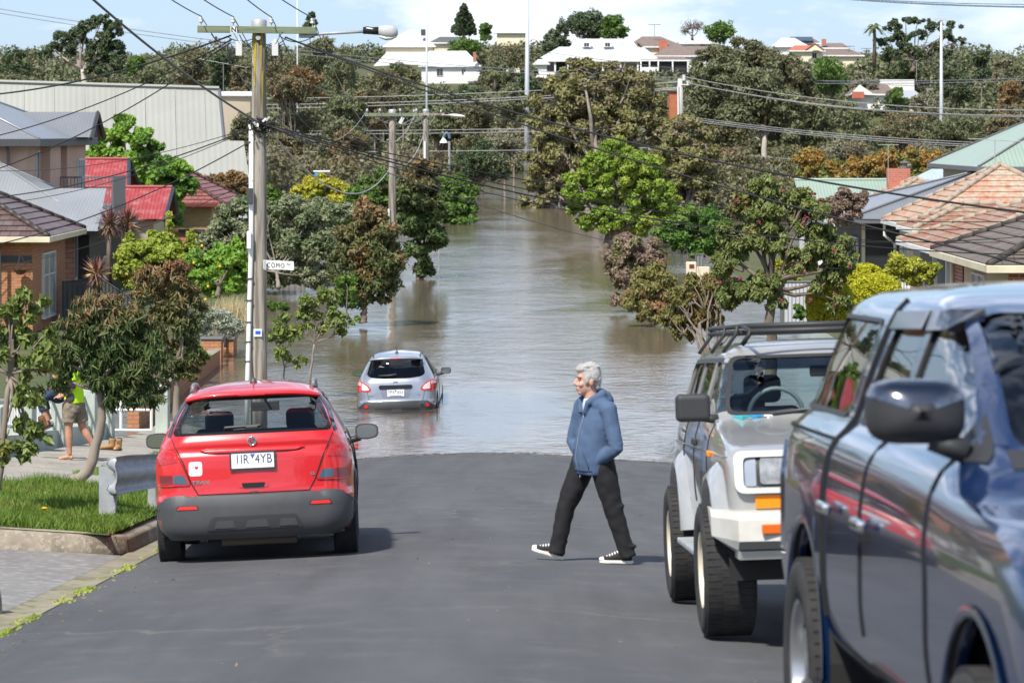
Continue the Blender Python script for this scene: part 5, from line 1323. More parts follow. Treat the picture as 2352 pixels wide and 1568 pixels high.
# ------ fences, walls, small street things
m_post = mat('pale green grey render', (.46, .50, .45), .8, col2=(.38, .42, .37), ns=2.5)
m_fence = ribmat('charcoal sheet fence', (.075, .08, .085), (.095, .1, .105), .3, bst=1.0, rough=.5, metal=0)
m_fence_lt = ribmat('grey sheet fence', (.21, .215, .22), (.24, .245, .25), .24, bst=1.0, rough=.5, metal=0)
def sheetfence(name, label, pts, h, m, rail=m_dk, z0=None):
 t = thing(name, label, 'fence', pts[0])
 mb = MB(); r = MB()
 for a, b_ in zip(pts, pts[1:]):
  a = V(a); b_ = V(b_)
  L = (b_ - a).length
  mb.add([a, b_, b_ + V((0, 0, h)), a + V((0, 0, h))], [(0, 1, 2, 3)], [[(0, 0), (L, 0), (L, h), (0, h)]])
  r.tube([a + V((0, 0, h)), b_ + V((0, 0, h))], .025, 4)
 mb.build('panel', m, t); r.build('rail', rail, t)
 mb = MB()
 for a, b_ in zip(pts, pts[1:]):
  n = max(1, int((V(b_) - V(a)).length / 2.4))
  for k in range(n + 1):
   q = V(a).lerp(V(b_), k / n)
   pb_ = MB(); pb_.box(q.x - .035, q.x + .035, q.y - .04, q.y + .03, q.z, q.z + h + .02); pb_.build('post', rail, t)
 return t
a = P(145, 636, 88); b_ = P(232, 640, 90); c = P(300, 680, 88); z0 = -.3
sheetfence('fence', 'charcoal sheet metal fence between the orange brick house and the lemon trees', [(a.x, a.y, .1), (b_.x, b_.y, .1), (c.x, c.y, -.4)], 1.5, m_fence)
sheetfence('fence', 'grey sheet metal fence at the flood edge behind the street name sign', [P(640, 668, 115.5), P(700, 668, 115.5)], .98, m_fence_lt, m_gutter_grey)
sheetfence('fence', 'pale grey corrugated fence under the large flowering gum', [P(1795, 740, 67), P(1897, 740, 67)], .95, ribmat('pale corrugated fence', (.46, .48, .5), (.5, .52, .54), .09, bst=1, rough=.5, metal=0), m_gutter_grey)
sheetfence('fence', 'short grey fence panel behind the cream gate pillar on the right bank', [P(1598, 625, 128), P(1614, 625, 128)], .8, m_fence_lt, m_gutter_grey)
t = thing('gate_pillar', 'cream rendered gate pillar standing in the flood on the right bank', 'pillar', P(1590, 634, 124))
mb = MB(); c = P(1588, 630, 124); mb.box(c.x - .22, c.x + .22, 124, 124.4, -.5, P(0, 602, 124).z); mb.box(c.x + .22, c.x + .8, 124.05, 124.35, -.5, P(0, 613, 124).z); mb.build('shaft', m_cream, t, bevel=.02)
mb = MB(); mb.box(c.x - .09, c.x + .12, 123.98, 124.0, P(0, 616, 124).z, P(0, 607, 124).z); mb.build('vent_block', m_redbrown, t)
t = thing('garden_netting', 'bent dark netting hoops standing in the flood beside the cream gate pillar', 'garden netting', P(1560, 610, 127))
mb = MB()
for k in range(3):
 c = P(1540 + k * 18, 612, 127 + k * .3); mb.tube([c + V((-.25 + .5 * i / 10, .3 * sin(i * .3), .75 * sin(pi * i / 10))) for i in range(11)], .02, 5)
 for j in range(3): mb.tube([c + V((-.25 + .5 * i / 10, .3 * sin(i * .3) + .12 * (j + 1), .72 * sin(pi * i / 10))) for i in range(11)], .008, 4)
mb.build('hoop_frame', m_dk, t)
# pale rendered front fence with white rails
t = thing('front_fence', 'pale green grey rendered front fence with white railings left of the footpath', 'fence', (-7.75, 48, verge_z(-7.75, 48)))
pil = [(37.5, .95), (40.3, .98), (42.6, .75), (45.4, .98), (48.6, .9), (52.2, .95), (54.4, .92)]
for y, h in pil:
 mb = MB(); z = verge_z(-7.8, y); mb.box(-8.05, -7.62, y - .21, y + .21, z - .3, z + h); mb.build('pillar', m_post, t, bevel=.02)
for (ya, _), (yb, _2) in zip(pil, pil[1:]):
 za = verge_z(-7.8, ya); zb = verge_z(-7.8, yb); ya += .2; yb -= .2
 mb = MB(); mb.add([(-7.95, ya, za - .3), (-7.95, yb, zb - .3), (-7.95, yb, zb + .28), (-7.95, ya, za + .28), (-7.72, ya, za - .3), (-7.72, yb, zb - .3), (-7.72, yb, zb + .28), (-7.72, ya, za + .28)], [(4, 5, 6, 7), (3, 7, 6, 2), (0, 3, 2, 1)]); mb.build('plinth', m_post, t)
 mb = MB()
 for dz in (.42, .82): mb.tube([(-7.83, ya, za + dz), (-7.83, yb, zb + dz)], .028, 6)
 n = max(3, int((yb - ya) / .14))
 for k in range(1, n):
  u = k / n; q = V((-7.83, ya + (yb - ya) * u, za + (zb - za) * u)); mb.tube([q + V((0, 0, .42)), q + V((0, 0, .82))], .011, 5)
 mb.build('railing', m_white, t)
t = thing('front_gate', 'white railed gate panel with a white sign at the flooded end of the pale fence', 'gate', (-7.6, 55.6, verge_z(-7.6, 55)))
z = verge_z(-7.6, 56); mb = MB()
for dz in (.1, .5, .95): mb.tube([(-8.3, 56, z + dz), (-7.1, 56, z + dz)], .03, 6)
for x in (-8.3, -7.7, -7.1): mb.tube([(x, 56, z + .1), (x, 56, z + .95)], .03, 6)
mb.build('frame', m_white, t)
mb = MB(); mb.box(-8.2, -7.85, 55.93, 55.96, z + .4, z + 1.05); mb.build('notice_panel', m_white, t)
mb = MB(); mb.box(-7.0, -6.75, 55.8, 56.15, z - .4, z + 1.0); mb.build('pillar', m_post, t, bevel=.02)
# low red brick wall and letterbox pillars
t = thing('brick_wall', 'low red brick garden wall running down into the flood', 'wall', (-7.9, 64, 0))
mb = MB()
for (x0, x1, y0, y1, z1a, z1b) in ((-8.05, -7.8, 59.5, 76, .62, .42),):
 mb.add([(x1, y0, -.5), (x1, y1, -.5), (x1, y1, z1b), (x1, y0, z1a), (x0, y0, -.5), (x0, y1, -.5), (x0, y1, z1b), (x0, y0, z1a)], [(0, 1, 2, 3), (3, 2, 6, 7), (4, 0, 3, 7), (1, 5, 6, 2)],
  [[(0, 0), (16.5, 0), (16.5, .9), (0, 1.1)], [(0, 0), (16.5, 0), (16.5, .25), (0, .25)], [(0, 0), (.25, 0), (.25, 1.1), (0, 1.1)], [(0, 0), (.25, 0), (.25, .9), (0, .9)]])
mb.build('brickwork', m_brick_org, t)
mb = MB(); mb.add([(-8.1, 59.4, .625), (-7.75, 59.4, .625), (-7.75, 76, .425), (-8.1, 76, .425)], [(0, 1, 2, 3)]); mb.build('capping', m_kerb, t)
t = thing('letterbox_pillar', 'orange brick letterbox pillar with dark cap standing in the flood', 'letterbox', P(487, 828, 77))
c = P(487, 828, 77); h = P(0, 778, 77).z
mb = MB(); w_ = .27
for p0, p1 in (((-w_, -w_), (w_, -w_)), ((w_, -w_), (w_, w_)), ((w_, w_), (-w_, w_)), ((-w_, w_), (-w_, -w_))):
 mb.wall((c.x + p0[0], c.y + p0[1], 0), (c.x + p1[0], c.y + p1[1], 0), -.5, h)
mb.build('brickwork', m_brick_org, t)
mb = MB(); mb.box(c.x - .31, c.x + .31, c.y - .31, c.y + .31, h, h + .05); mb.build('cap', mat('grey slate cap', (.14, .145, .155), .6), t, bevel=.01)
t = thing('brick_wall', 'short brick wall end with dark cap and black tap post beside the letterbox pillar', 'wall', P(520, 790, 79))
c = P(518, 800, 79); h = P(0, 780, 79).z
mb = MB(); mb.wall((c.x - .2, 79, 0), (c.x + .22, 79, 0), -.5, h); mb.wall((c.x + .22, 79, 0), (c.x + .22, 80, 0), -.5, h); mb.build('brickwork', m_brick_org, t)
mb = MB(); mb.box(c.x - .24, c.x + .26, 78.95, 80, h, h + .06); mb.build('cap', mat('grey slate cap', (.14, .145, .155), .6), t, bevel=.01)
mb = MB(); mb.tube([(c.x, 78.9, h - .2), (c.x, 78.9, h + .14)], .035, 8); mb.tube([(c.x - .07, 78.9, h + .12), (c.x + .07, 78.9, h + .12)], .025, 6); mb.build('tap_post', m_dk, t)
# galvanised guard rail with a crumpled end
m_galv = mat('galvanised steel', (.40, .42, .44), .6, .15, col2=(.31, .33, .35), ns=5, col3=(.24, .24, .24), ns3=14, lo3=.62, hi3=.7)
t = thing('guard_rail', 'short galvanised guard rail with crumpled rounded end left of the red car', 'guard rail', (-4.1, 29.6, verge_z(-4.1, 29.6)))
zr = verge_z(-4.1, 29.6)
for (x, y, h, wd) in ((-4.19, 29.45, .53, .17), (-3.95, 31.4, .5, .14), (-3.8, 33.4, .5, .15)):
 z = verge_z(x, y); mb = MB()
 mb.box(x - wd / 2, x + wd / 2, y - .012, y, z - .1, z + h); mb.box(x - wd / 2, x - wd / 2 + .012, y, y + .1, z - .1, z + h); mb.box(x + wd / 2 - .012, x + wd / 2, y, y + .1, z - .1, z + h); mb.build('post', m_galv, t)
prof = [(.0, .16), (.05, .145), (.075, .11), (.06, .075), (.01, .045), (-.01, 0), (.01, -.045), (.06, -.075), (.075, -.11), (.05, -.145), (0, -.16)]
mb = MB(); vs = []; st = []
rr = np.random.default_rng(4)
for i in range(27):
 u = i / 26; y = 29.25 + u * 5.2; x = -4.05 + .62 * u; z = verge_z(x, y) + .44 + .015 * sin(u * 7)
 st.append((x, y, z, 1.22 - .012 * min(i, 16), .008 * sin(i * .8) * (1 if i < 9 else .2)))
for x, y, z, s_, j in st:
 for a, h in prof: vs.append((x - .03 - a * s_ + j, y, z + h * s_ + j * .6))
n = len(prof)
mb.add(vs, [(i * n + k, i * n + k + 1, (i + 1) * n + k + 1, (i + 1) * n + k) for i in range(26) for k in range(n - 1)])
# curled terminal at the near end
vs = []
for k in range(8):
 u = k / 7; th = u * 1.75; fl = 1.08 + .22 * sin(u * 2.2)
 for a, h in prof: vs.append((st[0][0] - .03 + .02 * u - a * 1.1 * (1 - .8 * u), 29.25 - .05 * u, st[0][2] + h * 1.22 * (1 - .16 * u ** 3)))
mb.add(vs, [(i * n + k, i * n + k + 1, (i + 1) * n + k + 1, (i + 1) * n + k) for i in range(7) for k in range(n - 1)])
o = mb.build('rail', m_galv, t, smooth=True)
so = o.modifiers.new('solid', 'SOLIDIFY'); so.thickness = .008
mb = MB(); mb.tube([(-4.75, 28.9, verge_z(-4.75, 28.9)), (-4.75, 28.9, verge_z(-4.75, 28.9) + .07)], .006, 5); mb.ell((-4.75, 28.9, verge_z(-4.75, 28.9) + .09), (.03, .03, .012), 8, 6)
tag(mb.build('dandelion', mat('yellow petals', (.8, .45, .01), .6)), 'single orange yellow dandelion in the front lawn', 'flower')
# grey concrete bollard stub at the lower left edge
t = thing('bollard', 'weathered grey concrete bollard stub at the lower left edge', 'bollard', (-3.78, 20.3, apron(-3.78, 20.3)))
mb = MB(); mb.lathe([(.0, .26), (.08, .25), (.12, .2), (.14, .1), (.15, -.1)], 16, Matrix.Translation((-3.8, 20.4, apron(-3.8, 20.4)))); mb.build('stub', m_kerb, t, smooth=True)
# ------ poles, lamps, masts, antennas
m_wood = mat('weathered grey pole timber', (.36, .325, .275), .95, col2=(.17, .145, .115), ns=13, stretch=(1, 1, .05), lo=.42, hi=.58, col3=(.13, .11, .09), ns3=34, lo3=.62, hi3=.72, bs=40, bst=.6, bd=.01)
m_arm = mat('green treated crossarm', (.20, .23, .145), .9, col2=(.14, .165, .10), ns=14, stretch=(.1, 1, 1), bs=30, bst=.4)
m_ins = mat('porcelain', (.62, .62, .60), .25)
m_wire = mat('black cable', (.018, .018, .02), .5)
m_wire_lt = mat('aluminium cable', (.42, .42, .42), .5, .3)
m_conduit = mat('white conduit', (.82, .82, .80), .4)
m_lich = mat('yellow lichen', (.42, .33, .01), .9, col2=(.30, .26, .06), ns=12)
def powerpole(name, label, x, y, zb, zt, r, arm_z, arm_l, arm_off=0, ins=(-.9, -.35, .3, .85), armm=None, rot=0.0):
 t = thing(name, label, 'pole', (x, y, zb))
 mb = MB(); mb.tube([(x, y, zb + (zt - zb) * k / 8) for k in range(9)], [r * (1.12 - .2 * k / 8) for k in range(9)], 18); mb.build('pole', m_wood, t, smooth=True)
 mb = MB(); mb.lathe([(r * 1.02, 0), (r * 1.02, .13), (r * .9, .16), (0, .165)], 18, Matrix.Translation((x, y, zt - .1))); mb.build('pole_cap', mat('grey metal cap', (.45, .45, .44), .5, .4), t, smooth=True)
 M = Matrix.Translation((x + arm_off, y - r - .06, arm_z)) @ Matrix.Rotation(rot, 4, 'Y')
 a = MB(); a.box(-arm_l / 2, arm_l / 2, -.05, .05, -.07, .07, M); ao = a.build('crossarm', armm or m_arm, t, bevel=.006)
 for s_ in (-1, 1):
  b = MB(); b.tube([M @ V((s_ * arm_l * .21 - arm_off * .6, -.06, -.03)), (x + s_ * r * .7, y - r * .9, arm_z - .72)], .022, 4, flat=.4); b.build('brace', m_galv, t)
 for k in ins:
  p = M @ V((k * arm_l / 2, 0, .07)); i = MB(); i.lathe([(.012, 0), (.012, .06), (.045, .07), (.05, .1), (.03, .115), (.042, .13), (.04, .165), (.015, .18), (.0, .18)], 12, Matrix.Translation(p)); i.build('insulator', m_ins, t, smooth=True)
 return t, M
def wire(label, a, b, sag, r=.011, m=None, n=24, group='overhead wires along the street', name='overhead_wire', cat='wire'):
 a = V(a); b = V(b); mb = MB()
 mb.tube([a.lerp(b, i / n) - V((0, 0, sag * 4 * (i / n) * (1 - i / n))) for i in range(n + 1)], r, 5)
 o = mb.build(name, m or m_wire, smooth=True)
 return tag(o, label, cat, group)
pc = P(595, 1009, 58)
D1 = 58; px = pc.x; zt = P(0, 52, D1).z
t1, M1 = powerpole('power_pole', 'big weathered wooden power pole with street sign and yellow lichen near its top', px, D1, -.3, zt, .155, P(0, 70, D1).z, 2.42, -.02, (-.94, -.4, .24, .93), rot=.012)
mb = MB()
for (dx, za, zb, ww) in ((-.075, zt - .12, zt - 1.3, .045), (.055, zt - .12, zt - 1.05, .03), (.08, zt - 1.0, zt - 1.9, .02)):
 n = 8
 vs = []
 for k in range(n + 1):
  z = za + (zb - za) * k / n; w2 = ww * (1 - .75 * k / n)
  for s_ in (-1, 1):
   x = dx + s_ * w2; rr_ = .158 * (.96 + .03 * k / n); vs.append((px + x, D1 - sqrt(max(1e-4, rr_ ** 2 - x * x)) - .006, z))
 mb.add(vs, [(2 * k, 2 * k + 1, 2 * k + 3, 2 * k + 2) for k in range(n)])
mb.build('lichen_streak', m_lich, t1)
mb = MB(); mb.tube([(px, D1 - .14, P(0, 88, 58).z), (px, D1 - .22, P(0, 88, 58).z)], .05, 10); mb.build('bolt', m_galv, t1)
mb = MB(); q = M1 @ V((-.47, -.052, -.005)); mb.box(q.x - .065, q.x + .065, q.y - .008, q.y, q.z - .065, q.z + .065); so_ = mb.build('marker_plate', m_white, t1)
text_part('lettering', 'N', .14, Matrix.Translation((q.x, q.y - .012, q.z)) @ Matrix.Rotation(pi / 2, 4, 'X'), m_void, so_, bold=.004)
# white conduit, boxes, blue sticker, sign
mb = MB(); mb.tube([P(577, 300, 57.86), P(577, 560, 57.84), P(573, 700, 57.83), P(569, 860, 57.82), P(566, 1000, 57.82)], .048, 10)
mb.build('conduit', m_conduit, t1, smooth=True)
mb = MB()
for vy in (640, 690, 740, 785, 830): mb.cbox(P(573 - (vy - 640) * .03, vy, 57.79), .13, .03, .03)
mb.build('conduit_strap', m_dk, t1)
mb = MB(); q = P(572, 551, 57.72); mb.cbox(q, .085, .09, .36); mb.build('cable_box', m_conduit, t1, bevel=.01)
mb = MB(); q = P(574, 450, 57.75); mb.cbox(q, .12, .1, .32); mb.build('black_box', m_dk, t1, bevel=.01)
mb = MB(); q = P(592, 764, 57.82); mb.cbox(q, .17, .012, .16); so_ = mb.build('sticker', m_white, t1)
mb = MB(); mb.cbox(q + V((.005, -.008, .005)), .105, .006, .065); mb.build('sticker_print', mat('blue ink', (.01, .11, .62), .5), so_)
for sx, vx in ((-1, 549), (1, 632)):
 mb = MB(); mb.cbox(P(vx, 112, 57.8), .13, .08, .3); mb.cbox(P(vx, 96, 57.8), .05, .05, .1); mb.build('fuse_box', m_ins, t1, bevel=.008)
# tangle of cables and clamps around the pole at mid height, loops under the arm
rr = np.random.default_rng(12)
mb = MB(); c = P(598, 285, 57.8)
for k in range(26):
 p = c + V((rr.uniform(-.2, .24), rr.uniform(-.12, .05), rr.uniform(-.1, .1)))
 q = [p]
 for j in range(5): q.append(q[-1] + V((rr.uniform(-.11, .11), rr.uniform(-.05, .04), rr.uniform(-.08, .07))))
 mb.tube(q, .013, 5)
mb.build('cable_tangle', m_wire, t1, smooth=True)
mb = MB()
for k in range(14):
 c0 = P(rr.choice([528, 535, 622, 636, 650]), 108 + rr.uniform(-10, 12), 57.8); r0 = rr.uniform(.08, .2)
 mb.tube([c0 + V((r0 * .6 * cos(a), -.02, r0 * sin(a) - r0)) for a in np.linspace(-.6, 5, 12)], .010, 5)
for (xa, ya, xb, yb) in ((485, 78, 530, 90), (550, 80, 580, 95), (600, 96, 660, 85), (640, 82, 720, 84), (520, 84, 600, 78)):
 a = P(xa, ya, 57.8); b_ = P(xb, yb, 57.8); mb.tube([a.lerp(b_, i / 8) - V((0, 0, .25 * (i / 8) * (1 - i / 8) * 2)) for i in range(9)], .010, 5)
mb.build('cable_loops', m_wire, t1, smooth=True)
for k in range(5):
 mb = MB(); mb.cbox(c + V((rr.uniform(-.2, .25), -.2, rr.uniform(-.1, .12))), .04, .03, .1, (rr.uniform(-.4, .4), rr.uniform(-.8, .8), 0)); mb.build('clamp', m_ins, t1)
# street sign
t = thing('street_sign', 'white street name sign on the big wooden power pole', 'sign', P(640, 609, 57.8))
mb = MB(); a = P(606, 600, 57.85); b_ = P(675, 619, 57.75)
mb.add([P(604, 597, 57.88), P(674.5, 600.5, 57.6), P(674.5, 620.5, 57.6), P(604, 617, 57.88)], [(3, 2, 1, 0)])
so_ = mb.build('blade', mat('white sign face', (.82, .82, .80), .4), t); sl = so_.modifiers.new('s', 'SOLIDIFY'); sl.thickness = .012
pa = P(604, 607, 57.88); pb = P(674.5, 610.5, 57.6); ex = (pb - pa).normalized(); ez = V((0, 0, 1)); ey = ez.cross(ex).normalized(); ez = ex.cross(ey)
R = Matrix((ex, ez, -ey)).transposed().to_4x4()
for txt, sz, vx, vy, kw in (('COMO', .145, 634, 609.2, dict(sx=.8, space=1.25)), ('RD', .062, 664, 606.5, dict(sx=1.1))):
 u = (vx - 604) / 70.5; q = pa.lerp(pb, u); q.z = P(0, vy, q.y).z
 text_part('lettering', txt, sz, Matrix.Translation(q - ey * .016) @ R, m_void, so_, **kw)
mb = MB(); mb.cbox(P(609, 609, 57.78), .05, .04, .19); mb.build('bracket', m_galv, t)
# street lamp on its outreach arm
t = thing('street_lamp', 'black and silver street lamp head on an arm from the big wooden power pole', 'street lamp', P(720, 76, 57.8))
mb = MB(); mb.tube([P(690, 84, 57.9), P(745, 78, 57.8), P(835, 73, 57.6)], .03, 8); mb.build('arm', m_galv, t, smooth=True)
mb = MB(); mb.cbox(P(705, 82, 57.85), .32, .1, .1); mb.build('bracket', m_galv, t, bevel=.01)
s_ = 57.6 / FV
mb = MB(); mb.add([], [])
st = [(834, 63, 79, .07), (843, 61, 79, .09), (855, 63, 80, .1), (870, 62, 81, .13)]
def lampshell(st):
 mb = MB(); vs = []; n = 12
 for vx, t_, b0, wy in st:
  c = P(vx, (t_ + b0) / 2, 57.6); h = (b0 - t_) / 2 * s_
  for k in range(n):
   th = 2 * pi * k / n; cc = cos(th); ss = sin(th)
   vs.append(c + V((0, wy * math.copysign(abs(cc) ** .6, cc), h * math.copysign(abs(ss) ** .6, ss))))
 fs = [(i * n + k, i * n + (k + 1) % n, (i + 1) * n + (k + 1) % n, (i + 1) * n + k) for i in range(len(st) - 1) for k in range(n)]
 fs += [tuple(range(n - 1, -1, -1)), tuple(range((len(st) - 1) * n, len(st) * n))]
 return mb.add(vs, fs)
lampshell(st).build('gear_housing', mat('black lamp plastic', (.012, .012, .013), .3), t, smooth=True)
lampshell([(870, 60, 81, .13), (885, 58.5, 88, .16), (900, 59, 90, .15), (910, 62, 86, .11), (914, 71, 80, .05)]).build('lamp_cover', mat('pale grey lamp cover', (.46, .46, .47), .35), t, smooth=True)
lampshell([(872, 81, 88, .11), (886, 84, 93.5, .14), (900, 84, 92, .13), (910, 80, 87, .09)]).build('lens', mat('clear lamp bowl', (.6, .6, .58), .08), t, smooth=True)
# second and third poles
p2 = P(901, 560, 118); zt2 = P(0, 255, 118).z
t2, M2 = powerpole('power_pole', 'second wooden power pole with long crossarm rising from the red flushed gum', p2.x, 118, -.5, zt2, .155, P(0, 264, 118).z, 2.25, 0, (-.92, -.45, .3, .9))
mb = MB(); mb.tube([P(893, 480, 117.8), P(893, 600, 117.8)], .045, 8); mb.build('conduit', m_conduit, t2)
mb = MB(); mb.cbox(P(922, 277, 117.7), .14, .1, .28, (0, .5, 0)); mb.build('fuse_box', m_ins, t2)
p3 = P(978, 400, 160); t3, M3 = powerpole('power_pole', 'third wooden power pole with a small white lamp arm', p3.x, 160, -.5, P(0, 253, 160).z, .17, P(0, 263, 160).z, 1.9, .1, (-.8, .8), armm=m_wood)
mb = MB(); mb.tube([P(1010, 264, 159.8), P(1032, 265, 159.6)], .035, 6); mb.build('lamp_arm', m_galv, t3)
mb = MB(); c = P(1050, 266, 159.6)
mb.ell(c, (.48, .14, .09), 12, 8, Matrix.Rotation(.1, 3, 'Y')); mb.build('lamp_head', m_white, t3, smooth=True)
mb = MB(); mb.tube([P(976, 325, 159.8), P(976, 380, 159.8)], .06, 8); mb.build('conduit', m_conduit, t3)
# bowed lamp
t = thing('street_lamp', 'bow topped pole lamp with white bell shade near the far bank', 'street lamp', P(1032, 392, 245))
c = P(1032, 392, 245); s5 = 245 / FV
mb = MB(); mb.tube([c, P(1032, 325, 245)], .1, 8); mb.build('post', m_wire_lt, t)
mb = MB(); mb.tube([P(1026 + 6.5 * cos(a), 318 - 12 * sin(a), 245) for a in np.linspace(0, pi, 12)], .12, 8); mb.build('bow', mat('blue lamp bow', (.10, .15, .24), .5), t)
mb = MB(); mb.lathe([(.08, .3), (.12, .1), (.3, -.15), (.36, -.28), (.0, -.28)], 12, Matrix.Translation(P(1019, 321, 245))); mb.build('shade', m_white, t)
# give way sign
t = thing('give_way_sign', 'red and white triangular give way sign half hidden by the dark olive gum', 'sign', P(1012, 560, 128))
c = P(1011, 487, 128)
mb = MB(); mb.extrude([c + V((-.36, 0, .24)), c + V((.22, 0.1, .24)), c + V((-.08, 0, -.3))], (0, .02, 0)); fo = mb.build('face', mat('red sign border', (.55, .03, .05), .4), t)
mb = MB(); mb.extrude([c + V((-.24, -.025, .17)), c + V((.11, .035, .17)), c + V((-.07, -.02, -.16))], (0, .015, 0)); mb.build('field', m_white, fo)
mb = MB(); mb.tube([c + V((-.06, .05, -.2)), V((c.x - .06, c.y + .05, -.5))], .03, 6); mb.build('post', m_galv, t)
# clothesline and an unidentified blue bin-like box among the trees
t = thing('clothesline', 'white clothesline arm with a blue cloth showing above the yellow green wattle', 'clothesline', P(735, 440, 172))
mb = MB(); mb.tube([P(720, 394, 172), P(758, 394, 172)], .06, 6); mb.tube([P(738, 394, 172), P(738, 470, 172)], .05, 6); mb.build('frame', m_white, t)
mb = MB(); mb.cbox(P(733, 404, 171), .5, .3, .35); mb.build('blob', mat('blue cloth', (.05, .30, .6), .8), t, bevel=.03)
# light masts
for (vx, yt, yb, D, r0, r1, lab) in ((1209, -40, 330, 330, .21, .34, 'tallest pale steel light mast in the middle of the picture'), (980, -40, 185, 420, .14, .2, 'thin pale light mast before the small white hill house'), (2162, 48, 252, 330, .14, .28, 'pale steel light mast on the right'), (683, -40, 180, 400, .08, .11, 'thin mast directly behind the big pole crossarm end')):
 a = P(vx, yb, D); a.z = min(a.z, -.5) if D < 400 else ground_z(a.x, D) - .3
 b_ = P(vx + (3 if vx == 1209 else 0), yt, D); mb = MB(); mb.tube([a, a.lerp(b_, .5), b_], [r1, (r0 + r1) / 2, r0], 10); tt = thing('light_mast', lab, 'mast', tuple(a)); mb.build('shaft', mat('pale steel mast', (.55, .57, .60), .5, .3), tt, smooth=True)
 mb = MB(); mb.box(b_.x - .7, b_.x + .7, b_.y - .2, b_.y + .2, b_.z, b_.z + .25); mb.build('head_frame', mat('pale steel mast', (.55, .57, .60), .5, .3), tt)
# concrete hv pole
t = thing('power_pole', 'pale concrete power pole with stacked insulators right of the domed fig', 'pole', P(1563, 500, 240))
a = P(1563, 500, 240); a.z = -.6; mb = MB(); mb.tube([a, P(1563, 250, 240), P(1562, 181, 240)], [.32, .25, .2], 12); mb.build('pole', mat('pale concrete pole', (.46, .45, .42), .8), t, smooth=True)
mb = MB(); mb.tube([P(1571, 185, 239.8), P(1571, 172, 239.8)], .13, 8); mb.build('top_insulator', m_ins, t)
mb = MB(); mb.tube([P(1581, 196, 239.8), P(1581, 185, 239.8)], .14, 8); mb.tube([P(1565, 195, 239.8), P(1582, 196, 239.8)], .06, 6); mb.build('side_insulator', m_ins, t)
mb = MB(); mb.tube([P(1550, 193, 239.7), P(1557, 196, 239.7), P(1558, 265, 239.7)], .07, 6); mb.build('conduit', m_conduit, t)
mb = MB(); mb.cbox(P(1549, 193, 239.7), .5, .2, .25); mb.build('switch_box', m_dk, t)
def antenna(label, vx, vyt, vyb, D, w_, h=3, m=None, tilt=0.0, boom=None):
 t = thing('tv_antenna', label, 'antenna', P(vx, vyb, D)); m = m or m_wire_lt; s = D / FV
 mb = MB(); mb.tube([P(vx, vyb, D), P(vx, vyt, D)], max(.014, .55 * s), 6); mb.build('mast', m, t)
 mb = MB(); a = P(vx - w_, vyt + tilt * w_ * -1, D); b = P(vx + w_, vyt + tilt * w_, D); mb.tube([a, b], max(.012, .6 * s), 5)
 n = 9
 for k in range(n):
  q = a.lerp(b, (k + .5) / n); L = s * (h + 2 * (k % 3)); mb.tube([q - V((0, L, 0)), q + V((0, L, 0))], max(.008, .3 * s), 4)
 mb.build('boom', m, t)
antenna('pale tv antenna on a tall mast above the right end of the church roof', 513, 146, 216, 168, 56, 6, m_wire_lt, .18)
antenna('tv antenna on a tall thin mast beside the red chimney', 2040, 333, 420, 116, 24, 3)
antenna('large pale tv antenna over the terracotta roofs at the right edge', 2285, 322, 378, 86, 62, 8, m_wire_lt, .06)
antenna('thin dark tv antenna on the brown tiled hill house roof', 1503, 57, 84, 550, 14, 3, m_dk)
antenna('pale tv antenna left on the long white house roof', 1320, 98, 112, 527, 14, 3)
antenna('pale tv antenna right on the long white house roof', 1428, 96, 112, 530, 16, 3)
antenna('thin dark pole top left of the right hill skyline pair', 1950, 107, 128, 555, 13, 2, m_dk)
antenna('thin dark pole top right of the right hill skyline pair', 1990, 112, 150, 520, 13, 2, m_dk)
antenna('thin dark pole under the sprawling skyline gum, left', 2105, 140, 190, 440, 4, 2, m_wire_lt)
antenna('thin pole with crossarm under the sprawling skyline gum', 2150, 135, 170, 430, 16, 2, m_dk)
# ---- wires
ins1 = [M1 @ V((k * 1.21, 0, .26)) for k in (-.94, -.4, .24, .93)]
ins2 = [M2 @ V((k * 1.125, 0, .2)) for k in (-.92, -.45, .3, .9)]
for i, (p, vx) in enumerate(zip(ins1, (389, 463, 564, 643))):
 q = P(vx, 0, 52); d = q - p; e = p + d * 5.5; e.z += 1.5
 mb = MB(); mb.tube([p + (e - p) * (k / 20) - V((0, 0, 1.5 * (k / 20) ** 1 * (1 - k / 20) * 1.1)) for k in range(21)], .012, 5)
 tag(mb.build('overhead_wire', m_wire, smooth=True), 'dark bare wire rising from the ' + ('first', 'second', 'third', 'fourth')[i] + ' insulator to the top picture edge', 'wire', 'street mains wires')
 wire('mains wire sagging from the ' + ('first', 'second', 'third', 'fourth')[i] + ' insulator of the big pole to the second pole', p, ins2[i], 1.9, .010, m_wire_lt if i in (0, 3) else m_wire, group='street mains wires')
 wire('pale mains wire from the ' + ('first', 'second', 'third', 'fourth')[i] + ' insulator of the second pole to the third pole', ins2[i], P(958 + i * 14, 262, 160), .6, .012, m_wire_lt, group='street mains wires')
cl_ = P(600, 285, 57.75); tp_l = P(532, 92, 57.8); tp_r = P(655, 86, 57.8)
q = P(253, 0, 46); wire('thick grey cable climbing from the pole tangle to the upper left picture edge', cl_, cl_ + (q - cl_) * 1.6, .25, .022, mat('grey cable', (.09, .09, .095), .5))
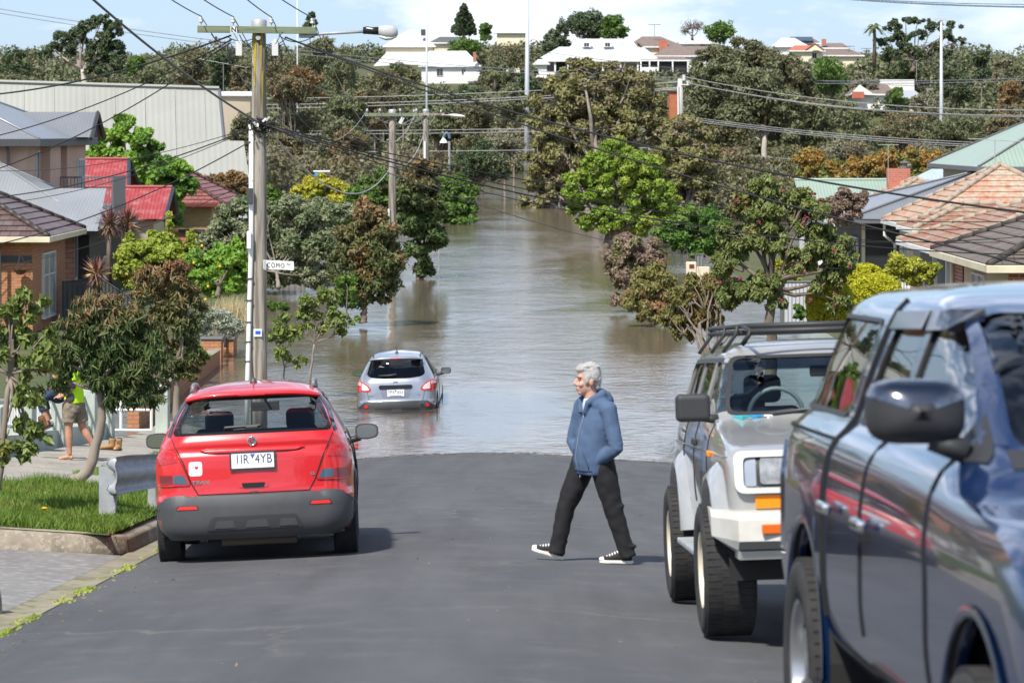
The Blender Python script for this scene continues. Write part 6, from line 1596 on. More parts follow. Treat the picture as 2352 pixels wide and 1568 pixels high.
for (vx, vy, D, lab, r, sg, st_) in ((0, 206, 66, 'thickest black service cable from the pole top down to the left picture edge', .02, .22, P(530, 82, 57.8)), (0, 299, 64, 'upper thin black service cable from the pole top towards the pink house', .013, .25, tp_l), (0, 372, 62, 'lower thin black service cable from the pole top crossing the pink house', .013, .3, P(530, 97, 57.8)),
       (0, 439, 68, 'black telephone cable from the pole tangle across the balcony', .014, .3, cl_), (0, 378, 72, 'thin cable from the pole tangle crossing the pink house windows', .008, .35, cl_), (0, 545, 60, 'black cable from below the tangle crossing the brown tiled roof', .013, .3, P(575, 325, 57.8)), (0, 452, 66, 'thin cable just under the telephone cable across the balcony', .008, .35, cl_), (0, 600, 70, 'thin cable low across the lemon trees to the brick house gutter', .008, .3, P(580, 415, 57.8))):
 b_ = P(vx, vy, D); wire(lab, st_, st_ + (b_ - st_) * 1.15, sg, r)
for (vx, vy, D, lab, r, sg, st_) in ((2352, 463, 44, 'upper black service cable from the pole top across to the right picture edge', .018, .5, tp_r), (2352, 590, 46, 'lower black service cable from the pole top across to the right houses', .016, .35, tp_r),
       (2352, 487, 78, 'black telephone cable from the tangle to the right house, top of the bundle', .013, .75, cl_), (2352, 492, 74, 'black telephone cable from the tangle to the right, second of the bundle', .012, .95, cl_), (2352, 560, 60, 'black telephone cable from the tangle to the dark tiled house', .013, .7, cl_), (2352, 525, 66, 'thin telephone cable from the tangle to the right picture edge', .009, .9, cl_), (2352, 505, 62, 'thin telephone cable dipping lowest of the bundle to the right', .009, 1.1, cl_), (1568, 575, 120, 'thin cable from the tangle down into the deep green tree', .012, .5, cl_)):
 b_ = P(vx, vy, D); wire(lab, st_, st_ + (b_ - st_) * 1.1, sg, r)
wire('pale drooping cable from the pole tangle to the second wooden pole', P(620, 300, 57.8), P(901, 378, 117.8), 1.25, .02, m_wire_lt)
wire('pale drooping cable from the second to the third wooden pole', P(905, 378, 117.8), P(976, 300, 159.8), .7, .02, m_wire_lt)
for i, (ya, yb, yc) in enumerate(((211, 206, 188), (222, 217, 201), (231, 226, 204))):
 wire('pale high wire ' + ('top', 'middle', 'bottom')[i] + ' of three crossing behind the poles to the concrete pole', P(-150, ya - 6 + i * 4, 300), P(1568, yc, 240), 1.2, .034, m_wire_lt, 40, 'high wires crossing the river')
for i, (ya, yb) in enumerate(((176, 252), (190, 264), (192, 267))):
 wire('pale high wire ' + ('top', 'middle', 'bottom')[i] + ' of three from the concrete pole to the right edge', P(1570 + i * 6, ya, 240), P(2500, yb, 190), .9, .03, m_wire_lt, 40, 'high wires crossing the river')
for i, (ya, yb, r) in enumerate(((274, 335, .026), (278, 341, .03), (282, 346, .024))):
 wire('pale lower wire ' + ('top', 'middle', 'bottom')[i] + ' of the bundle right of the concrete pole', P(1565, ya - 8, 240), P(2500, yb, 190), .5, r, m_wire_lt, 40, 'high wires crossing the river')
for i, (ya, yc) in enumerate(((292, 290), (300, 297), (338, 340))):
 wire('pale lower wire ' + ('top', 'middle', 'bottom')[i] + ' of three crossing behind the second pole', P(-150, ya - 2, 300), P(1565, yc - 2, 240), .5, .03, m_wire_lt, 40, 'high wires crossing the river')
wire('pale single wire crossing the grey gums to the green right roof', P(1650, 350, 240), P(2340, 383, 170), .3, .028, m_wire_lt, 30, 'high wires crossing the river')
for i, (ya, yb, yc) in enumerate(((10, 62, 175), (20, 70, 180))):
 wire(('upper' if i == 0 else 'lower') + ' thin grey wire slanting across the left sky behind the crossarm', P(-100, ya - 6, 420), P(2500, yc, 420), 4.6, .05, mat('far grey wire', (.16, .17, .2), .6), 60, 'far sky wires')
for i, (ya, yb) in enumerate(((-3, 8), (-2, 14), (0, 16))):
 wire('dark wire ' + ('top', 'middle', 'bottom')[i] + ' of three in the upper right sky', P(1900, ya - 4, 120), P(2480, yb + 3, 100), .1, .012, m_wire, 20, 'far sky wires')
wire('dark wire in front of the right hill roofs', P(1240, 118, 420), P(2500, 205, 400), 1.5, .04, mat('far dark wire', (.06, .06, .065), .6), 40, 'far sky wires')
# ------ vehicles
def paint(name, col, metal=.2, rough=.32, coat=1.0):
 return mat(name, col, rough, metal, coat=coat)
m_tyre = mat('tyre rubber', (.018, .018, .019), .85, col2=(.03, .029, .027), ns=12, bs=60, bst=.2)
m_trim = mat('black textured plastic', (.028, .029, .031), .55, bs=220, bst=.12, bd=.002)
m_trimgrey = mat('grey bumper plastic', (.06, .063, .068), .5, col2=(.05, .052, .056), ns=5, bs=240, bst=.12, bd=.002)
m_gap = mat('panel gap', (.006, .006, .006), .8)
m_chrome = mat('chrome', (.75, .76, .78), .12, 1.0)
m_alloy = mat('alloy wheel', (.42, .43, .45), .3, .8)
m_redlens = mat('red tail lens', (.55, .018, .018), .12, spec=.7)
m_brightred = mat('red reflector', (.75, .03, .02), .25)
m_amber = mat('amber lens', (.85, .24, .01), .25)
m_smoke = mat('smoked lens', (.06, .10, .15), .1, spec=.8)
m_smokered = mat('smoked red lens', (.16, .03, .035), .12)
m_clear = mat('clear lamp lens', (.55, .56, .57), .06, spec=.9)
m_mirrorglass = mat('mirror glass', (.55, .58, .58), .04, 1.0)
m_plate = mat('white number plate', (.80, .81, .82), .4)
m_seat = mat('seat fabric', (.035, .038, .044), .9)
m_under = mat('dark underbody', (.012, .012, .012), .8)
g_clear = glassmat('car window glass', (.62, .70, .68))
g_tint = glassmat('tinted rear glass', (.34, .37, .42))
g_dark = glassmat('dark tinted glass', (.10, .11, .13), f0=.25)
def pchip(tab, x):
 """smooth monotone interpolation of a key table"""
 xs_ = [a for a, _ in tab]; ys_ = [b for _, b in tab]
 if x <= xs_[0]: return ys_[0]
 if x >= xs_[-1]: return ys_[-1]
 n = len(xs_)
 h = [xs_[i + 1] - xs_[i] for i in range(n - 1)]; dl = [(ys_[i + 1] - ys_[i]) / h[i] for i in range(n - 1)]
 m = [0] * n
 m[0] = dl[0]; m[-1] = dl[-1]
 for i in range(1, n - 1):
  m[i] = 0 if dl[i - 1] * dl[i] <= 0 else 2 * dl[i - 1] * dl[i] / (dl[i - 1] + dl[i])
 for i in range(n - 1):
  if x <= xs_[i + 1]:
   t = (x - xs_[i]) / h[i]
   return (2 * t ** 3 - 3 * t * t + 1) * ys_[i] + (t ** 3 - 2 * t * t + t) * h[i] * m[i] + (-2 * t ** 3 + 3 * t * t) * ys_[i + 1] + (t ** 3 - t * t) * h[i] * m[i + 1]
class Shell:
 """car body as horizontal plan outlines stacked by height: half width W(z), rear R(z), front F(z)"""
 def __init__(s, W, R, F, crx=.2, cry=.25, bow=.04, fbow=.1, taper=.04, zs=None, nz=46, ns=18, nr=11, nc=6):
  s.W, s.R, s.F = W, R, F
  z0, z1 = W[0][0], W[-1][0]
  keys = sorted({z for t in (W, R, F) for z, _ in t if z0 <= z <= z1})
  zs = []
  for a, b in zip(keys, keys[1:]):
   k = max(1, int(math.ceil((b - a) / .03)))
   zs += [a + (b - a) * i / k for i in range(k)]
  zs.append(z1)
  rings = []
  for z in zs:
   w = pchip(W, z); r = pchip(R, z); f = pchip(F, z)
   cx = min(crx(z) if callable(crx) else crx, w * .9); cy = min(cry(z) if callable(cry) else cry, (f - r) * .4)
   bw = bow(z) if callable(bow) else bow; fb = fbow(z) if callable(fbow) else fbow
   L = f - r; mid = (f + r) / 2
   def side(y):
    u = (y - mid) / (L / 2); return w * (1 - taper * abs(u) ** 3)
   ring = []
   we = side(r); wf = side(f)
   for i in range(nr):                                            # rear edge, left to right
    x = -(we - cx) + 2 * (we - cx) * i / (nr - 1); ring.append((x, r - bw * (1 - (x / we) ** 2) + bw))
   for i in range(1, nc + 1):                                     # right rear corner
    a = pi / 2 * i / (nc + 1)
    yy = r + cy - cy * cos(a); ring.append((we - cx + cx * sin(a), yy + (bw - bw * (1 - ((we - cx) / we) ** 2)) * cos(a)))
   for i in range(ns):                                            # right side
    y = r + cy + (L - 2 * cy) * i / (ns - 1); ring.append((side(y), y))
   for i in range(1, nc + 1):
    a = pi / 2 * i / (nc + 1)
    ring.append((wf - cx + cx * cos(a), f - cy + cy * sin(a) - (fb - fb * (1 - ((wf - cx) / wf) ** 2)) * sin(a)))
   for i in range(nr):
    x = (wf - cx) - 2 * (wf - cx) * i / (nr - 1); ring.append((x, f + fb * (1 - (x / wf) ** 2) - fb))
   for i in range(1, nc + 1):
    a = pi / 2 * (1 - i / (nc + 1))
    ring.append((-(wf - cx + cx * cos(a)), f - cy + cy * sin(a) - (fb - fb * (1 - ((wf - cx) / wf) ** 2)) * sin(a)))
   for i in range(ns):
    y = f - cy - (L - 2 * cy) * i / (ns - 1); ring.append((-side(y), y))
   for i in range(1, nc + 1):
    a = pi / 2 * (1 - i / (nc + 1))
    ring.append((-(we - cx + cx * sin(a)), r + cy - cy * cos(a) + (bw - bw * (1 - ((we - cx) / we) ** 2)) * cos(a)))
   rings.append([V((x, y, z)) for x, y in ring])
  n = len(rings[0]); mb = MB()
  mb.add([p for r in rings for p in r], [(i * n + k, i * n + (k + 1) % n, (i + 1) * n + (k + 1) % n, (i + 1) * n + k) for i in range(len(rings) - 1) for k in range(n)])
  c = V((0, (pchip(R, z1) + pchip(F, z1)) / 2, z1 + .004)); o = len(mb.v)
  mb.v.append(tuple(c)); b = (len(rings) - 1) * n
  mb.f += [(b + k, b + (k + 1) % n, o) for k in range(n)]; mb.uv += [None] * n
  s.mb = mb
  s.closed = MB(); s.closed.v = list(mb.v); s.closed.f = list(mb.f) + [tuple(range(n - 1, -1, -1))]
  s.bvh = BVHTree.FromPolygons([V(v) for v in s.closed.v], s.closed.f)
 def hit(s, axis, u, v):
  """point and outward normal where a sight line along an axis meets the body"""
  o, d = {'rear': (V((u, -3, v)), V((0, 1, 0))), 'front': (V((u, 9, v)), V((0, -1, 0))), 'right': (V((4, u, v)), V((-1, 0, 0))), 'left': (V((-4, u, v)), V((1, 0, 0))), 'top': (V((u, v, 5)), V((0, 0, -1)))}[axis]
  h = s.bvh.ray_cast(o, d)
  if axis in ('right', 'left'):                     # sights that pass in front of the pillars slide back onto the flank
   k = 0
   while (h[0] is None or abs(h[0].x) < .45 or h[0].x * d.x > 0) and k < 40:
    o = o + V((0, -.02 if u > 2 else .02, 0)); h = s.bvh.ray_cast(o, d); k += 1
  if h[0] is None:
   h = s.bvh.find_nearest(o + d * 3)
   n = h[1]
  else: n = h[1]
  if n.dot(d) > 0: n = -n
  return h[0], n, d
def rounded(pts, r, n=4):
 """round the corners of a 2D outline; r one radius or one per corner"""
 out = []; N = len(pts)
 for i, p in enumerate(pts):
  rad = r[i] if isinstance(r, (list, tuple)) else r
  p = V((p[0], p[1])); a = V(pts[i - 1][:2]); b = V(pts[(i + 1) % N][:2])
  da = (a - p); db = (b - p)
  k = min(rad, da.length * .45, db.length * .45)
  if k < 1e-4: out.append((p.x, p.y)); continue
  p0 = p + da.normalized() * k; p1 = p + db.normalized() * k
  for j in range(n + 1):
   t = j / n; q = p0 * (1 - t) ** 2 + p * 2 * t * (1 - t) + p1 * t * t; out.append((q.x, q.y))
 return out
def resample(pts, d):
 out = []
 N = len(pts)
 for i in range(N):
  a = pts[i]; b = pts[(i + 1) % N]; L = math.hypot(b[0] - a[0], b[1] - a[1]); k = max(1, int(L / d))
  out += [(a[0] + (b[0] - a[0]) * j / k, a[1] + (b[1] - a[1]) * j / k) for j in range(k)]
 return out
def panel_mesh(sh, axis, outline, off=.004, d=.05, skirt=.012, mirror=False):
 """an outline fitted to the curved body and raised by off, with returned edges"""
 pts = resample(outline, d)
 if mirror: pts = [(-x, y) for x, y in pts][::-1]
 xs_ = [p[0] for p in pts]; ys_ = [p[1] for p in pts]
 n = len(pts)
 inner = []
 poly = pts
 def inside(x, y):
  c = False
  for i in range(n):
   x1, y1 = poly[i]; x2, y2 = poly[(i + 1) % n]
   if (y1 > y) != (y2 > y) and x < (x2 - x1) * (y - y1) / (y2 - y1) + x1: c = not c
  return c
 def edge(x, y):
  return min(((x - a) ** 2 + (y - b) ** 2) for a, b in poly) > (d * .45) ** 2
 gx = np.arange(min(xs_) + d * .6, max(xs_), d); gy = np.arange(min(ys_) + d * .6, max(ys_), d)
 for x in gx:
  for y in gy:
   if inside(x, y) and edge(x, y): inner.append((float(x), float(y)))
 vs, es, fs, *_ = delaunay_2d_cdt([V(p) for p in pts + inner], [(i, (i + 1) % n) for i in range(n)], [list(range(n))], 1, 1e-6)
 mb = MB(); P3 = []; NN = []
 for v in vs:
  h, nrm, dd = sh.hit(axis, v.x, v.y)
  o = off(v.x, v.y) if callable(off) else off
  P3.append(h + nrm * o); NN.append(nrm)
 faces = [tuple(f) for f in fs]
 # consistent outward winding
 out = []
 for f in faces:
  nf = (P3[f[1]] - P3[f[0]]).cross(P3[f[2]] - P3[f[0]])
  out.append(f if nf.dot(NN[f[0]]) >= 0 else f[::-1])
 mb.add(P3, out)
 if skirt:
  cnt = {}
  for f in out:
   for i in range(len(f)):
    a, b = f[i], f[(i + 1) % len(f)]; cnt[(a, b)] = 1
  bd = [(a, b) for a, b in cnt if (b, a) not in cnt]
  m = {}
  for a, b in bd:
   for q in (a, b):
    if q not in m:
     m[q] = len(mb.v); o = off(vs[q].x, vs[q].y) if callable(off) else off
     mb.v.append(tuple(P3[q] - NN[q] * (o + skirt)))
   mb.f.append((b, a, m[a], m[b])); mb.uv.append(None)
 return mb
def panel(name, sh, axis, outline, m, parent, off=.004, d=.05, skirt=.012, mirror=False):
 o = panel_mesh(sh, axis, outline, off, d, skirt, mirror).build(name, m, parent, smooth=True)
 try: o.data.set_sharp_from_angle(angle=radians(45))
 except Exception: pass
 return o
def seam(sh, axis, pts, w=.005, off=.0015, closed=False, d=.04):
 """dark shut line lying on the body"""
 q = resample(pts, d) if closed else [p for a, b in zip(pts, pts[1:]) for p in [(a[0] + (b[0] - a[0]) * j / max(1, int(math.hypot(b[0] - a[0], b[1] - a[1]) / d)), a[1] + (b[1] - a[1]) * j / max(1, int(math.hypot(b[0] - a[0], b[1] - a[1]) / d))) for j in range(max(1, int(math.hypot(b[0] - a[0], b[1] - a[1]) / d)))]] + [pts[-1]]
 P3 = []
 for u, v in q:
  h, n, dd = sh.hit(axis, u, v); P3.append(h + n * off)
 if closed: P3.append(P3[0])
 mb = MB(); mb.tube(P3, w, 5); return mb
def cutbody(sh, m, parent, cutters, thick=.02, inner=None, name='body'):
 """the painted shell with real openings for windows and wheel arches"""
 me = sh.mb.mesh('body', True)
 o = link(name, me, [m, inner or m_under], parent)
 so = o.modifiers.new('solid', 'SOLIDIFY'); so.thickness = thick; so.offset = -1; so.material_offset = 1; so.material_offset_rim = 0
 tmp = []
 for c in cutters:
  cme = c.mesh('cut', weld=True); cme.materials.append(m); cme.materials.append(inner or m_under); cme.polygons.foreach_set('material_index', [1] * len(cme.polygons))
  co = bpy.data.objects.new('cut', cme); COL.objects.link(co); tmp.append(co)
  if parent is not None: co.parent = parent
  bo = o.modifiers.new('cut', 'BOOLEAN'); bo.operation = 'DIFFERENCE'; bo.object = co; bo.solver = 'EXACT'
 bake(o)
 for co in tmp: bpy.data.objects.remove(co)
 o.data.shade_smooth()
 try: o.data.set_sharp_from_angle(angle=radians(38))
 except Exception: pass
 return o
def prism(axis, outline, a, b):
 """cutter: outline swept from a to b along the view axis"""
 mb = MB()
 if axis in ('rear', 'front'): pts = [V((x, a, z)) for x, z in outline]; d = V((0, b - a, 0))
 else: pts = [V((a, y, z)) for y, z in outline]; d = V((b - a, 0, 0))
 return mb.extrude(pts, d)
def arch(y, z, r, x0, x1, n=28):
 return prism('side', [(y + r * cos(2 * pi * k / n), z + r * sin(2 * pi * k / n)) for k in range(n)], x0, x1)
def wheel(parent, x, y, r, w, side, rim=.62, spokes=5, rimm=None, style='alloy', tread=True, dish=.0):
 """tyre with tread blocks and a rim with spokes; side +1 faces +x"""
 M = Matrix.Translation((x, y, r)) @ Matrix.Rotation(side * pi / 2, 4, 'Y')
 k = MB(); rr_ = r * rim; h = w / 2
 k.lathe([(rr_, -h * .85), (r * .86, -h), (r * .955, -h * .93), (r * .993, -h * .72), (r, -h * .3), (r, h * .3), (r * .993, h * .72), (r * .955, h * .93), (r * .86, h), (rr_ * 1.03, h * .88), (rr_, h * .8)], 48, M)
 wo = k.build('wheel', m_tyre, parent, smooth=True)
 if tread:
  t = MB(); n = 58
  for i in range(n):
   a = 2 * pi * i / n
   for s_, lo, hi in ((0, -.86, -.34), (.5, -.28, .28), (0, .34, .86)):
    aa = a + s_ * 2 * pi / n; Q = M @ Matrix.Rotation(aa, 4, 'Z')
    dz = r * pi / n * .86
    t.box(r * .975, r * 1.003, -dz, dz, h * lo, h * hi, Q)
  t.build('tread', m_tyre, wo)
 q = MB(); rm = rimm or m_alloy
 f = h * (.7 - dish)
 q.lathe([(rr_ * 1.03, h * .9), (rr_ * .97, h * .86), (rr_ * .93, f * .9), (rr_ * .9, -h * .5)], 40, M)
 if style == 'alloy':
  for i in range(spokes):
   Q = M @ Matrix.Rotation(2 * pi * i / spokes, 4, 'Z'); q.box(r * .04, rr_ * .95, -r * .075, r * .075, f * .55, f * .85, Q)
  q.lathe([(r * .14, f * .4), (r * .14, f * .95), (r * .1, f), (0, f)], 20, M)
 else:
  q.lathe([(rr_ * .9, f * .75), (rr_ * .72, f * .95), (rr_ * .5, f * .6), (rr_ * .34, f * .62), (rr_ * .3, f * 1.15), (0, f * 1.2)], 32, M)
 q.build('rim', rm, wo, angle=40)
 d = MB(); d.lathe([(rr_ * .9, -h * .3), (0, -h * .3)], 24, M); d.build('brake', m_under, wo)
 return wo
def wheelwell(mb, y, r, x0, x1, z):
 """dark liner behind an arch opening"""
 n = 16; vs = []
 for x in (x0, x1):
  for k in range(n + 1):
   a = pi * k / n * 1.12 - .19; vs.append((x, y + r * cos(a), z + r * sin(a)))
 mb.add(vs, [(k, k + 1, n + 2 + k, n + 1 + k) for k in range(n)])
 mb.add([(x0, y + r * cos(pi * k / n * 1.12 - .19), z + r * sin(pi * k / n * 1.12 - .19)) for k in range(n + 1)], [tuple(range(n + 1))])
def door_mirror(parent, c, side, w, h, d, m, face='rear', arm=True, tilt=0):
 """door mirror: rounded shell, glass on the rear face, stalk back to the door"""
 M = Matrix.Translation(V(c))
 k = MB(); vs = []; n = 20; lv = [(0, 1), (.25, 1.02), (.6, .92), (.85, .68), (1, .3)]
 for u, s_ in lv:
  for i in range(n):
   a = 2 * pi * i / n; ca, sa = cos(a), sin(a)
   x = w / 2 * s_ * math.copysign(abs(ca) ** .55, ca); z = h / 2 * s_ * math.copysign(abs(sa) ** .55, sa)
   if x * side > 0: z *= 1 - .12 * (x * side / (w / 2))
   vs.append(M @ V((x, d * u, z)))
 fs = [(i * n + j, i * n + (j + 1) % n, (i + 1) * n + (j + 1) % n, (i + 1) * n + j) for i in range(len(lv) - 1) for j in range(n)] + [tuple(range(n)), tuple(range(len(lv) * n - 1, (len(lv) - 1) * n - 1, -1))]
 k.add(vs, fs); o = k.build('mirror', m, parent, angle=50)
 g = MB(); pts = []
 for i in range(n):
  a = 2 * pi * i / n; ca, sa = cos(a), sin(a)
  x = w / 2 * .86 * math.copysign(abs(ca) ** .6, ca); z = h / 2 * .84 * math.copysign(abs(sa) ** .6, sa)
  if x * side > 0: z *= 1 - .12 * (x * side / (w / 2))
  pts.append(M @ V((x, -.005, z)))
 g.add(pts, [tuple(range(n))]); g.build('mirror_glass', m_mirrorglass, o)
 if arm:
  a_ = MB(); a_.tube([M @ V((-side * w * .3, d * .4, -h * .35)), M @ V((-side * (w * .5 + .1), d * .6, -h * .62))], [.035, .03], 8); a_.build('mirror_stalk', m_trim, o, smooth=True)
 return o
def seats(parent, rows, z0, w=.5):
 """dark seat backs with head rests inside the cabin"""
 for y, xs_, h in rows:
  for x in xs_:
   mb = MB()
   mb.cbox((x, y, z0 + h / 2), w, .16, h, (-.2, 0, 0)); s_ = mb.build('seat', m_seat, parent, bevel=.06, seg=3)
   hb = MB(); hb.cbox((x, y - .1 * 0 + .02 - .2 * h, z0 + h + .12), .27, .12, .2, (-.15, 0, 0)); hb.build('head_rest', m_seat, s_, bevel=.05, seg=3)
def plate_at(parent, c, w, h, txt, tilt, m_txt, sub=None, frame=None, mark=None, size=None, normal_rear=True):
 M = Matrix.Translation(V(c)) @ Matrix.Rotation(pi / 2 - tilt, 4, 'X')
 mb = MB(); mb.box(-w / 2, w / 2, -h / 2, h / 2, -.006, .0, M); po = mb.build('number_plate', m_plate, parent, bevel=.004)
 if frame:
  f = MB(); e = .012
  for b in ((-w / 2 - e, w / 2 + e, h / 2, h / 2 + e), (-w / 2 - e, w / 2 + e, -h / 2 - e, -h / 2), (-w / 2 - e, -w / 2, -h / 2, h / 2), (w / 2, w / 2 + e, -h / 2, h / 2)): f.box(b[0], b[1], b[2], b[3], -.008, .006, M)
  f.build('plate_frame', frame, po)
 for t_, x, y, sz, kw in txt: text_part('lettering', t_, sz, M @ Matrix.Translation((x, y, .002)), m_txt, po, **kw)
 if mark:
  t = MB(); t.add([M @ V(q) for q in ((-.022, h / 2 - .012, .002), (.022, h / 2 - .012, .002), (0, h / 2 - .055, .002))], [(0, 2, 1)]); t.build('plate_mark', mark, po)
 if sub:
  text_part('lettering', sub[0], sub[1], M @ Matrix.Translation((0, sub[2], .002)), sub[3], po, sx=sub[4], bold=.001)
 return po
def rear_z(sh, x, z):
 h, n, d = sh.hit('rear', x, z); return h, n
# ================================================================== red hatchback suv
RED = paint('bright red paint', (.56, .012, .016), .0, .3)
W = [(.25, .76), (.32, .84), (.45, .875), (.6, .888), (.78, .885), (.95, .868), (1.06, .835), (1.16, .79), (1.3, .71), (1.44, .625), (1.51, .56), (1.55, .47), (1.585, .32), (1.6, .12)]
R = [(.25, .1), (.32, .02), (.45, .0), (.6, .005), (.625, .05), (.72, .055), (.95, .06), (1.02, .085), (1.06, .075), (1.18, .13), (1.3, .28), (1.44, .46), (1.475, .44), (1.5, .46), (1.55, .62), (1.585, .95), (1.6, 1.4)]
F = [(.25, 4.05), (.32, 4.18), (.5, 4.25), (.7, 4.22), (.88, 4.1), (.98, 3.75), (1.06, 3.2), (1.1, 3.0), (1.3, 2.55), (1.44, 2.25), (1.52, 2.02), (1.56, 1.8), (1.6, 1.5)]
sh = Shell(W, R, F, crx=lambda z: .24 if z < 1.2 else .2, cry=lambda z: .3, bow=lambda z: .10 if z < .62 else .07, fbow=.22, taper=.05)
yaw = radians(3.2)
cx, cy = -2.25, 25.05
t = thing('car', 'bright red small suv parked at the left kerb, seen from behind', 'car', (cx, cy, road_z(cx, cy + .8) + .02), (-.0822, -.042, yaw), local=True, scale=1.02)
rw = rounded([(-.665, 1.165), (.665, 1.165), (.60, 1.32), (.545, 1.435), (-.545, 1.435), (-.60, 1.32)], [.05, .05, .1, .07, .07, .1])
rwo = rounded([(-.70, 1.145), (.70, 1.145), (.635, 1.32), (.57, 1.462), (-.57, 1.462), (-.635, 1.32)], [.05, .05, .1, .06, .06, .1])
ws = rounded([(-.70, 1.13), (.70, 1.13), (.56, 1.46), (-.56, 1.46)], .06)
sw1 = rounded([(.62, 1.12), (1.55, 1.10), (1.60, 1.42), (1.0, 1.43)], .06); sw2 = rounded([(1.65, 1.10), (2.95, 1.10), (2.2, 1.44), (1.68, 1.43)], .06)
cut = [prism('rear', rw, -.5, .9), prism('front', ws, 2.0, 4.5), prism('side', sw1, -2, 2), prism('side', sw2, -2, 2), arch(.83, .34, .37, -2, -.5), arch(.83, .34, .37, .5, 2), arch(3.39, .34, .37, -2, -.5), arch(3.39, .34, .37, .5, 2)]
cutbody(sh, RED, t, cut, inner=mat('grey cabin lining', (.10, .10, .105), .9))
def glass(name, sh, axis, outline, m, t, mirror=False, d=.07):
 return panel(name, sh, axis, outline, m, t, off=-.012, d=d, skirt=0, mirror=mirror)
def ringpanel(sh, axis, outer, inner, off=.004):
 """border band between two outlines on the body"""
 a = resample(outer, .03); n = len(a); cx_ = sum(p[0] for p in inner) / len(inner); cy_ = sum(p[1] for p in inner) / len(inner)
 ii = resample(inner, .012); mb = MB(); vs = []
 for p in a:
  q = min(ii, key=lambda w: (w[0] - p[0]) ** 2 + (w[1] - p[1]) ** 2)
  for u, v in (p, q):
   h, nn_, dd = sh.hit(axis, u, v); vs.append(h + nn_ * off)
 fs = [(2 * i, 2 * i + 1, 2 * ((i + 1) % n) + 1, 2 * ((i + 1) % n)) for i in range(n)]
 mb.add(vs, [f for f in fs if max((vs[f[i]] - vs[f[i - 1]]).length for i in range(4)) < .11])
 return mb
glass('rear_window', sh, 'rear', rwo, glassmat('lightly tinted rear glass', (.62, .65, .68)), t)
ringpanel(sh, 'rear', rwo, rw).build('window_border', mat('black glass border', (.01, .01, .011), .08), t, smooth=True)
glass('windscreen', sh, 'front', ws, glassmat('clear windscreen', (.90, .95, .94)), t)
for sd_, ax in ((1, 'right'), (-1, 'left')):
 glass('rear_side_window', sh, ax, sw1, g_tint, t); glass('front_side_window', sh, ax, sw2, g_clear, t)
 ringpanel(sh, ax, rounded([(.55, 1.095), (3.08, 1.085), (2.22, 1.465), (.95, 1.455)], .06), rounded([(.6, 1.11), (2.97, 1.1), (2.2, 1.44), (1.0, 1.43)], .06), .005).build('window_trim', m_trim, t, smooth=True)
 seam(sh, ax, [(1.62, 1.1), (1.6, .75), (1.65, .42)], .005).build('door_seam', m_gap, t)
 seam(sh, ax, [(.72, 1.05), (1.18, .78), (1.25, .42), (2.85, .4), (2.95, 1.05)], .005).build('door_seam', m_gap, t)
 mb = MB(); q, nn_, _ = sh.hit(ax, 1.72, .93); mb.cbox(q + nn_ * .03, .03, .2, .035); mb.build('door_handle', RED, t, bevel=.012)
 q, nn_, _ = sh.hit(ax, 2.72, .93); mb = MB(); mb.cbox(q + nn_ * .03, .03, .2, .035); mb.build('door_handle', RED, t, bevel=.012)
# tail lamps wrap round the corners
tl = rounded([(-.845, .955), (-.80, 1.02), (-.685, 1.035), (-.625, .93), (-.545, .735), (-.56, .72), (-.80, .715), (-.835, .74), (-.85, .86)], [.02, .03, .03, .05, .02, .02, .03, .02, .02])
tl_low = rounded([(-.805, .733), (-.562, .735), (-.605, .815), (-.815, .815)], .012)
for mi in (False, True):
 lo_ = panel('tail_lamp', sh, 'rear', tl, m_redlens, t, off=.012, d=.035, mirror=mi)
 panel('reversing_lens', sh, 'rear', rounded([(-.69, .735), (-.562, .735), (-.598, .812), (-.69, .812)], .01), m_smoke, lo_, off=.0155, d=.03, skirt=.004, mirror=mi)
 panel('indicator_lens', sh, 'rear', rounded([(-.80, .733), (-.70, .735), (-.70, .812), (-.81, .812)], .01), m_smokered, lo_, off=.0155, d=.03, skirt=.004, mirror=mi)
 panel('upper_lens', sh, 'rear', rounded([(-.82, .90), (-.80, 1.0), (-.69, 1.015), (-.645, .92)], .015), mat('deep red lens', (.42, .012, .014), .1, spec=.8), lo_, off=.0152, d=.03, skirt=.004, mirror=mi)
# tailgate shut lines and pressings
for sg in (-1, 1): seam(sh, 'rear', [(x * sg, y) for x, y in tl], .004, .002, True).build('lamp_seam', m_gap, t)
seam(sh, 'rear', [(-.70, 1.12), (-.66, 1.03), (-.61, .93), (-.535, .73), (-.48, .635), (.48, .635), (.535, .73), (.61, .93), (.66, 1.03), (.70, 1.12)], .005).build('tailgate_seam', m_gap, t)
mb = MB()
# plate recess: shelf above the plate
panel('plate_shelf', sh, 'rear', rounded([(-.46, 1.012), (-.38, .985), (.38, .985), (.46, 1.012), (.4, 1.03), (-.4, 1.03)], .012), RED, t, off=lambda x, z: .004 + .02 * max(0, 1 - abs(z - 1.0) / .03), d=.03)
seam(sh, 'rear', [(-.42, .99), (-.3, .976), (.3, .976), (.42, .99)], .004, 0).build('painted_shelf_shade', m_gap, t)  # dark line standing in for the shade under the shelf
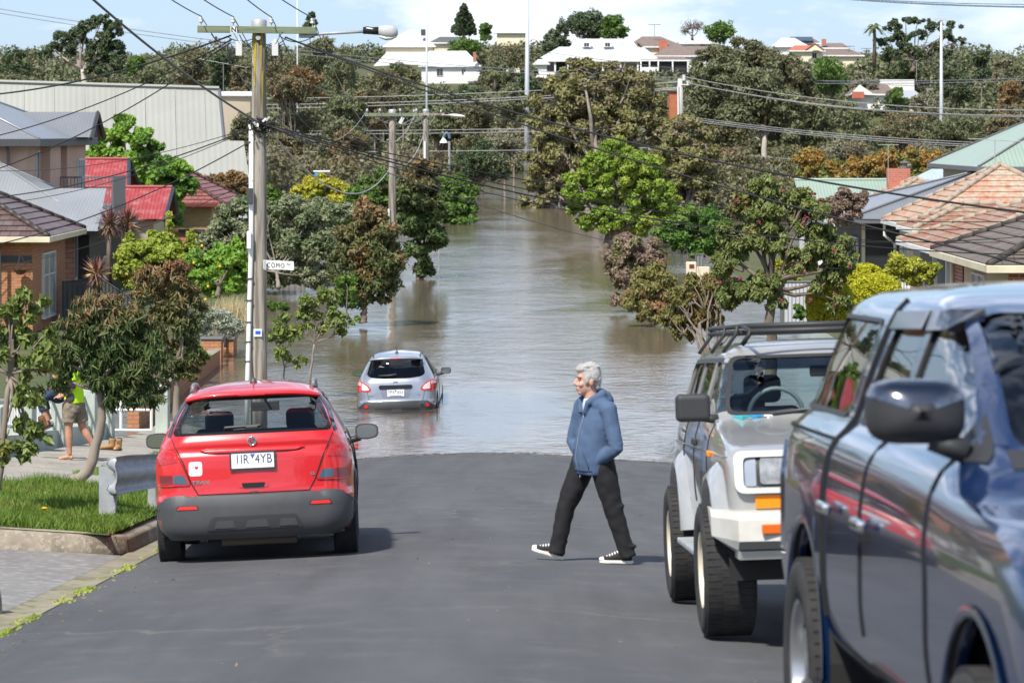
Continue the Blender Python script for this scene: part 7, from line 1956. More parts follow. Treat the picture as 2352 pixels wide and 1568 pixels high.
# bumper
bu = rounded([(-.87, .50), (-.845, .545), (-.77, .605), (-.70, .62), (-.47, .628), (.47, .628), (.70, .62), (.77, .605), (.845, .545), (.87, .50), (.84, .33), (.77, .262), (-.77, .262), (-.84, .33)], [.02, .03, .04, .04, .03, .03, .04, .04, .03, .02, .06, .05, .05, .06])
panel('bumper', sh, 'rear', bu, m_trimgrey, t, off=.02, d=.045, skirt=.03)
ins_ = rounded([(-.42, .335), (-.36, .445), (.36, .445), (.42, .335)], .025)
panel('bumper_insert', sh, 'rear', ins_, mat('dark bumper insert', (.035, .037, .04), .5), t, off=.026, d=.04)
for x0, x1 in ((-.335, -.17), (-.07, .115), (.215, .36)):
 panel('bumper_recess', sh, 'rear', rounded([(x0 - .01, .35), (x0 + .012, .41), (x1 - .012, .41), (x1 + .01, .35)], .01), m_trimgrey, t, off=.031, d=.04)
for s_ in (-1, 1):
 panel('bumper_reflector', sh, 'rear', rounded([(s_ * .57 - .1, .512), (s_ * .57 - .085, .548), (s_ * .57 + .085, .548), (s_ * .57 + .1, .512)], .008), m_trim, t, off=.023, d=.03)
 panel('reflector', sh, 'rear', rounded([(s_ * .57 - .085, .516), (s_ * .57 - .075, .542), (s_ * .57 + .075, .542), (s_ * .57 + .085, .516)], .006), m_brightred, t, off=.027, d=.03)
for ax in ('right', 'left'):
 for yc in (.83, 3.39):
  o_ = [(yc + .435 * cos(a), .34 + .435 * sin(a)) for a in np.linspace(-.12, pi + .12, 26)]; i_ = [(yc + .365 * cos(a), .34 + .365 * sin(a)) for a in np.linspace(pi + .12, -.12, 26)]
  panel('wheel_arch_trim', sh, ax, o_ + i_, m_trimgrey, t, off=.016, d=.06)
 panel('sill_trim', sh, ax, [(1.22, .27), (3.0, .27), (3.0, .38), (1.22, .38)], m_trimgrey, t, off=.012, d=.08)
# handle recess, badge, lettering, sticker
panel('tailgate_handle', sh, 'rear', rounded([(-.13, .685), (.13, .685), (.13, .735), (-.13, .735)], .02), RED, t, off=.008, d=.03)
panel('handle_recess', sh, 'rear', rounded([(-.09, .68), (.09, .68), (.105, .722), (-.105, .722)], .015), m_gap, t, off=.0105, d=.03)
h, n = rear_z(sh, 0, 1.08)
Mb = Matrix.Translation(h + n * .004) @ Matrix.Rotation(pi / 2 + .12, 4, 'X')
mb = MB(); mb.lathe([(.041, -.004), (.041, .008), (.034, .011), (.03, .007)], 28, Mb, False); mb.add([Mb @ V((.03 * cos(a), .03 * sin(a), .007)) for a in np.linspace(0, 2 * pi, 24, endpoint=False)], [tuple(range(24))]); bo = mb.build('badge', m_chrome, t, smooth=True)
mb = MB(); mb.tube([Mb @ V((.017 * cos(a) * (1 - .06 * a), .019 * sin(a) * (1 - .05 * a) + .002, .010)) for a in np.linspace(.4, 5.3, 18)], .0065, 6); mb.ell(Mb @ V((-.004, -.004, .010)), .008, 8, 6); mb.build('badge_emblem', mat('badge red enamel', (.35, .02, .03), .3), bo, smooth=True)
m_navy = mat('navy plate lettering', (.02, .028, .12), .5)
h, n = rear_z(sh, 0, .915)
plate_at(t, (-.0, h.y - .018, .915), .372, .134, [('1IR', -.092, .008, .112, dict(sx=.78, space=1.05)), ('4YB', .095, .008, .112, dict(sx=.78, space=1.05))], .0, m_navy, frame=m_trim, mark=mat('plate blue', (.06, .10, .42), .5), sub=None)
for txt, sz, x, z, kw in (('TRAX', .042, -.455, .742, dict(sx=1.35, bold=.0015, space=1.1)), ('LS', .034, .515, .775, dict(sx=1.2, bold=.001)), ('AWD', .016, .0, .652, dict(sx=1.8))):
 h, n = rear_z(sh, x, z); text_part('lettering', txt, sz, Matrix.Translation((x, h.y - .005, z)) @ Matrix.Rotation(pi / 2, 4, 'X'), m_chrome, t, extr=.002, **kw)
panel('sticker', sh, 'rear', rounded([(-.555, .80), (-.44, .80), (-.44, .922), (-.555, .922)], .025), m_plate, t, off=.003, d=.03, skirt=.002)
h, n = rear_z(sh, -.5, .87)
text_part('lettering', 'I', .034, Matrix.Translation((-.522, h.y - .008, .873)) @ Matrix.Rotation(pi / 2, 4, 'X'), m_void, t)
mb = MB(); mb.add([(-.488 + .0011 * 16 * sin(a) ** 3, h.y - .008, .872 + .0011 * (13 * cos(a) - 5 * cos(2 * a) - 2 * cos(3 * a) - cos(4 * a))) for a in np.linspace(0, 2 * pi, 24, endpoint=False)], [tuple(range(24))]); mb.build('sticker_heart', m_brightred, t)
# spoiler, high brake lamp, wiper, antenna, roof rails
def spoiler(hw, y0, z0, yr, th, m):
 mb = MB(); vs = []; N = 20
 for i in range(N + 1):
  x = -hw + 2 * hw * i / N; u = abs(x / hw); ye = y0 + .07 * u ** 3; ze = z0 - .035 * u ** 4
  a = sh.hit('top', x, yr)[0] + V((0, 0, .003)); vs += [a, V((x, (a.y + ye) / 2, max(ze, (a.z + ze) / 2 + .004))), V((x, ye + .02, ze + .002)), V((x, ye, ze - .008)), V((x, ye + .012, ze - th)), V((x, ye + .16, ze - th - .004))]
 mb.add(vs, [(6 * i + j, 6 * i + j + 1, 6 * i + j + 7, 6 * i + j + 6) for i in range(N) for j in range(5)][::1])
 o = mb.build('spoiler', m, t, smooth=True, weld=True)
 l_ = MB(); l_.cbox((0, y0 + .004, z0 - th * .55), .24, .02, .022); l_.build('high_brake_lamp', m_redlens, t, bevel=.005)
spoiler(.585, .395, 1.50, .72, .036, RED)
for s_ in (-1, 1):
 panel('pillar_trim', sh, 'rear', [(s_ * .71, 1.13), (s_ * .655, 1.32), (s_ * .58, 1.45), (s_ * .6, 1.45), (s_ * .685, 1.32), (s_ * .74, 1.14)][::s_], mat('gloss black trim', (.01, .01, .011), .12), t, off=.005, d=.03)
 pts = [sh.hit('top', s_ * .54, y)[0] + V((0, 0, z)) for y, z in ((.86, .0), (.88, .05), (1.0, .062), (1.5, .058), (2.0, .05), (2.1, .0))]
 mb = MB(); mb.tube(pts, .02, 8); mb.tube([pts[0], pts[0] + V((0, .12, .035)), pts[1] + V((0, .1, 0))], .028, 8); mb.build('roof_rail', mat('grey roof rail', (.17, .18, .19), .4), t, smooth=True)
mb = MB(); mb.cbox((-.08, .17, 1.205), .33, .035, .03, (0, -.03, 0)); mb.cbox((0, .16, 1.19), .12, .05, .045); mb.build('wiper', mat('black wiper plastic', (.012, .012, .013), .35), t, bevel=.012)
q = sh.hit('top', 0, .95)[0]; mb = MB(); mb.lathe([(.035, 0), (.028, .02), (.012, .04)], 10, Matrix.Translation(q)); mb.tube([q + V((0, .0, .03)), q + V((0, -.1, .26))], [.006, .003], 6); mb.build('aerial', m_dk, t, smooth=True)
for s_ in (-1, 1): door_mirror(t, (s_ * 1.0, 2.62, 1.06), s_, .22, .15, .13, m_dk)
for s_ in (-1, 1): wheel(t, s_ * .775, .83, .335, .215, s_, .66, 5); wheel(t, s_ * .775, 3.39, .335, .215, s_, .66, 5)
ub = MB()
for yc in (.83, 3.39):
 for s_ in (-1, 1): wheelwell(ub, yc, .4, s_ * .55, s_ * .86, .34)
ub.box(-.68, .68, .25, 4.0, .24, .42); ub.tube([(.35, .1, .27), (.35, .6, .26)], .03, 8); ub.box(-.42, .12, .2, .6, .2, .25); ub.build('underbody', m_under, t)
mb = MB(); mb.tube([(-.3, .22, .235), (.35, .24, .23)], .055, 10); mb.build('muffler', mat('dusty muffler', (.10, .085, .07), .8), t, smooth=True)
seats(t, [(1.35, (-.42, .42), .46), (2.25, (-.38, .38), .6)], .5, .46)
mb = MB(); mb.box(-.75, .75, 2.75, 3.1, .8, 1.06); mb.build('dashboard', m_seat, t, bevel=.05)
mb = MB(); mb.cbox((.05, 2.42, 1.35), .26, .03, .09); mb.tube([(.05, 2.43, 1.39), (.05, 2.3, 1.46)], .012, 6); mb.build('interior_mirror', m_dk, t, bevel=.02)
mb = MB(); mb.box(-.78, .78, .35, 3.0, .42, .48); mb.build('cabin_floor', m_seat, t)
# ================================================================== silver hatchback in the water
SIL = paint('silver blue metallic paint', (.34, .37, .43), .55, .34)
W = [(.2, .80), (.35, .855), (.5, .885), (.7, .885), (.85, .868), (.98, .835), (1.06, .80), (1.2, .725), (1.35, .64), (1.44, .575), (1.5, .49), (1.54, .33), (1.555, .12)]
R = [(.2, .05), (.35, .0), (.5, .0), (.56, .045), (.75, .07), (.95, .11), (1.03, .16), (1.2, .34), (1.38, .52), (1.42, .50), (1.45, .56), (1.5, .75), (1.54, 1.1), (1.555, 1.5)]
F = [(.2, 4.0), (.35, 4.2), (.55, 4.3), (.75, 4.25), (.9, 4.0), (.99, 3.4), (1.03, 3.1), (1.2, 2.7), (1.38, 2.3), (1.46, 2.05), (1.52, 1.85), (1.555, 1.6)]
sh = Shell(W, R, F, crx=.3, cry=.38, bow=lambda z: .12, fbow=.25, taper=.06)
cx, cy = -2.58, 63.6
t = thing('car', 'silver blue hatchback stranded bumper deep in the flood water', 'car', (cx, cy, -.36), (-.014, -.032, radians(-.8)), local=True, scale=1.03)
rw = rounded([(-.64, 1.10), (-.55, 1.05), (-.3, 1.02), (.3, 1.02), (.55, 1.05), (.64, 1.10), (.60, 1.25), (.56, 1.395), (-.56, 1.395), (-.60, 1.25)], [.08, .05, .1, .1, .05, .08, .08, .05, .05, .08])
ws = rounded([(-.70, 1.06), (.70, 1.06), (.56, 1.40), (-.56, 1.40)], .06)
sw1 = rounded([(.75, 1.06), (1.6, 1.03), (1.62, 1.38), (1.05, 1.38)], .06); sw2 = rounded([(1.7, 1.03), (3.0, 1.03), (2.3, 1.39), (1.7, 1.39)], .06)
cut = [prism('rear', rw, -.5, .9), prism('front', ws, 2.0, 4.5), prism('side', sw1, -2, 2), prism('side', sw2, -2, 2), arch(.85, .33, .37, -2, -.5), arch(.85, .33, .37, .5, 2), arch(3.45, .33, .37, -2, -.5), arch(3.45, .33, .37, .5, 2)]
cutbody(sh, SIL, t, cut, inner=mat('grey cabin lining', (.10, .10, .105), .9))
glass('rear_window', sh, 'rear', rw, glassmat('smoky rear glass', (.2, .21, .24), f0=.15), t); glass('windscreen', sh, 'front', ws, g_clear, t)
for ax in ('right', 'left'):
 glass('rear_side_window', sh, ax, sw1, g_dark, t); glass('front_side_window', sh, ax, sw2, g_tint, t)
 ringpanel(sh, ax, rounded([(.68, 1.04), (3.12, 1.015), (2.32, 1.415), (1.0, 1.405)], .06), rounded([(.74, 1.06), (3.0, 1.03), (2.3, 1.39), (1.05, 1.38)], .06), .005).build('window_trim', m_trim, t, smooth=True)
 seam(sh, ax, [(1.66, 1.03), (1.66, .4)], .005).build('door_seam', m_gap, t)
 q, nn_, _ = sh.hit(ax, 1.8, .88); mb = MB(); mb.cbox(q + nn_ * .03, .03, .2, .035); mb.build('door_handle', SIL, t, bevel=.012)
 panel('sill_trim', sh, ax, [(.3, .22), (4.0, .22), (4.0, .38), (.3, .38)], m_trim, t, off=.01, d=.1)
tl = rounded([(-.86, .99), (-.74, .965), (-.60, .885), (-.535, .80), (-.55, .765), (-.62, .745), (-.86, .75)], [.02, .04, .06, .04, .02, .03, .02])
for mi in (False, True):
 lo_ = panel('tail_lamp', sh, 'rear', tl, m_redlens, t, off=.012, d=.035, mirror=mi)
 panel('clear_lens', sh, 'rear', rounded([(-.735, .935), (-.62, .87), (-.575, .80), (-.60, .78), (-.735, .78)], .02), mat('pale lamp lens', (.72, .60, .58), .12), lo_, off=.016, d=.03, skirt=.004, mirror=mi)
 panel('upper_lens', sh, 'rear', rounded([(-.85, .96), (-.755, .945), (-.755, .87), (-.85, .885)], .015), mat('pink lamp lens', (.75, .45, .45), .12), lo_, off=.016, d=.03, skirt=.004, mirror=mi)
seam(sh, 'rear', [(-.62, .74), (-.6, .6), (-.55, .50), (.55, .50), (.6, .6), (.62, .74)], .005).build('tailgate_seam', m_gap, t)
panel('plate_garnish', sh, 'rear', rounded([(-.35, .80), (-.37, .86), (-.33, .885), (.33, .885), (.37, .86), (.35, .80)], .02), mat('gloss black trim', (.01, .01, .011), .12), t, off=.02, d=.04)
panel('plate_recess', sh, 'rear', rounded([(-.35, .80), (.35, .80), (.28, .60), (-.28, .60)], .03), mat('silver with painted shade', (.26, .28, .33), .4, .5), t, off=.003, d=.04)  # body silver darkened in its colour for the shade around the plate
h, n = rear_z(sh, 0, .70)
plate_at(t, (-.0, h.y - .02, .715), .372, .15, [('YPX', -.095, .02, .098, dict(sx=.8, space=1.1)), ('653', .098, .02, .098, dict(sx=.8, space=1.1))], .02, mat('dark green grey lettering', (.05, .055, .06), .5), mark=m_dk, sub=('WESTERN METRO', .026, -.058, m_dk, 1.2))
bu = rounded([(-.86, .20), (-.86, .40), (-.78, .44), (-.70, .52), (-.62, .535), (.62, .535), (.70, .52), (.78, .44), (.86, .40), (.86, .20)], .03)
panel('bumper', sh, 'rear', bu, m_trimgrey, t, off=.014, d=.05, skirt=.02)
panel('bumper_insert', sh, 'rear', rounded([(-.5, .24), (-.45, .40), (.5, .40), (.55, .24)], .03), m_trim, t, off=.02, d=.05)
panel('tow_cover', sh, 'rear', rounded([(-.09, .33), (-.08, .385), (.12, .385), (.13, .33)], .015), m_trimgrey, t, off=.025, d=.04)
for x, m_ in ((-.645, m_brightred), (.675, m_brightred), (.56, m_trim)): panel('reflector' if m_ is m_brightred else 'fog_lamp', sh, 'rear', [(x + .037 * cos(a), .44 + .037 * sin(a)) for a in np.linspace(0, 2 * pi, 18, endpoint=False)], m_, t, off=.022, d=.03)
spoiler(.58, .47, 1.455, .8, .034, SIL)
h, n = rear_z(sh, 0, .945); Mb = Matrix.Translation(h + n * .006) @ Matrix.Rotation(pi / 2 + .1, 4, 'X')
mb = MB(); mb.tube([Mb @ V((.04 * cos(a), .033 * sin(a), 0)) for a in np.linspace(0, 2 * pi, 24)], .006, 6); mb.tube([Mb @ V((-.05, 0, 0)), Mb @ V((.05, 0, 0))], .007, 6); mb.build('badge', m_chrome, t, smooth=True)
for txt, sz, x, z, kw in (('QASHQAI', .036, -.51, .665, dict(sx=1.1, bold=.001)), ('DIG', .028, .5, .665, dict(sx=1.1))):
 h, n = rear_z(sh, x, z); text_part('lettering', txt, sz, Matrix.Translation((x, h.y - .006, z)) @ Matrix.Rotation(pi / 2, 4, 'X') @ Matrix.Rotation(-.25 * x, 4, 'Y'), m_chrome, t, extr=.002, **kw)
mb = MB(); h, n = rear_z(sh, -.12, 1.07); mb.tube([h + n * .03 + V((-.25, .02, .0)), h + n * .035, h + n * .035 + V((.14, 0, .02))], [.012, .02, .022], 6); mb.build('wiper', m_dk, t, smooth=True)
q = sh.hit('top', 0, .95)[0]; mb = MB(); mb.lathe([(.04, 0), (.03, .03), (.012, .05)], 10, Matrix.Translation(q)); mb.tube([q + V((0, 0, .03)), q + V((0, -.08, .2))], [.007, .004], 6); mb.build('aerial', m_dk, t, smooth=True)
for s_ in (-1, 1):
 pts = [sh.hit('top', s_ * .52, y)[0] + V((0, 0, .006)) for y in np.linspace(.75, 1.95, 8)]; mb = MB(); mb.tube(pts, .016, 5); mb.build('roof_strip', m_dk, t)
 door_mirror(t, (s_ * 1.0, 2.7, .99), s_, .23, .15, .14, m_dk)
 wheel(t, s_ * .77, .85, .33, .215, s_, .66, 5, tread=False); wheel(t, s_ * .77, 3.45, .33, .215, s_, .66, 5, tread=False)
seats(t, [(1.4, (-.42, .42), .5), (2.3, (-.38, .38), .66)], .46, .5)
mb = MB(); mb.box(-.75, .75, .4, 3.0, .35, .42); mb.build('cabin_floor', m_seat, t)
mb = MB(); mb.cbox((.03, 2.5, 1.28), .26, .03, .09); mb.build('interior_mirror', m_dk, t, bevel=.02)
# ================================================================== silver white off-roader facing the camera
LCW = paint('pale silver white paint', (.40, .40, .385), .3, .33)
W = [(.5, .80), (.6, .87), (.75, .90), (.95, .915), (1.12, .915), (1.24, .90), (1.34, .87), (1.40, .85), (1.55, .80), (1.75, .735), (1.82, .70), (1.88, .62), (1.92, .45), (1.935, .2)]
R = [(.5, .1), (.6, .02), (.8, .0), (1.2, .0), (1.4, .03), (1.75, .14), (1.85, .2), (1.9, .3), (1.92, .5), (1.935, 1.0)]
F = [(.5, 4.5), (.6, 4.62), (.75, 4.66), (1.0, 4.66), (1.15, 4.64), (1.21, 4.56), (1.26, 4.3), (1.31, 3.9), (1.355, 3.5), (1.40, 3.28), (1.55, 3.08), (1.75, 2.78), (1.83, 2.66), (1.88, 2.52), (1.92, 2.2), (1.935, 1.6)]
sh = Shell(W, R, F, crx=lambda z: .10 if z < 1.3 else .14, cry=lambda z: .14, bow=.04, fbow=lambda z: .06 if z < 1.25 else .16, taper=.025)
cx, cyb = 2.14, 21.8
t = thing('off_roader', 'pale silver four wheel drive wagon with black mirrors and roof rack facing up the street', 'car', (cx, cyb, road_z(cx, cyb - 2.3) + .085 - 2.3 * -.0824 * -1), (.0822, .03, pi + radians(1.2)), local=True, scale=.965)
ws = rounded([(-.735, 1.435), (.735, 1.435), (.65, 1.80), (-.65, 1.80)], .07)
wso = rounded([(-.765, 1.415), (.765, 1.415), (.675, 1.82), (-.675, 1.82)], .07)
sws = [rounded([(.25, 1.42), (1.25, 1.42), (1.25, 1.77), (.32, 1.77)], .06), rounded([(1.33, 1.42), (2.15, 1.42), (2.15, 1.78), (1.33, 1.78)], .06), rounded([(2.24, 1.42), (3.12, 1.42), (2.74, 1.78), (2.24, 1.78)], .06)]
rw = rounded([(-.72, 1.30), (.72, 1.30), (.63, 1.79), (-.63, 1.79)], .05)
cut = [prism('front', ws, 2.0, 4.5), prism('rear', rw, -.5, .5)] + [prism('side', s_, -2, 2) for s_ in sws]
for yc in (1.1, 3.95): cut += [arch(yc, .5, .5, -2, -.55), arch(yc, .5, .5, .55, 2)]
cutbody(sh, LCW, t, cut, inner=mat('pale cabin lining', (.24, .24, .23), .9))
glass('windscreen', sh, 'front', wso, glassmat('clear windscreen', (.90, .95, .94)), t)
ringpanel(sh, 'front', wso, ws).build('window_border', m_trim, t, smooth=True)
panel('sun_band', sh, 'front', rounded([(-.655, 1.725), (.655, 1.725), (.645, 1.80), (-.645, 1.80)], .01), glassmat('dark sun band', (.10, .12, .17)), t, off=-.006, d=.06, skirt=0)
glass('rear_window', sh, 'rear', rw, g_clear, t)
for ax in ('right', 'left'):
 for s_ in sws: glass('side_window', sh, ax, s_, g_tint, t)
 ringpanel(sh, ax, rounded([(.18, 1.39), (3.22, 1.39), (2.76, 1.81), (.26, 1.80)], .06), rounded([(.25, 1.42), (3.12, 1.42), (2.74, 1.78), (.32, 1.77)], .06), .005).build('window_trim', m_trim, t, smooth=True)
 for y in (1.29, 2.2):
  panel('window_pillar', sh, ax, [(y - .035, 1.42), (y + .035, 1.42), (y + .035, 1.78), (y - .035, 1.78)], LCW if y > 2 else m_trim, t, off=.003, d=.06)
 for y in (1.29, 2.2, 3.25): seam(sh, ax, [(y, 1.40), (y, .62)], .005).build('door_seam', m_gap, t)
 seam(sh, ax, [(.1, 1.18), (4.5, 1.18)], .007, .002).build('waist_crease', LCW, t)
 panel('sill_trim', sh, ax, [(1.65, .52), (3.4, .52), (3.4, .80), (1.65, .80)], mat('beige two tone paint', (.42, .41, .37), .35, .2, coat=1.0), t, off=.008, d=.1)
 q, nn_, _ = sh.hit(ax, 2.35, 1.22); mb = MB(); mb.cbox(q + nn_ * .02, .03, .17, .05); mb.build('door_handle', m_trim, t, bevel=.01)
 q, nn_, _ = sh.hit(ax, 3.5, 1.17); mb = MB(); mb.cbox(q + nn_ * .012, .03, .07, .04); mb.build('side_repeater', m_amber, t, bevel=.008)
 # wide bolt-on flares
 sg = 1 if ax == 'right' else -1
 for yc in (1.1, 3.95):
  mb = MB(); vs = []
  for k in range(23):
   a = (.42 if yc > 3 else .1) + (pi - (.34 if yc > 3 else .3)) * k / 22; ca, sa = cos(a), sin(a)
   for rr_, xo in ((.64, -.02), (.59, .035), (.535, .08), (.50, .085), (.50, -.05)):
    x = .905 + xo; vs.append((sg * x, yc + rr_ * ca, .5 + rr_ * sa * (1.02)))
  mb.add(vs, [(k * 5 + j, k * 5 + j + 1, (k + 1) * 5 + j + 1, (k + 1) * 5 + j) for k in range(22) for j in range(4)])
  mb.build('wheel_flare', LCW, t, smooth=True)
 mb = MB(); mb.box(sg * .80 if sg > 0 else -1.02, 1.02 if sg > 0 else -.80, 1.7, 3.35, .47, .51); mb.build('side_step', m_galv, t, bevel=.01)
# front: grille surround, lamps, bumper
gs_o = rounded([(-.86, .95), (.86, .95), (.86, 1.215), (-.86, 1.215)], .07); gs_i = rounded([(-.805, .985), (.805, .985), (.805, 1.178), (-.805, 1.178)], .04)
mb = MB(); a = resample(gs_o, .03); ii = resample(gs_i, .01); vs = []
for p in a:
 q = min(ii, key=lambda w_: (w_[0] - p[0]) ** 2 + (w_[1] - p[1]) ** 2)
 for (u, v), o_ in ((p, .0), (p, .05), (q, .05), (q, .0)):
  h, nn_, dd = sh.hit('front', u, v); vs.append(V((u, h.y + o_, v)))
n = len(a); mb.add(vs, [(4 * i + j, 4 * ((i + 1) % n) + j, 4 * ((i + 1) % n) + j + 1, 4 * i + j + 1) for i in range(n) for j in range(3)]); mb.build('lamp_surround', mat('white surround', (.60, .60, .57), .35, coat=.5), t, angle=40)
panel('grille', sh, 'front', rounded([(-.35, .99), (.35, .99), (.35, 1.17), (-.35, 1.17)], .02), m_trim, t, off=.012, d=.06)
mb = MB()
for k in range(5): mb.cbox((0, 4.70, 1.015 + k * .033), .78, .03, .012)
mb.build('grille_bar', m_galv, t)
for s_ in (-1, 1):
 panel('lamp_housing', sh, 'front', rounded([(s_ * .535 - .18, .99), (s_ * .535 + .18, .99), (s_ * .535 + .18, 1.172), (s_ * .535 - .18, 1.172)], .015), m_trim, t, off=.014, d=.05)
 lo_ = panel('headlamp', sh, 'front', rounded([(s_ * .58 - .115, 1.005), (s_ * .58 + .115, 1.005), (s_ * .58 + .115, 1.158), (s_ * .58 - .115, 1.158)], .025), mat('headlamp glass', (.20, .21, .22), .1, spec=.9, col2=(.34, .35, .36), ns=14), t, off=.026, d=.04)
 panel('inner_lamp', sh, 'front', rounded([(s_ * .405 - .04, 1.005), (s_ * .405 + .04, 1.005), (s_ * .405 + .04, 1.158), (s_ * .405 - .04, 1.158)], .012), mat('headlamp glass', (.2, .2, .2)), t, off=.026, d=.04)
 panel('corner_lamp', sh, 'front', rounded([(s_ * .76 - .04, .995), (s_ * .76 + .04, .995), (s_ * .76 + .04, 1.168), (s_ * .76 - .04, 1.168)], .012), mat('corner lamp glass', (.30, .34, .40), .1, spec=.9), t, off=.018, d=.04)
 panel('indicator', sh, 'front', rounded([(s_ * .53 - .2, .855), (s_ * .53 + .2, .855), (s_ * .53 + .2, .935), (s_ * .53 - .2, .935)], .01), m_amber, t, off=.02, d=.04)
WB = mat('white painted steel bumper', (.56, .55, .51), .4, col2=(.46, .44, .39), ns=3)
mb = MB()
prof = [(4.60, .845), (4.78, .835), (4.85, .79), (4.86, .66), (4.80, .60), (4.55, .58)]
xs_ = [(-1.0, -.42), (-.86, -.06), (-.6, .0), (0, .03), (.6, .0), (.86, -.06), (1.0, -.42)]
vs = [(x, y + dy * (1 if y > 4.58 else .3), z if abs(x) < .9 else max(z, .67) + .01) for x, dy in xs_ for y, z in prof]
np_ = len(prof); mb.add(vs, [(i * np_ + k, i * np_ + (k + 1) % np_, (i + 1) * np_ + (k + 1) % np_, (i + 1) * np_ + k) for i in range(len(xs_) - 1) for k in range(np_)] + [tuple(range(np_)), tuple(range(6 * np_ + np_ - 1, 6 * np_ - 1, -1))])
mb.build('bumper', WB, t, bevel=.012, weld=True)
mb = MB(); mb.box(-.86, .86, 4.72, 4.85, .612, .66); mb.build('bumper_slot', m_trim, t)
mb = MB(); mb.add([(-.86, 4.83, .60), (.86, 4.83, .60), (.86, 4.80, .545), (-.86, 4.80, .545), (-.86, 4.5, .60), (.86, 4.5, .60), (.86, 4.5, .545), (-.86, 4.5, .545)], [(0, 3, 2, 1), (3, 7, 6, 2), (0, 4, 7, 3), (1, 2, 6, 5)]); mb.build('bumper_lip', WB, t)
for s_ in (-1, 1):
 mb = MB(); mb.cbox((s_ * .62, 4.858, .735), .2, .03, .06); mb.build('bumper_indicator', mat('dark amber lens', (.6, .12, .01), .3), t, bevel=.006)
# roof rack
mb = MB()
for s_ in (-1, 1):
 mb.tube([(s_ * .56, 2.5, 1.99), (s_ * .60, .3, 2.0)], .017, 8); mb.tube([(s_ * .56, 2.52, 2.03), (s_ * .60, .3, 2.04)], .018, 8)
 for y in (.4, 1.5, 2.45): mb.tube([(s_ * .70, y, 1.85), (s_ * .60, y, 1.98), (s_ * .59, y, 2.04)], .015, 6)
 mb.tube([(s_ * .56, 2.52, 2.03), (s_ * .52, 2.72, 1.99), (s_ * .58, 2.66, 1.90)], .018, 8)
mb.tube([(-.56, 2.52, 2.03), (.56, 2.52, 2.03)], .02, 8); mb.tube([(-.53, 2.72, 1.99), (.53, 2.72, 1.99)], .018, 8)
for k in range(9): y = .35 + k * .26; mb.tube([(-.58, y, 1.99), (.58, y, 1.99)], .011, 6)
mb.build('roof_rack', m_trim, t, smooth=True)
for s_ in (-1, 1):
 mo = MB(); M = Matrix.Translation((s_ * .985, 3.12, 1.475)); mo.box(-.118, .118, -.07, .07, -.095, .095, M); o = mo.build('mirror', m_trim, t, bevel=.035, seg=4)
 g = MB(); g.box(-.1, .1, -.074, -.0705, -.078, .078, M); g.build('mirror_glass', m_mirrorglass, o)
 g = MB(); g.tube([(s_ * .93, 3.13, 1.41), (s_ * .82, 3.16, 1.39)], .03, 8); g.build('mirror_stalk', m_trim, o, smooth=True)
RIM = mat('cream steel rim', (.66, .60, .48), .4, .1)
for s_ in (-1, 1): wheel(t, s_ * .88, 1.1, .43, .345, s_, .56, rimm=RIM, style='steel'); wheel(t, s_ * .88, 3.95, .43, .345, s_, .56, rimm=RIM, style='steel')
for k in (t,): pass
ub = MB()
for yc in (1.1, 3.95):
 for s_ in (-1, 1): wheelwell(ub, yc, .56, s_ * .55, s_ * .9, .5)
 ub.tube([(-.8, yc, .43), (.8, yc, .43)], .06, 8); ub.ell((.12, yc, .43), (.17, .17, .16), 12, 8)
ub.box(-.6, .6, .3, 4.5, .55, .8); ub.build('underbody', m_under, t)
mb = MB(); mb.tube([(.3, 4.62, 1.425 - .02), (.2, 3.3, 1.42)], .001, 3) if False else None
m_ = MB(); h, n, _ = sh.hit('front', .45, 1.425); m_.tube([h + V((.02, .03, -.005)), h + V((-.15, .035, .015))], .016, 6); m_.tube([h + V((.0, .045, .0)), h + V((-.55, .05, .045))], [.012, .009], 6); m_.build('wiper', m_dk, t, smooth=True)
h, n, _ = sh.hit('front', -.15, 1.425); m_ = MB(); m_.tube([h + V((.02, .03, -.005)), h + V((-.5, .04, .045))], [.014, .009], 6); m_.build('wiper', m_dk, t, smooth=True)
seats(t, [(1.3, (-.42, .42), .42), (2.25, (-.4, .4), .56)], .9, .52)
mb = MB(); mb.box(-.78, .78, 2.95, 3.35, 1.15, 1.37); mb.build('dashboard', mat('blue grey dashboard', (.10, .14, .17), .7), t, bevel=.05)
mb = MB(); Q = Matrix.Translation((.38, 2.83, 1.40)) @ Matrix.Rotation(-.45 - pi / 2 + .3, 4, 'X'); mb.tube([Q @ V((.19 * cos(a), .19 * sin(a), 0)) for a in np.linspace(0, 2 * pi, 28)], .016, 8); mb.tube([Q @ V((-.18, 0, 0)), Q @ V((.18, 0, 0))], .02, 6); mb.build('steering_wheel', mat('grey green wheel rim', (.12, .16, .16), .5), t, smooth=True)
mb = MB(); mb.cbox((.25, 3.16, 1.395), .26, .12, .035); mb.build('parcel', m_plate, t, bevel=.01)
for x, m_ in ((.56, mat('blue packet', (.02, .25, .5), .5)), (.66, mat('teal packet', (.05, .35, .38), .5)), (.47, m_plate)):
 mb = MB(); mb.cbox((x, 3.18, 1.395), .08, .1, .04, (0, 0, x)); mb.build('packet', m_, t, bevel=.008)
mb = MB(); mb.cbox((0, 2.72, 1.70), .24, .03, .08); mb.build('interior_mirror', m_dk, t, bevel=.015)
mb = MB(); mb.box(-.8, .8, .2, 3.2, .8, .86); mb.build('cabin_floor', m_seat, t)
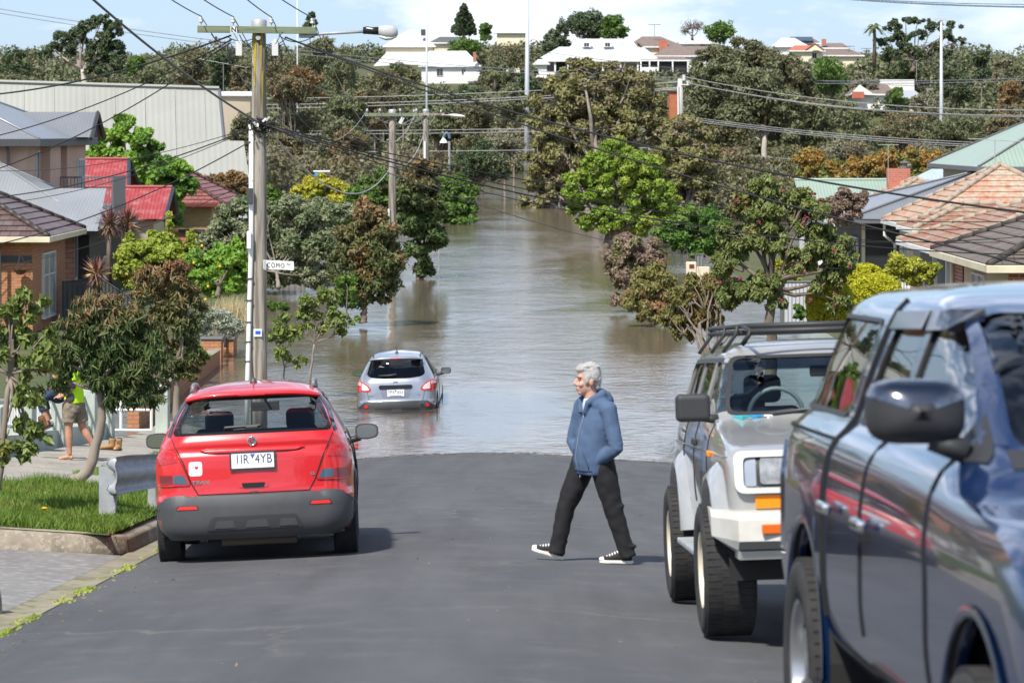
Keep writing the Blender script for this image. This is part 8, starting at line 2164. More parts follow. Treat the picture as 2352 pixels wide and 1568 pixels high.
# ================================================================== blue dual cab pickup with canopy, nearest the camera
BLU = paint('deep blue metallic paint', (.006, .022, .078), .15, .2)
W = [(.42, .80), (.55, .90), (.75, .925), (.95, .925), (1.1, .905), (1.17, .87), (1.22, .81), (1.45, .745), (1.65, .68), (1.72, .645), (1.78, .55), (1.815, .35), (1.825, .15)]
R = [(.42, .1), (.55, .0), (.9, .0), (1.15, .0), (1.3, .06), (1.6, .2), (1.72, .28), (1.78, .4), (1.815, .8), (1.825, 1.2)]
F = [(.42, 4.9), (.55, 5.12), (.7, 5.2), (.9, 5.18), (1.0, 5.05), (1.08, 4.7), (1.13, 4.2), (1.17, 4.1), (1.22, 3.95), (1.45, 3.5), (1.62, 3.12), (1.7, 2.85), (1.76, 2.55), (1.81, 2.0), (1.825, 1.6)]
zm = lambda z: z * 1.08 if z < 1.24 else 1.339 + (z - 1.24) * .83
W, R, F = ([(zm(a), b) for a, b in q] for q in (W, R, F))
zo = lambda q: [(a, zm(b)) for a, b in q]
sh = Shell(W, R, F, crx=.22, cry=.3, bow=.05, fbow=.22, taper=.035)
px_, fy = 1.965, 7.35                                   # front axle sits at fy
t = thing('pickup_truck', 'deep blue glossy dual cab pickup with canopy, nearest to the camera at the right edge', 'car', (px_, fy + 4.28, 3.75), (.06, .0, pi + radians(2.0)), local=True)
ws = zo(rounded([(-.69, 1.235), (.69, 1.235), (.59, 1.69), (-.59, 1.69)], .07))
cw = zo(rounded([(.22, 1.25), (1.42, 1.25), (1.52, 1.64), (.45, 1.66)], .08))
d2 = zo(rounded([(1.72, 1.24), (2.42, 1.24), (2.42, 1.66), (1.84, 1.66)], .06))
d1 = zo(rounded([(2.50, 1.24), (3.60, 1.24), (3.02, 1.655), (2.50, 1.66)], .06))
cut = [prism('front', ws, 2.4, 4.5)] + [prism('side', s_, -2, 2) for s_ in (cw, d2, d1)]
for yc in (1.08, 4.28): cut += [arch(yc, .46, .47, -2, -.55), arch(yc, .46, .47, .55, 2)]
cutbody(sh, BLU, t, cut, inner=mat('dark cabin lining', (.03, .03, .032), .9))
ws, cw, d2, d1 = ws, cw, d2, d1
g_side = glassmat('dark side glass', (.10, .11, .12), f0=2.4, refl=1.0)
glass('windscreen', sh, 'front', ws, g_tint, t)
for ax in ('right', 'left'):
 for s_, nm in ((cw, 'canopy_window'), (d2, 'rear_side_window'), (d1, 'front_side_window')):
  glass(nm, sh, ax, s_, g_side, t)
  ringpanel(sh, ax, [(p[0] + (p[0] - sum(q[0] for q in s_) / len(s_)) * .03, p[1] + (p[1] - 1.515) * .1) for p in s_], s_, .004).build('window_seal', m_trim, t, smooth=True)
 # weather shields, cab and canopy joint, door lines
 panel('weather_shield', sh, ax, zo([(2.5, 1.61), (2.8, 1.615), (2.84, 1.64), (2.78, 1.68), (2.45, 1.685)]), mat('smoked acrylic', (.012, .013, .016), .1), t, off=.022, d=.04)
 panel('weather_shield', sh, ax, zo([(1.82, 1.61), (2.42, 1.615), (2.42, 1.685), (1.83, 1.68)]), mat('smoked acrylic', (.012, .013, .016), .1), t, off=.022, d=.04)
 seam(sh, ax, zo([(1.62, .6), (1.62, 1.2), (1.72, 1.74)]), .012).build('cab_gap', m_gap, t)
 seam(sh, ax, zo([(2.46, 1.22), (2.46, .62)]), .006).build('door_seam', m_gap, t); seam(sh, ax, zo([(3.55, 1.2), (3.62, .9), (3.62, .62)]), .006).build('door_seam', m_gap, t)
 seam(sh, ax, zo([(.05, 1.17), (1.6, 1.17)]), .008).build('canopy_seam', m_gap, t)
 for y in (2.62, 1.85):
  q, nn_, _ = sh.hit(ax, y, 1.04); mb = MB(); mb.cbox(q + nn_ * .03, .035, .19, .04); mb.build('door_handle', m_chrome, t, bevel=.014)
 sg = 1 if ax == 'right' else -1
 for yc in (1.08, 4.28):
  mb = MB(); vs = []
  for k in range(23):
   a = -.2 + (pi + .4) * k / 22; ca, sa = cos(a), sin(a)
   for rr_, xo in ((.50, .0), (.49, .003), (.48, .004), (.472, .0), (.47, -.06)):
    vs.append((sg * (.922 + xo), yc + rr_ * ca, .46 + rr_ * sa))
  mb.add(vs, [(k * 5 + j, k * 5 + j + 1, (k + 1) * 5 + j + 1, (k + 1) * 5 + j) for k in range(22) for j in range(4)]); mb.build('wheel_flare', BLU, t, smooth=True)
 mb = MB(); x0 = .86 * sg; mb.tube([(sg * .98, 1.75, .42), (sg * .98, 3.7, .42)], .05, 12, flat=.6); mb.build('side_step', m_chrome, t, smooth=True)
 panel('tail_lamp', sh, ax, rounded([(.0, .72), (.09, .72), (.11, 1.12), (.0, 1.12)], .02), m_redlens, t, off=.008, d=.05)
 # door mirror: chrome upper shell over a black lower half
 mo = MB(); M = Matrix.Translation((sg * .94, 3.6, 1.435)); vs = []; lv = [(-.075, .86), (-.06, .97), (0, 1.0), (.05, .95), (.08, .8), (.1, .55), (.11, .28), (.114, .06)]; n = 22
 for y, s2 in lv:
  for i in range(n):
   a = 2 * pi * i / n; ca, sa = cos(a), sin(a); x = .14 * s2 * math.copysign(abs(ca) ** .5, ca); z = .092 * s2 * math.copysign(abs(sa) ** .6, sa); vs.append(M @ V((x, y, z)))
 fcs = [(i * n + j, i * n + (j + 1) % n, (i + 1) * n + (j + 1) % n, (i + 1) * n + j) for i in range(len(lv) - 1) for j in range(n)]
 up = [f for f in fcs if all(vs[k].z > M.translation.z + .012 for k in f)]; lo = [f for f in fcs if f not in up]
 mo.add(vs, lo + [tuple(range(n)), tuple(range(8 * n - 1, 7 * n - 1, -1))]); o = mo.build('mirror', m_trim, t, smooth=True)
 mc = MB(); mc.add([V(v) + (V(v) - M.translation) * .02 for v in vs], up); mc.build('mirror_cover', mat('dark chrome', (.22, .23, .26), .16, 1.0), o, smooth=True)
 g = MB(); g.box(-.115, .115, -.079, -.0765, -.075, .075, M); g.build('mirror_glass', m_mirrorglass, o)
 g = MB(); g.tube([(sg * .9, 3.62, 1.36), (sg * .80, 3.64, 1.32)], .05, 8, flat=.7); g.build('mirror_stalk', m_trim, o, smooth=True)
 panel('mirror_sail', sh, ax, zo([(3.5, 1.2), (3.8, 1.2), (3.5, 1.34)]), m_trim, t, off=.006, d=.05)
for s_ in (-1, 1): panel('windscreen_pillar', sh, 'front', [(s_ * x, zm(z)) for x, z in ((.70, 1.24), (.765, 1.24), (.645, 1.64), (.602, 1.68))][::s_], BLU, t, off=.006, d=.04)
panel('cowl', sh, 'front', zo([(-.72, 1.19), (.72, 1.19), (.71, 1.232), (-.71, 1.232)]), m_trim, t, off=.005, d=.06)
panel('grille', sh, 'front', rounded([(-.3, .78), (.3, .78), (.42, 1.0), (-.42, 1.0)], .03), m_chrome, t, off=.012, d=.06)
for s_ in (-1, 1):
 panel('headlamp', sh, 'front', rounded([(s_ * .5, .84), (s_ * .84, .86), (s_ * .84, 1.03), (s_ * .52, 1.0)][::s_], .03), m_clear, t, off=.01, d=.05)
 wheel(t, s_ * .82, 1.08, .40, .265, s_, .60, 6); wheel(t, s_ * .82, 4.28, .40, .265, s_, .60, 6)
panel('bumper_intake', sh, 'front', rounded([(-.6, .48), (.6, .48), (.55, .66), (-.55, .66)], .03), m_trim, t, off=.006, d=.08)
ub = MB()
for yc in (1.08, 4.28):
 for s_ in (-1, 1): wheelwell(ub, yc, .53, s_ * .55, s_ * .9, .46)
ub.box(-.62, .62, .3, 4.9, .4, .6); ub.build('underbody', m_under, t)
seats(t, [(2.0, (-.38, .38), .55), (2.75, (-.38, .38), .62)], .75, .5)
mb = MB(); mb.box(-.75, .75, 3.35, 3.7, .9, 1.2); mb.build('dashboard', m_seat, t, bevel=.05)
mb = MB(); mb.box(-.8, .8, 1.7, 3.6, .62, .68); mb.build('cabin_floor', m_seat, t)
# ------ people
SK = mat('skin', (.55, .32, .24), .55, col2=(.49, .265, .19), ns=9, spec=.4)
SKT = mat('tanned skin', (.46, .25, .165), .5, col2=(.40, .20, .13), ns=9, spec=.4)
DENIM = mat('blue hoodie fleece', (.068, .112, .195), .9, col2=(.055, .094, .17), ns=9, bs=160, bst=.25, bd=.004)
BLKP = mat('black trousers', (.006, .006, .0075), .85, col2=(.011, .011, .013), ns=14)
def blend(name, mb, m, parent, voxel=.012, it=6, f=.5, disp=None):
 """overlapping volumes fused into one continuous skin"""
 o = mb.build(name, m, parent, smooth=True)
 r = o.modifiers.new('r', 'REMESH'); r.mode = 'VOXEL'; r.voxel_size = voxel; r.use_smooth_shade = True
 s_ = o.modifiers.new('s', 'SMOOTH'); s_.factor = f; s_.iterations = it
 bake(o)
 if disp:
  amp, sc, seed = disp
  from mathutils import noise as mn
  o.data.update()
  ns_ = [v.normal.copy() for v in o.data.vertices]
  for v, n in zip(o.data.vertices, ns_): v.co += n * amp * mn.noise(v.co * sc + V((seed, seed * 2, 0)))
 o.data.shade_smooth()
 return o
def loft(mb, rings, n=22):
 """rings of (centre, a-vector, b-vector)"""
 vs = []
 for c, a, b in rings:
  for k in range(n):
   th = 2 * pi * k / n; vs.append(V(c) + V(a) * cos(th) + V(b) * sin(th))
 m = len(rings)
 fs = [(i * n + k, i * n + (k + 1) % n, (i + 1) * n + (k + 1) % n, (i + 1) * n + k) for i in range(m - 1) for k in range(n)]
 fs += [tuple(range(n - 1, -1, -1)), tuple(range((m - 1) * n, m * n))]
 mb.add(vs, fs)
def head(mb, c, yaw, pitch=0.0):
 """head facing -x before turning: skull, jaw, chin, nose, brow, lips, cheeks, ears"""
 R = (Matrix.Rotation(yaw, 4, 'Z') @ Matrix.Rotation(pitch, 4, 'Y'))
 T = Matrix.Translation(V(c)) @ R; R3 = R.to_3x3()
 def e(p, r): mb.ell(T @ V(p), r, 18, 12, R3)
 e((.012, 0, .03), (.098, .077, .105)); e((-.03, 0, -.045), (.068, .060, .085)); e((-.062, 0, -.100), (.030, .034, .028)); e((.0, 0, -.06), (.07, .062, .06))
 mb.tube([T @ V((-.092, 0, .022)), T @ V((-.108, 0, -.008)), T @ V((-.122, 0, -.03))], [.010, .013, .017], 10)
 e((-.105, .012, -.034), (.012, .010, .010)); e((-.105, -.012, -.034), (.012, .010, .010))
 for s_ in (-1, 1):
  e((-.083, s_ * .03, .035), (.016, .026, .011)); e((-.07, s_ * .042, -.03), (.024, .022, .024)); e((.012, s_ * .08, -.012), (.022, .012, .034)); e((.018, s_ * .083, .008), (.018, .010, .016))
 e((-.094, 0, -.062), (.013, .024, .007)); e((-.091, 0, -.076), (.013, .022, .008))
 return T
def fingers(mb, w, d, up, r=.0085, curl=.6, n=4):
 """a loosely curled hand at wrist w pointing along d"""
 w = V(w); d = V(d).normalized(); up = V(up); side = d.cross(up).normalized(); up = side.cross(d).normalized()
 mb.ell(w + d * .05, (.042, .042, .05), 12, 8); loft(mb, [(w + d * t, side * a, up * .016) for t, a in ((-.02, .026), (.03, .038), (.085, .042), (.095, .036))], 12)
 for i in range(4):
  s_ = (i - 1.5) * .021; L = (.068, .078, .074, .058)[i]
  p0 = w + d * .09 + side * s_; p1 = p0 + d * L * .45 - up * L * .1 * curl; p2 = p1 + d * L * .3 - up * L * .3 * curl; p3 = p2 + d * L * .12 - up * L * .25 * curl
  mb.tube([p0, p1, p2, p3], [r * 1.1, r, r * .95, r * .8], 8)
 p0 = w + d * .025 + side * -.034; mb.tube([p0, p0 + d * .035 - side * .022, p0 + d * .065 - side * .02 - up * .012], [r * 1.3, r * 1.15, r * .9], 8)
def shoe(parent, heel, yaw, pitch, m_up, name='shoe', L=.285, sneaker=True):
 """canvas sneaker: white rubber sole and toe cap, dark upper, white laces"""
 M = Matrix.Translation(V(heel)) @ Matrix.Rotation(yaw, 4, 'Z') @ Matrix.Rotation(pitch, 4, 'Y')      # toe along +x
 out = [(-.01, .0), (.0, .032), (.06, .036), (.13, .036), (.2, .047), (.25, .040), (.278, .02), (.285, 0)]
 ol = out + [(x, -y * .9) for x, y in out[-2:0:-1]]
 mb = MB(); mb.extrude([M @ V((x, y, 0)) for x, y in ol], M.to_3x3() @ V((0, 0, .028)))
 up = MB()
 loft(up, [(M @ V((x, 0, z)), M.to_3x3() @ V((0, w_, 0)), M.to_3x3() @ V((0, 0, h))) for x, z, w_, h in ((.0, .05, .026, .03), (.03, .062, .034, .045), (.09, .065, .036, .048), (.14, .055, .037, .038), (.2, .042, .042, .026), (.255, .034, .034, .018), (.278, .03, .018, .01))], 16)
 loft(up, [(M @ V((x, 0, z)), M.to_3x3() @ V((.045, 0, 0)), M.to_3x3() @ V((0, .034, 0))) for x, z in ((.05, .06), (.05, .11))], 16)
 o = blend(name, up, m_up, parent, .009, 4)
 so_ = mb.build('sole', mat('white rubber sole', (.74, .72, .66), .6), o, bevel=.008)
 tc_ = MB(); tc_.ell(M @ V((.252, 0, .032)), (.036, .036, .022), 14, 8, M.to_3x3()); tc_.build('toe_cap', mat('white rubber sole', (.74, .72, .66), .6), o, smooth=True)
 la = MB()
 for k in range(5):
  x = .125 + k * .022; z = .098 - k * .0105; la.tube([M @ V((x, -.024, z - .006)), M @ V((x + .005, 0, z + .006)), M @ V((x, .024, z - .006))], .0065, 6)
 la.build('laces', mat('white laces', (.8, .8, .8), .8), o, smooth=True)
 return o
# ---- the walking man
mx, my = (1362 - 1176) * 24.6 / FV, 24.6
mz = road_z(mx, my)
man = thing('person', 'grey haired man in blue zip hoodie and black trousers walking across the street', 'person', (mx, my, mz), local=True)
ya = radians(28)
Fd = V((-cos(ya), -sin(ya), 0)); Ld = V((sin(ya), -cos(ya), 0))
def tor(z, cx_, u, v, du=0): return (V((cx_, 0, z)) + Fd * du, Fd * u, Ld * v)
hipR = V((-.07, .08, .86)); hipL = V((.07, -.08, .86))
kneeR = V((-.235, .09, .46)); ankR = V((-.305, .09, .115)); kneeL = V((.175, -.09, .47)); ankL = V((.285, -.09, .105))
body = MB()
loft(body, [tor(.82, .0, .11, .15), tor(.95, .01, .135, .155, .01), tor(1.1, .02, .13, .16, .01), tor(1.25, .03, .115, .165), tor(1.35, .02, .09, .16), tor(1.41, .0, .06, .1)])
body.tube([(0, 0, 1.36), (-.02, 0, 1.44), (-.035, 0, 1.52)], [.066, .060, .058], 16)
Th = head(body, (-.045, -.005, 1.572), radians(14), 0.0)
for a, k, an in ((hipR, kneeR, ankR), (hipL, kneeL, ankL)):
 body.tube([a, a.lerp(k, .5), k, k.lerp(an, .35), an], [.082, .072, .055, .054, .036], 14); body.ell(a, (.09, .085, .1), 12, 8)
body.tube([ankR, ankR + V((-.02, 0, -.05)), ankR + V((-.12, 0, -.03))], [.03, .024, .018], 10); body.tube([ankL, ankL + V((0, 0, -.06)), ankL + V((-.13, 0, -.07))], [.03, .022, .016], 10)
shL = V((.125, -.16, 1.345)); elL = V((.195, -.235, 1.01)); wrL = V((.05, -.15, .90))
shR = V((-.09, .15, 1.345)); elR = V((-.165, .17, 1.03)); wrR = V((-.10, .02, .90))
for a, e_, w_ in ((shL, elL, wrL), (shR, elR, wrR)):
 body.tube([a, a.lerp(e_, .5), e_, e_.lerp(w_, .5), w_], [.056, .048, .041, .038, .028], 12)
fingers(body, wrL, V((-.5, .3, -.3)), V((0, -1, .2))); fingers(body, wrR, V((.5, .0, -.3)), V((-.4, -1, .2)))
blend('body', body, SK, man, .0075, 3)
for s_ in (-1, 1):
 mb = MB(); mb.ell(Th @ V((-.0855, s_ * .031, .012)), .0088, 10, 8); eo = mb.build('eye', mat('eye white', (.3, .27, .25), .2), man, smooth=True)
 mb = MB(); mb.ell(Th @ V((-.0925, s_ * .032, .012)), (.004, .0055, .0055), 8, 6); mb.build('iris', m_void, eo, smooth=True)
 mb = MB(); mb.tube([Th @ V((-.100, s_ * .014, .036)), Th @ V((-.098, s_ * .032, .041)), Th @ V((-.084, s_ * .052, .034))], [.0045, .006, .003], 6); mb.build('eyebrow', mat('grey brown eyebrow', (.24, .19, .16), .9), man, smooth=True)
mb = MB(); mb.tube([Th @ V((-.104, -.018, -.069)), Th @ V((-.108, 0, -.068)), Th @ V((-.104, .018, -.069))], .003, 6); mb.build('mouth', mat('lip line', (.20, .07, .06), .6), man, smooth=True)
HAIR = mat('white grey hair', (.55, .54, .51), .8, col2=(.36, .35, .33), ns=70, stretch=(1, 1, .4), bs=140, bst=.6, bd=.01)
hr = MB()
def he(p, r): hr.ell(Th @ V(p), tuple(q * .95 for q in r), 16, 10, Th.to_3x3())
he((.022, 0, .058), (.101, .085, .092)); he((-.03, 0, .105), (.068, .066, .042)); he((-.072, .012, .095), (.032, .046, .028)); he((.07, 0, .01), (.05, .072, .085)); he((.075, 0, -.05), (.032, .058, .045)); he((.025, 0, .125), (.07, .06, .035))
he((.02, .066, .04), (.06, .022, .05)); he((.02, -.066, .04), (.06, .022, .05)); he((-.028, .068, .01), (.018, .012, .04)); he((-.028, -.068, .01), (.018, .012, .04))
for k in range(16):
 a = random.uniform(0, 6.28); he((.02 + .075 * cos(a), .055 * sin(a), .10 + random.uniform(-.02, .04)), (.03, .024, .012))
ha = blend('hair', hr, HAIR, man, .007, 6, disp=(.004, 30, 3))
rr = np.random.default_rng(6); vs_ = [(v.co.copy(), v.normal.copy()) for v in ha.data.vertices]
pk = [vs_[i] for i in rr.integers(0, len(vs_), 2600)]
nrm_ = np.array([n for _, n in pk]); pos_ = np.array([c for c, _ in pk]) + nrm_ * .004
dn = np.array([.55, 0, -.7]) + rr.normal(size=(2600, 3)) * .35; dn -= nrm_ * (dn * nrm_).sum(1, keepdims=True) * .75
link('hair_strands', leaf_mesh('hair_strands', pos_, dn, nrm_ + rr.normal(size=(2600, 3)) * .3, rr.uniform(.016, .034, 2600), np.full(2600, .0038)), leafmat('white grey strands', (.26, .255, .245), (.42, .415, .40), trans=.15), ha)
# t-shirt at the open neck
mb = MB(); loft(mb, [tor(1.12, .02, .11, .13, .0), tor(1.25, .03, .112, .13, .004), tor(1.36, .012, .096, .09, .012), tor(1.42, -.008, .07, .07, .004)]); blend('t_shirt', mb, mat('pale blue grey t shirt', (.50, .54, .64), .9), man, .01, 3)
# hoodie
hd = MB()
loft(hd, [tor(.765, .015, .155, .178, .0), tor(.80, .015, .163, .186, .005), tor(.88, .015, .172, .188, .012), tor(1.0, .02, .168, .184, .018), tor(1.12, .03, .155, .184, .012), tor(1.25, .04, .138, .19), tor(1.34, .035, .11, .185, -.008), tor(1.40, .02, .075, .13, -.03), tor(1.43, .01, .055, .09, -.045)])
for a, e_, w_ in ((shL, elL, wrL), (shR, elR, wrR)):
 hd.ell(a + V((0, 0, -.01)), (.078, .078, .078), 14, 10); hd.ell(a.lerp(V((.01, 0, 1.39)), .5), (.09, .08, .06), 14, 10)
 hd.tube([a + V((0, 0, .01)), a.lerp(e_, .35), a.lerp(e_, .75), e_, e_.lerp(w_, .3), e_.lerp(w_, .7), w_.lerp(e_, -.05)], [.074, .07, .066, .063, .06, .054, .048], 16)
for k, (t_, r_) in enumerate(((.62, .071), (.76, .072), (.88, .071))): hd.ell(shL.lerp(elL, t_), (r_, r_ * .95, .022), 14, 8)
for k, (t_, r_) in enumerate(((.15, .067), (.35, .064), (.55, .06))): hd.ell(elL.lerp(wrL, t_), (.024, r_, r_), 14, 8)
nk = V((-.012, 0, 1.40))
hd.tube([nk + Fd * .09 + Ld * .03 + V((0, 0, -.11)), nk + Fd * .075 + Ld * .075 + V((0, 0, -.01)), nk + Ld * .092 + V((0, 0, .035)), nk - Fd * .075 + Ld * .06 + V((0, 0, .055)), nk - Fd * .1 + V((0, 0, .06)), nk - Fd * .075 - Ld * .06 + V((0, 0, .055)), nk - Ld * .092 + V((0, 0, .035)), nk + Fd * .075 - Ld * .075 + V((0, 0, -.01)), nk + Fd * .09 - Ld * .03 + V((0, 0, -.11))], [.022, .03, .036, .04, .042, .04, .036, .03, .022], 12)
hd.ell(nk - Fd * .13 + V((0, 0, -.01)), (.07, .1, .075), 16, 10, Matrix.Rotation(ya, 3, 'Z')); hd.ell(nk - Fd * .12 + V((0, 0, .045)), (.055, .085, .04), 16, 10, Matrix.Rotation(ya, 3, 'Z'))
ho = blend('hoodie', hd, DENIM, man, .0105, 4, disp=(.006, 13, 1))
bv = BVHTree.FromPolygons([v.co.copy() for v in ho.data.vertices], [tuple(p.vertices) for p in ho.data.polygons])
def on(z, lat, off=.004):
 o_ = V((0, 0, z)) + Fd * .6 + Ld * lat + V((.02, 0, 0)); h = bv.ray_cast(o_, -Fd)
 return (h[0] + h[1] * off) if h[0] is not None else None
def stroke(name, pts, m, r):
 q = [p for p in (on(*p) for p in pts) if p is not None]
 if len(q) > 1: mb = MB(); mb.tube(q, r, 6); mb.build(name, m, ho, smooth=True)
stroke('zip', [(1.29 - k * .033, .004 * sin(k)) for k in range(17)], mat('pale zip', (.25, .30, .38), .4, .3), .0036)
stroke('pocket_seam', [(.985, .075), (.93, .095), (.87, .115), (.82, .12)], mat('dark blue stitch', (.03, .06, .14), .9), .004)
stroke('pocket_seam', [(.985, -.075), (.93, -.095), (.87, -.115), (.82, -.12)], mat('dark blue stitch', (.03, .06, .14), .9), .004)
stroke('hem_seam', [(.81, .02 * k) for k in range(-7, 8)], mat('dark blue stitch', (.03, .06, .14), .9), .0035)
q = on(.765, 0); mb = MB(); mb.ell((q or V((-.12, -.08, .76))) + V((0, 0, -.008)), (.008, .008, .014), 8, 6); mb.build('zip_pull', m_chrome, ho, smooth=True)
# trousers
tr = MB()
loft(tr, [tor(.94, .01, .135, .158, .005), tor(.86, .0, .14, .165), tor(.80, .0, .12, .155)])
for a, k, an, kn in ((hipR, kneeR, ankR, 0), (hipL, kneeL, ankL, 1)):
 a2 = a + V((.01 if kn else -.01, 0, -.02))
 tr.tube([a + V((0, 0, .05)), a2, a2.lerp(k, .5), k, k.lerp(an, .5), an + V((0, 0, -.0)), an + (an - k).normalized() * .05], [.106, .112, .102, .084, .075, .071, .076], 16)
 tr.ell(an + V((.015, 0, .05)), (.08, .072, .02), 14, 8); tr.ell(k + V((.01, 0, .03)), (.088, .085, .03), 14, 8)
blend('trousers', tr, BLKP, man, .0115, 3, disp=(.007, 14, 5))
BLKC = mat('black canvas', (.014, .014, .016), .8)
shoe(man, (-.262, .09, .012), pi - .12, radians(-16), BLKC); shoe(man, (.335, -.09, .004), pi - .05, radians(-1), BLKC)
# ---- barefoot worker in a hi-vis shirt on the footpath, seen below the tree crown
wp = P(168.8, 1066, 43.0); wp.z = verge_z(wp.x, wp.y) + .012
wk = thing('person', 'barefoot person in fluorescent yellow shirt and khaki shorts walking left on the footpath', 'person', wp, local=True)
bd = MB()
hA = V((-.05, -.08, .86)); hB = V((.05, .08, .86)); kA = V((-.06, -.09, .47)); aA = V((-.045, -.09, .085)); kB = V((.13, .08, .46)); aB = V((.32, .08, .155))
loft(bd, [(V((0, 0, z)) + V((dx, 0, 0)), V((u, 0, 0)), V((0, v, 0))) for z, dx, u, v in ((.84, 0, .12, .155), (1.0, 0, .115, .15), (1.2, 0, .12, .17), (1.36, 0, .1, .17), (1.43, 0, .06, .1))])
bd.tube([(0, 0, 1.38), (-.02, 0, 1.53)], [.062, .058], 14); head(bd, (-.035, 0, 1.60), radians(0))
for a, k, an in ((hA, kA, aA), (hB, kB, aB)):
 bd.tube([a, a.lerp(k, .5), k, k.lerp(an, .3), k.lerp(an, .7), an], [.088, .078, .058, .062, .044, .036], 14); bd.ell(a, (.09, .085, .1), 12, 8)
# bare feet with toes: flat front foot, pushing-off rear foot
bd.ell(aA + V((.025, 0, -.045)), (.036, .033, .036), 12, 8)
bd.tube([aA + V((.0, 0, -.03)), aA + V((-.08, 0, -.045)), aA + V((-.16, 0, -.062))], [.038, .036, .024], 12, flat=1)
for i in range(5): bd.tube([aA + V((-.15, -.036 + i * .018, -.066)), aA + V((-.195 + abs(i - 1) * .008, -.038 + i * .018, -.07))], [.012, .010 if i else .013], 8)
bd.ell(aB + V((.035, 0, -.01)), (.034, .032, .036), 12, 8)
bd.tube([aB + V((.02, 0, -.015)), aB + V((-.04, 0, -.08)), aB + V((-.1, 0, -.128))], [.036, .034, .026], 12)
for i in range(5): bd.tube([aB + V((-.09, -.036 + i * .018, -.13)), aB + V((-.145 + abs(i - 1) * .008, -.038 + i * .018, -.14))], [.012, .011], 8)
sA = V((-.02, -.19, 1.36)); eA = V((.02, -.23, 1.1)); wA = V((-.12, -.2, .98)); sB = V((-.02, .19, 1.36)); eB = V((-.02, .24, 1.1)); wB = V((-.22, .12, 1.02))
for a, e_, w_ in ((sA, eA, wA), (sB, eB, wB)): bd.tube([a, a.lerp(e_, .5), e_, e_.lerp(w_, .4), w_], [.056, .05, .042, .042, .03], 12)
fingers(bd, wA, V((-.8, .1, -.1)), V((0, -.3, 1))); fingers(bd, wB, V((-.8, -.1, 0)), V((0, .3, 1)))
blend('body', bd, SKT, wk, .0085, 3)
HV = mat('fluorescent yellow fabric', (.56, .92, .008), .8, col2=(.50, .84, .01), ns=7)
sh_ = MB(); loft(sh_, [(V((dx, 0, z)), V((u, 0, 0)), V((0, v, 0))) for z, dx, u, v in ((.86, .01, .15, .18), (.95, .01, .148, .182), (1.1, 0, .138, .18), (1.25, 0, .14, .19), (1.36, 0, .118, .185), (1.43, -.01, .07, .1))])
for a, e_ in ((sA, eA), (sB, eB)): sh_.tube([a, a.lerp(e_, .4), a.lerp(e_, .62)], [.078, .076, .074], 14)
so_ = blend('shirt', sh_, HV, wk, .012, 4, disp=(.008, 11, 2))
mb = MB(); mb.tube([sA.lerp(eA, .52), sA.lerp(eA, .9), eA.lerp(wA, .05)], [.062, .058, .05], 14); mb.build('dark_sleeve', m_dk, wk, smooth=True)
mb = MB(); mb.ell((-.02, -.185, .95), (.065, .02, .08), 14, 10); mb.build('shirt_panel', m_dk, so_, smooth=True)
st = MB(); loft(st, [(V((dx, 0, z)), V((u, 0, 0)), V((0, v, 0))) for z, dx, u, v in ((.91, .0, .138, .168), (.8, 0, .145, .175), (.72, .0, .13, .17))])
for a, k in ((hA, kA), (hB, kB)): st.tube([a, a.lerp(k, .4), a.lerp(k, .72), a.lerp(k, .76)], [.108, .108, .106, .1], 16)
blend('shorts', st, mat('khaki cotton', (.235, .195, .145), .9, col2=(.18, .145, .105), ns=8), wk, .011, 3, disp=(.010, 17, 7))
mb = MB(); loft(mb, [tuple((Matrix.Translation((-.035, 0, 1.60)) @ V(p)) if i == 0 else V(p) for i, p in enumerate(r)) for r in (((.02, 0, .03), (.1, 0, 0), (0, .085, 0)), ((.02, 0, .08), (.09, 0, 0), (0, .075, 0)), ((.02, 0, .125), (.05, 0, 0), (0, .045, 0)))], 16); mb.build('hair', mat('brown hair', (.06, .04, .03), .8), wk, smooth=True)
# ---- someone in navy jeans and brown boots held up beside the worker
cp = wp + V((-.30, .12, 0)); cp.z = wp.z - .12
cr = thing('person', 'person in navy jeans and brown boots held beside the person in the yellow shirt', 'person', cp, local=True)
bd = MB()
loft(bd, [(V((.02, .16, z)), V((.11, 0, 0)), V((0, .15, 0))) for z in (1.02, 1.15, 1.3, 1.42)] + [(V((.02, .16, 1.5)), V((.06, 0, 0)), V((0, .09, 0)))])
bd.tube([(.02, .16, 1.45), (.0, .16, 1.58)], [.06, .056], 12); head(bd, (-.01, .16, 1.66), radians(20))
for dy in (.0, .16):
 bd.tube([(.04, .16 + dy * .4 - .05, 1.05), (-.08, -.02 + dy, 1.1), (-.19, -.1 + dy, 1.02)], [.085, .075, .058], 12); bd.tube([(-.19, -.1 + dy, 1.02), (-.13, -.13 + dy, .80), (-.08, -.13 + dy, .70)], [.058, .05, .04], 12); bd.tube([(-.08, -.13 + dy, .68), (-.17, -.13 + dy, .62)], [.04, .03], 10)
for s_ in (-1, 1):
 bd.tube([(.02, .16 + s_ * .16, 1.4), (-.05, .16 + s_ * .2, 1.2), (-.12, .10 + s_ * .1, 1.12)], [.05, .042, .03], 10)
 fingers(bd, (-.12, .10 + s_ * .1, 1.12), V((-.7, -.4, -.2)), V((0, 0, 1)))
blend('body', bd, SKT, cr, .009, 3)
mb = MB(); loft(mb, [(V((.02, .16, z)), V((.125, 0, 0)), V((0, .165, 0))) for z in (1.0, 1.15, 1.3, 1.42)] + [(V((.02, .16, 1.5)), V((.07, 0, 0)), V((0, .1, 0)))]); blend('top', mb, mat('dark green top', (.04, .05, .04), .9), cr, .013, 3)
mb = MB()
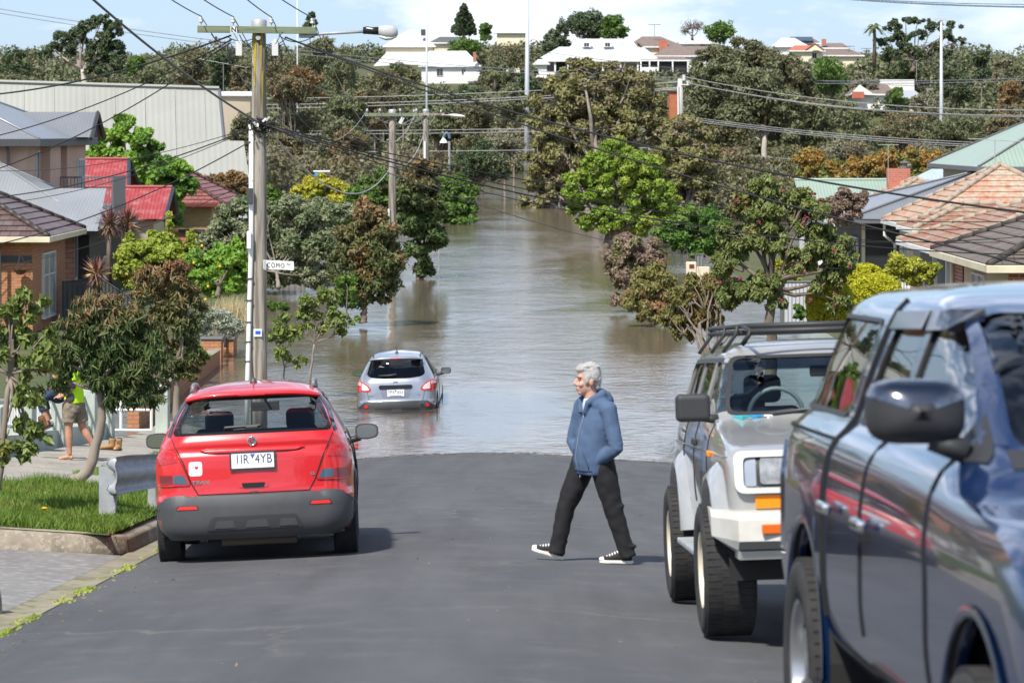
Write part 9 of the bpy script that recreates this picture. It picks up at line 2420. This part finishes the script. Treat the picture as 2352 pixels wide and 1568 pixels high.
for dy in (.0, .16): mb.tube([(.05, .16 + dy * .4 - .05, 1.04), (-.08, -.02 + dy, 1.1), (-.19, -.1 + dy, 1.02), (-.14, -.13 + dy, .85)], [.105, .098, .082, .076], 14)
mb.ell((.03, .13, 1.05), (.13, .15, .11), 14, 10); blend('jeans', mb, mat('navy denim', (.018, .035, .085), .9, col2=(.03, .05, .11), ns=12), cr, .012, 3)
TAN = mat('tan boot leather', (.42, .235, .085), .7, col2=(.30, .16, .06), ns=16); BRN = mat('brown boot leather', (.20, .085, .04), .7, col2=(.14, .06, .03), ns=16)
def boot(name, parent, M, m):
 mb = MB(); R3 = M.to_3x3()
 loft(mb, [(M @ V((x, 0, z)), R3 @ V((0, w_, 0)), R3 @ V((0, 0, h))) for x, z, w_, h in ((.0, .05, .03, .032), (.05, .062, .04, .045), (.12, .062, .042, .044), (.19, .056, .048, .038), (.26, .05, .042, .03), (.29, .045, .02, .016))], 16)
 loft(mb, [(M @ V((x, 0, z)), R3 @ V((a, 0, 0)), R3 @ V((0, b, 0))) for x, z, a, b in ((.055, .05, .06, .042), (.05, .12, .058, .046), (.045, .18, .062, .052), (.045, .2, .058, .05))], 16)
 o = blend(name, mb, m, parent, .009, 3)
 s_ = MB(); ol = [(-.025, 0), (-.015, .035), (.08, .04), (.18, .05), (.26, .045), (.3, .02), (.3, -.02), (.26, -.045), (.18, -.05), (.08, -.04), (-.015, -.035)]
 s_.extrude([M @ V((x, y, 0)) for x, y in ol], R3 @ V((0, 0, .025))); s_.build('sole', mat('dark boot sole', (.05, .04, .035), .8), o, bevel=.005)
 t_ = MB(); t_.lathe([(.045, .0), (.043, .012)], 14, M @ Matrix.Translation((.045, 0, .195)), True); t_.build('boot_opening', m_void, o)
 l_ = MB()
 for k in range(5): z = .10 + k * .02; x = .115 - k * .006; l_.tube([M @ V((x, -.025, z)), M @ V((x + .01, 0, z + .008)), M @ V((x, .025, z))], .004, 5)
 l_.build('laces', m_trim, o)
 return o
for dy in (.0, .16): boot('boot', cr, Matrix.Translation((-.05, -.13 + dy, .60)) @ Matrix.Rotation(pi + .1, 4, 'Z') @ Matrix.Rotation(radians(25), 4, 'Y') @ Matrix.Scale(1.08, 4), BRN)
for (vx, vy, yw, lab) in ((249, 1020, -2.6, 'tan leather work boot standing on the footpath, left of the pair'), (271, 1022, -1.75, 'tan leather work boot standing on the footpath, right of the pair')):
 D = 47.5; q = P(vx, vy, D); q.z = verge_z(q.x, D) + .013
 bt = thing('work_boot', lab, 'boot', q, local=True, group='pair of tan work boots')
 boot('boot_upper', bt, Matrix.Rotation(yw, 4, 'Z') @ Matrix.Translation((-.12, 0, 0)) @ Matrix.Scale(1.0, 4), TAN)
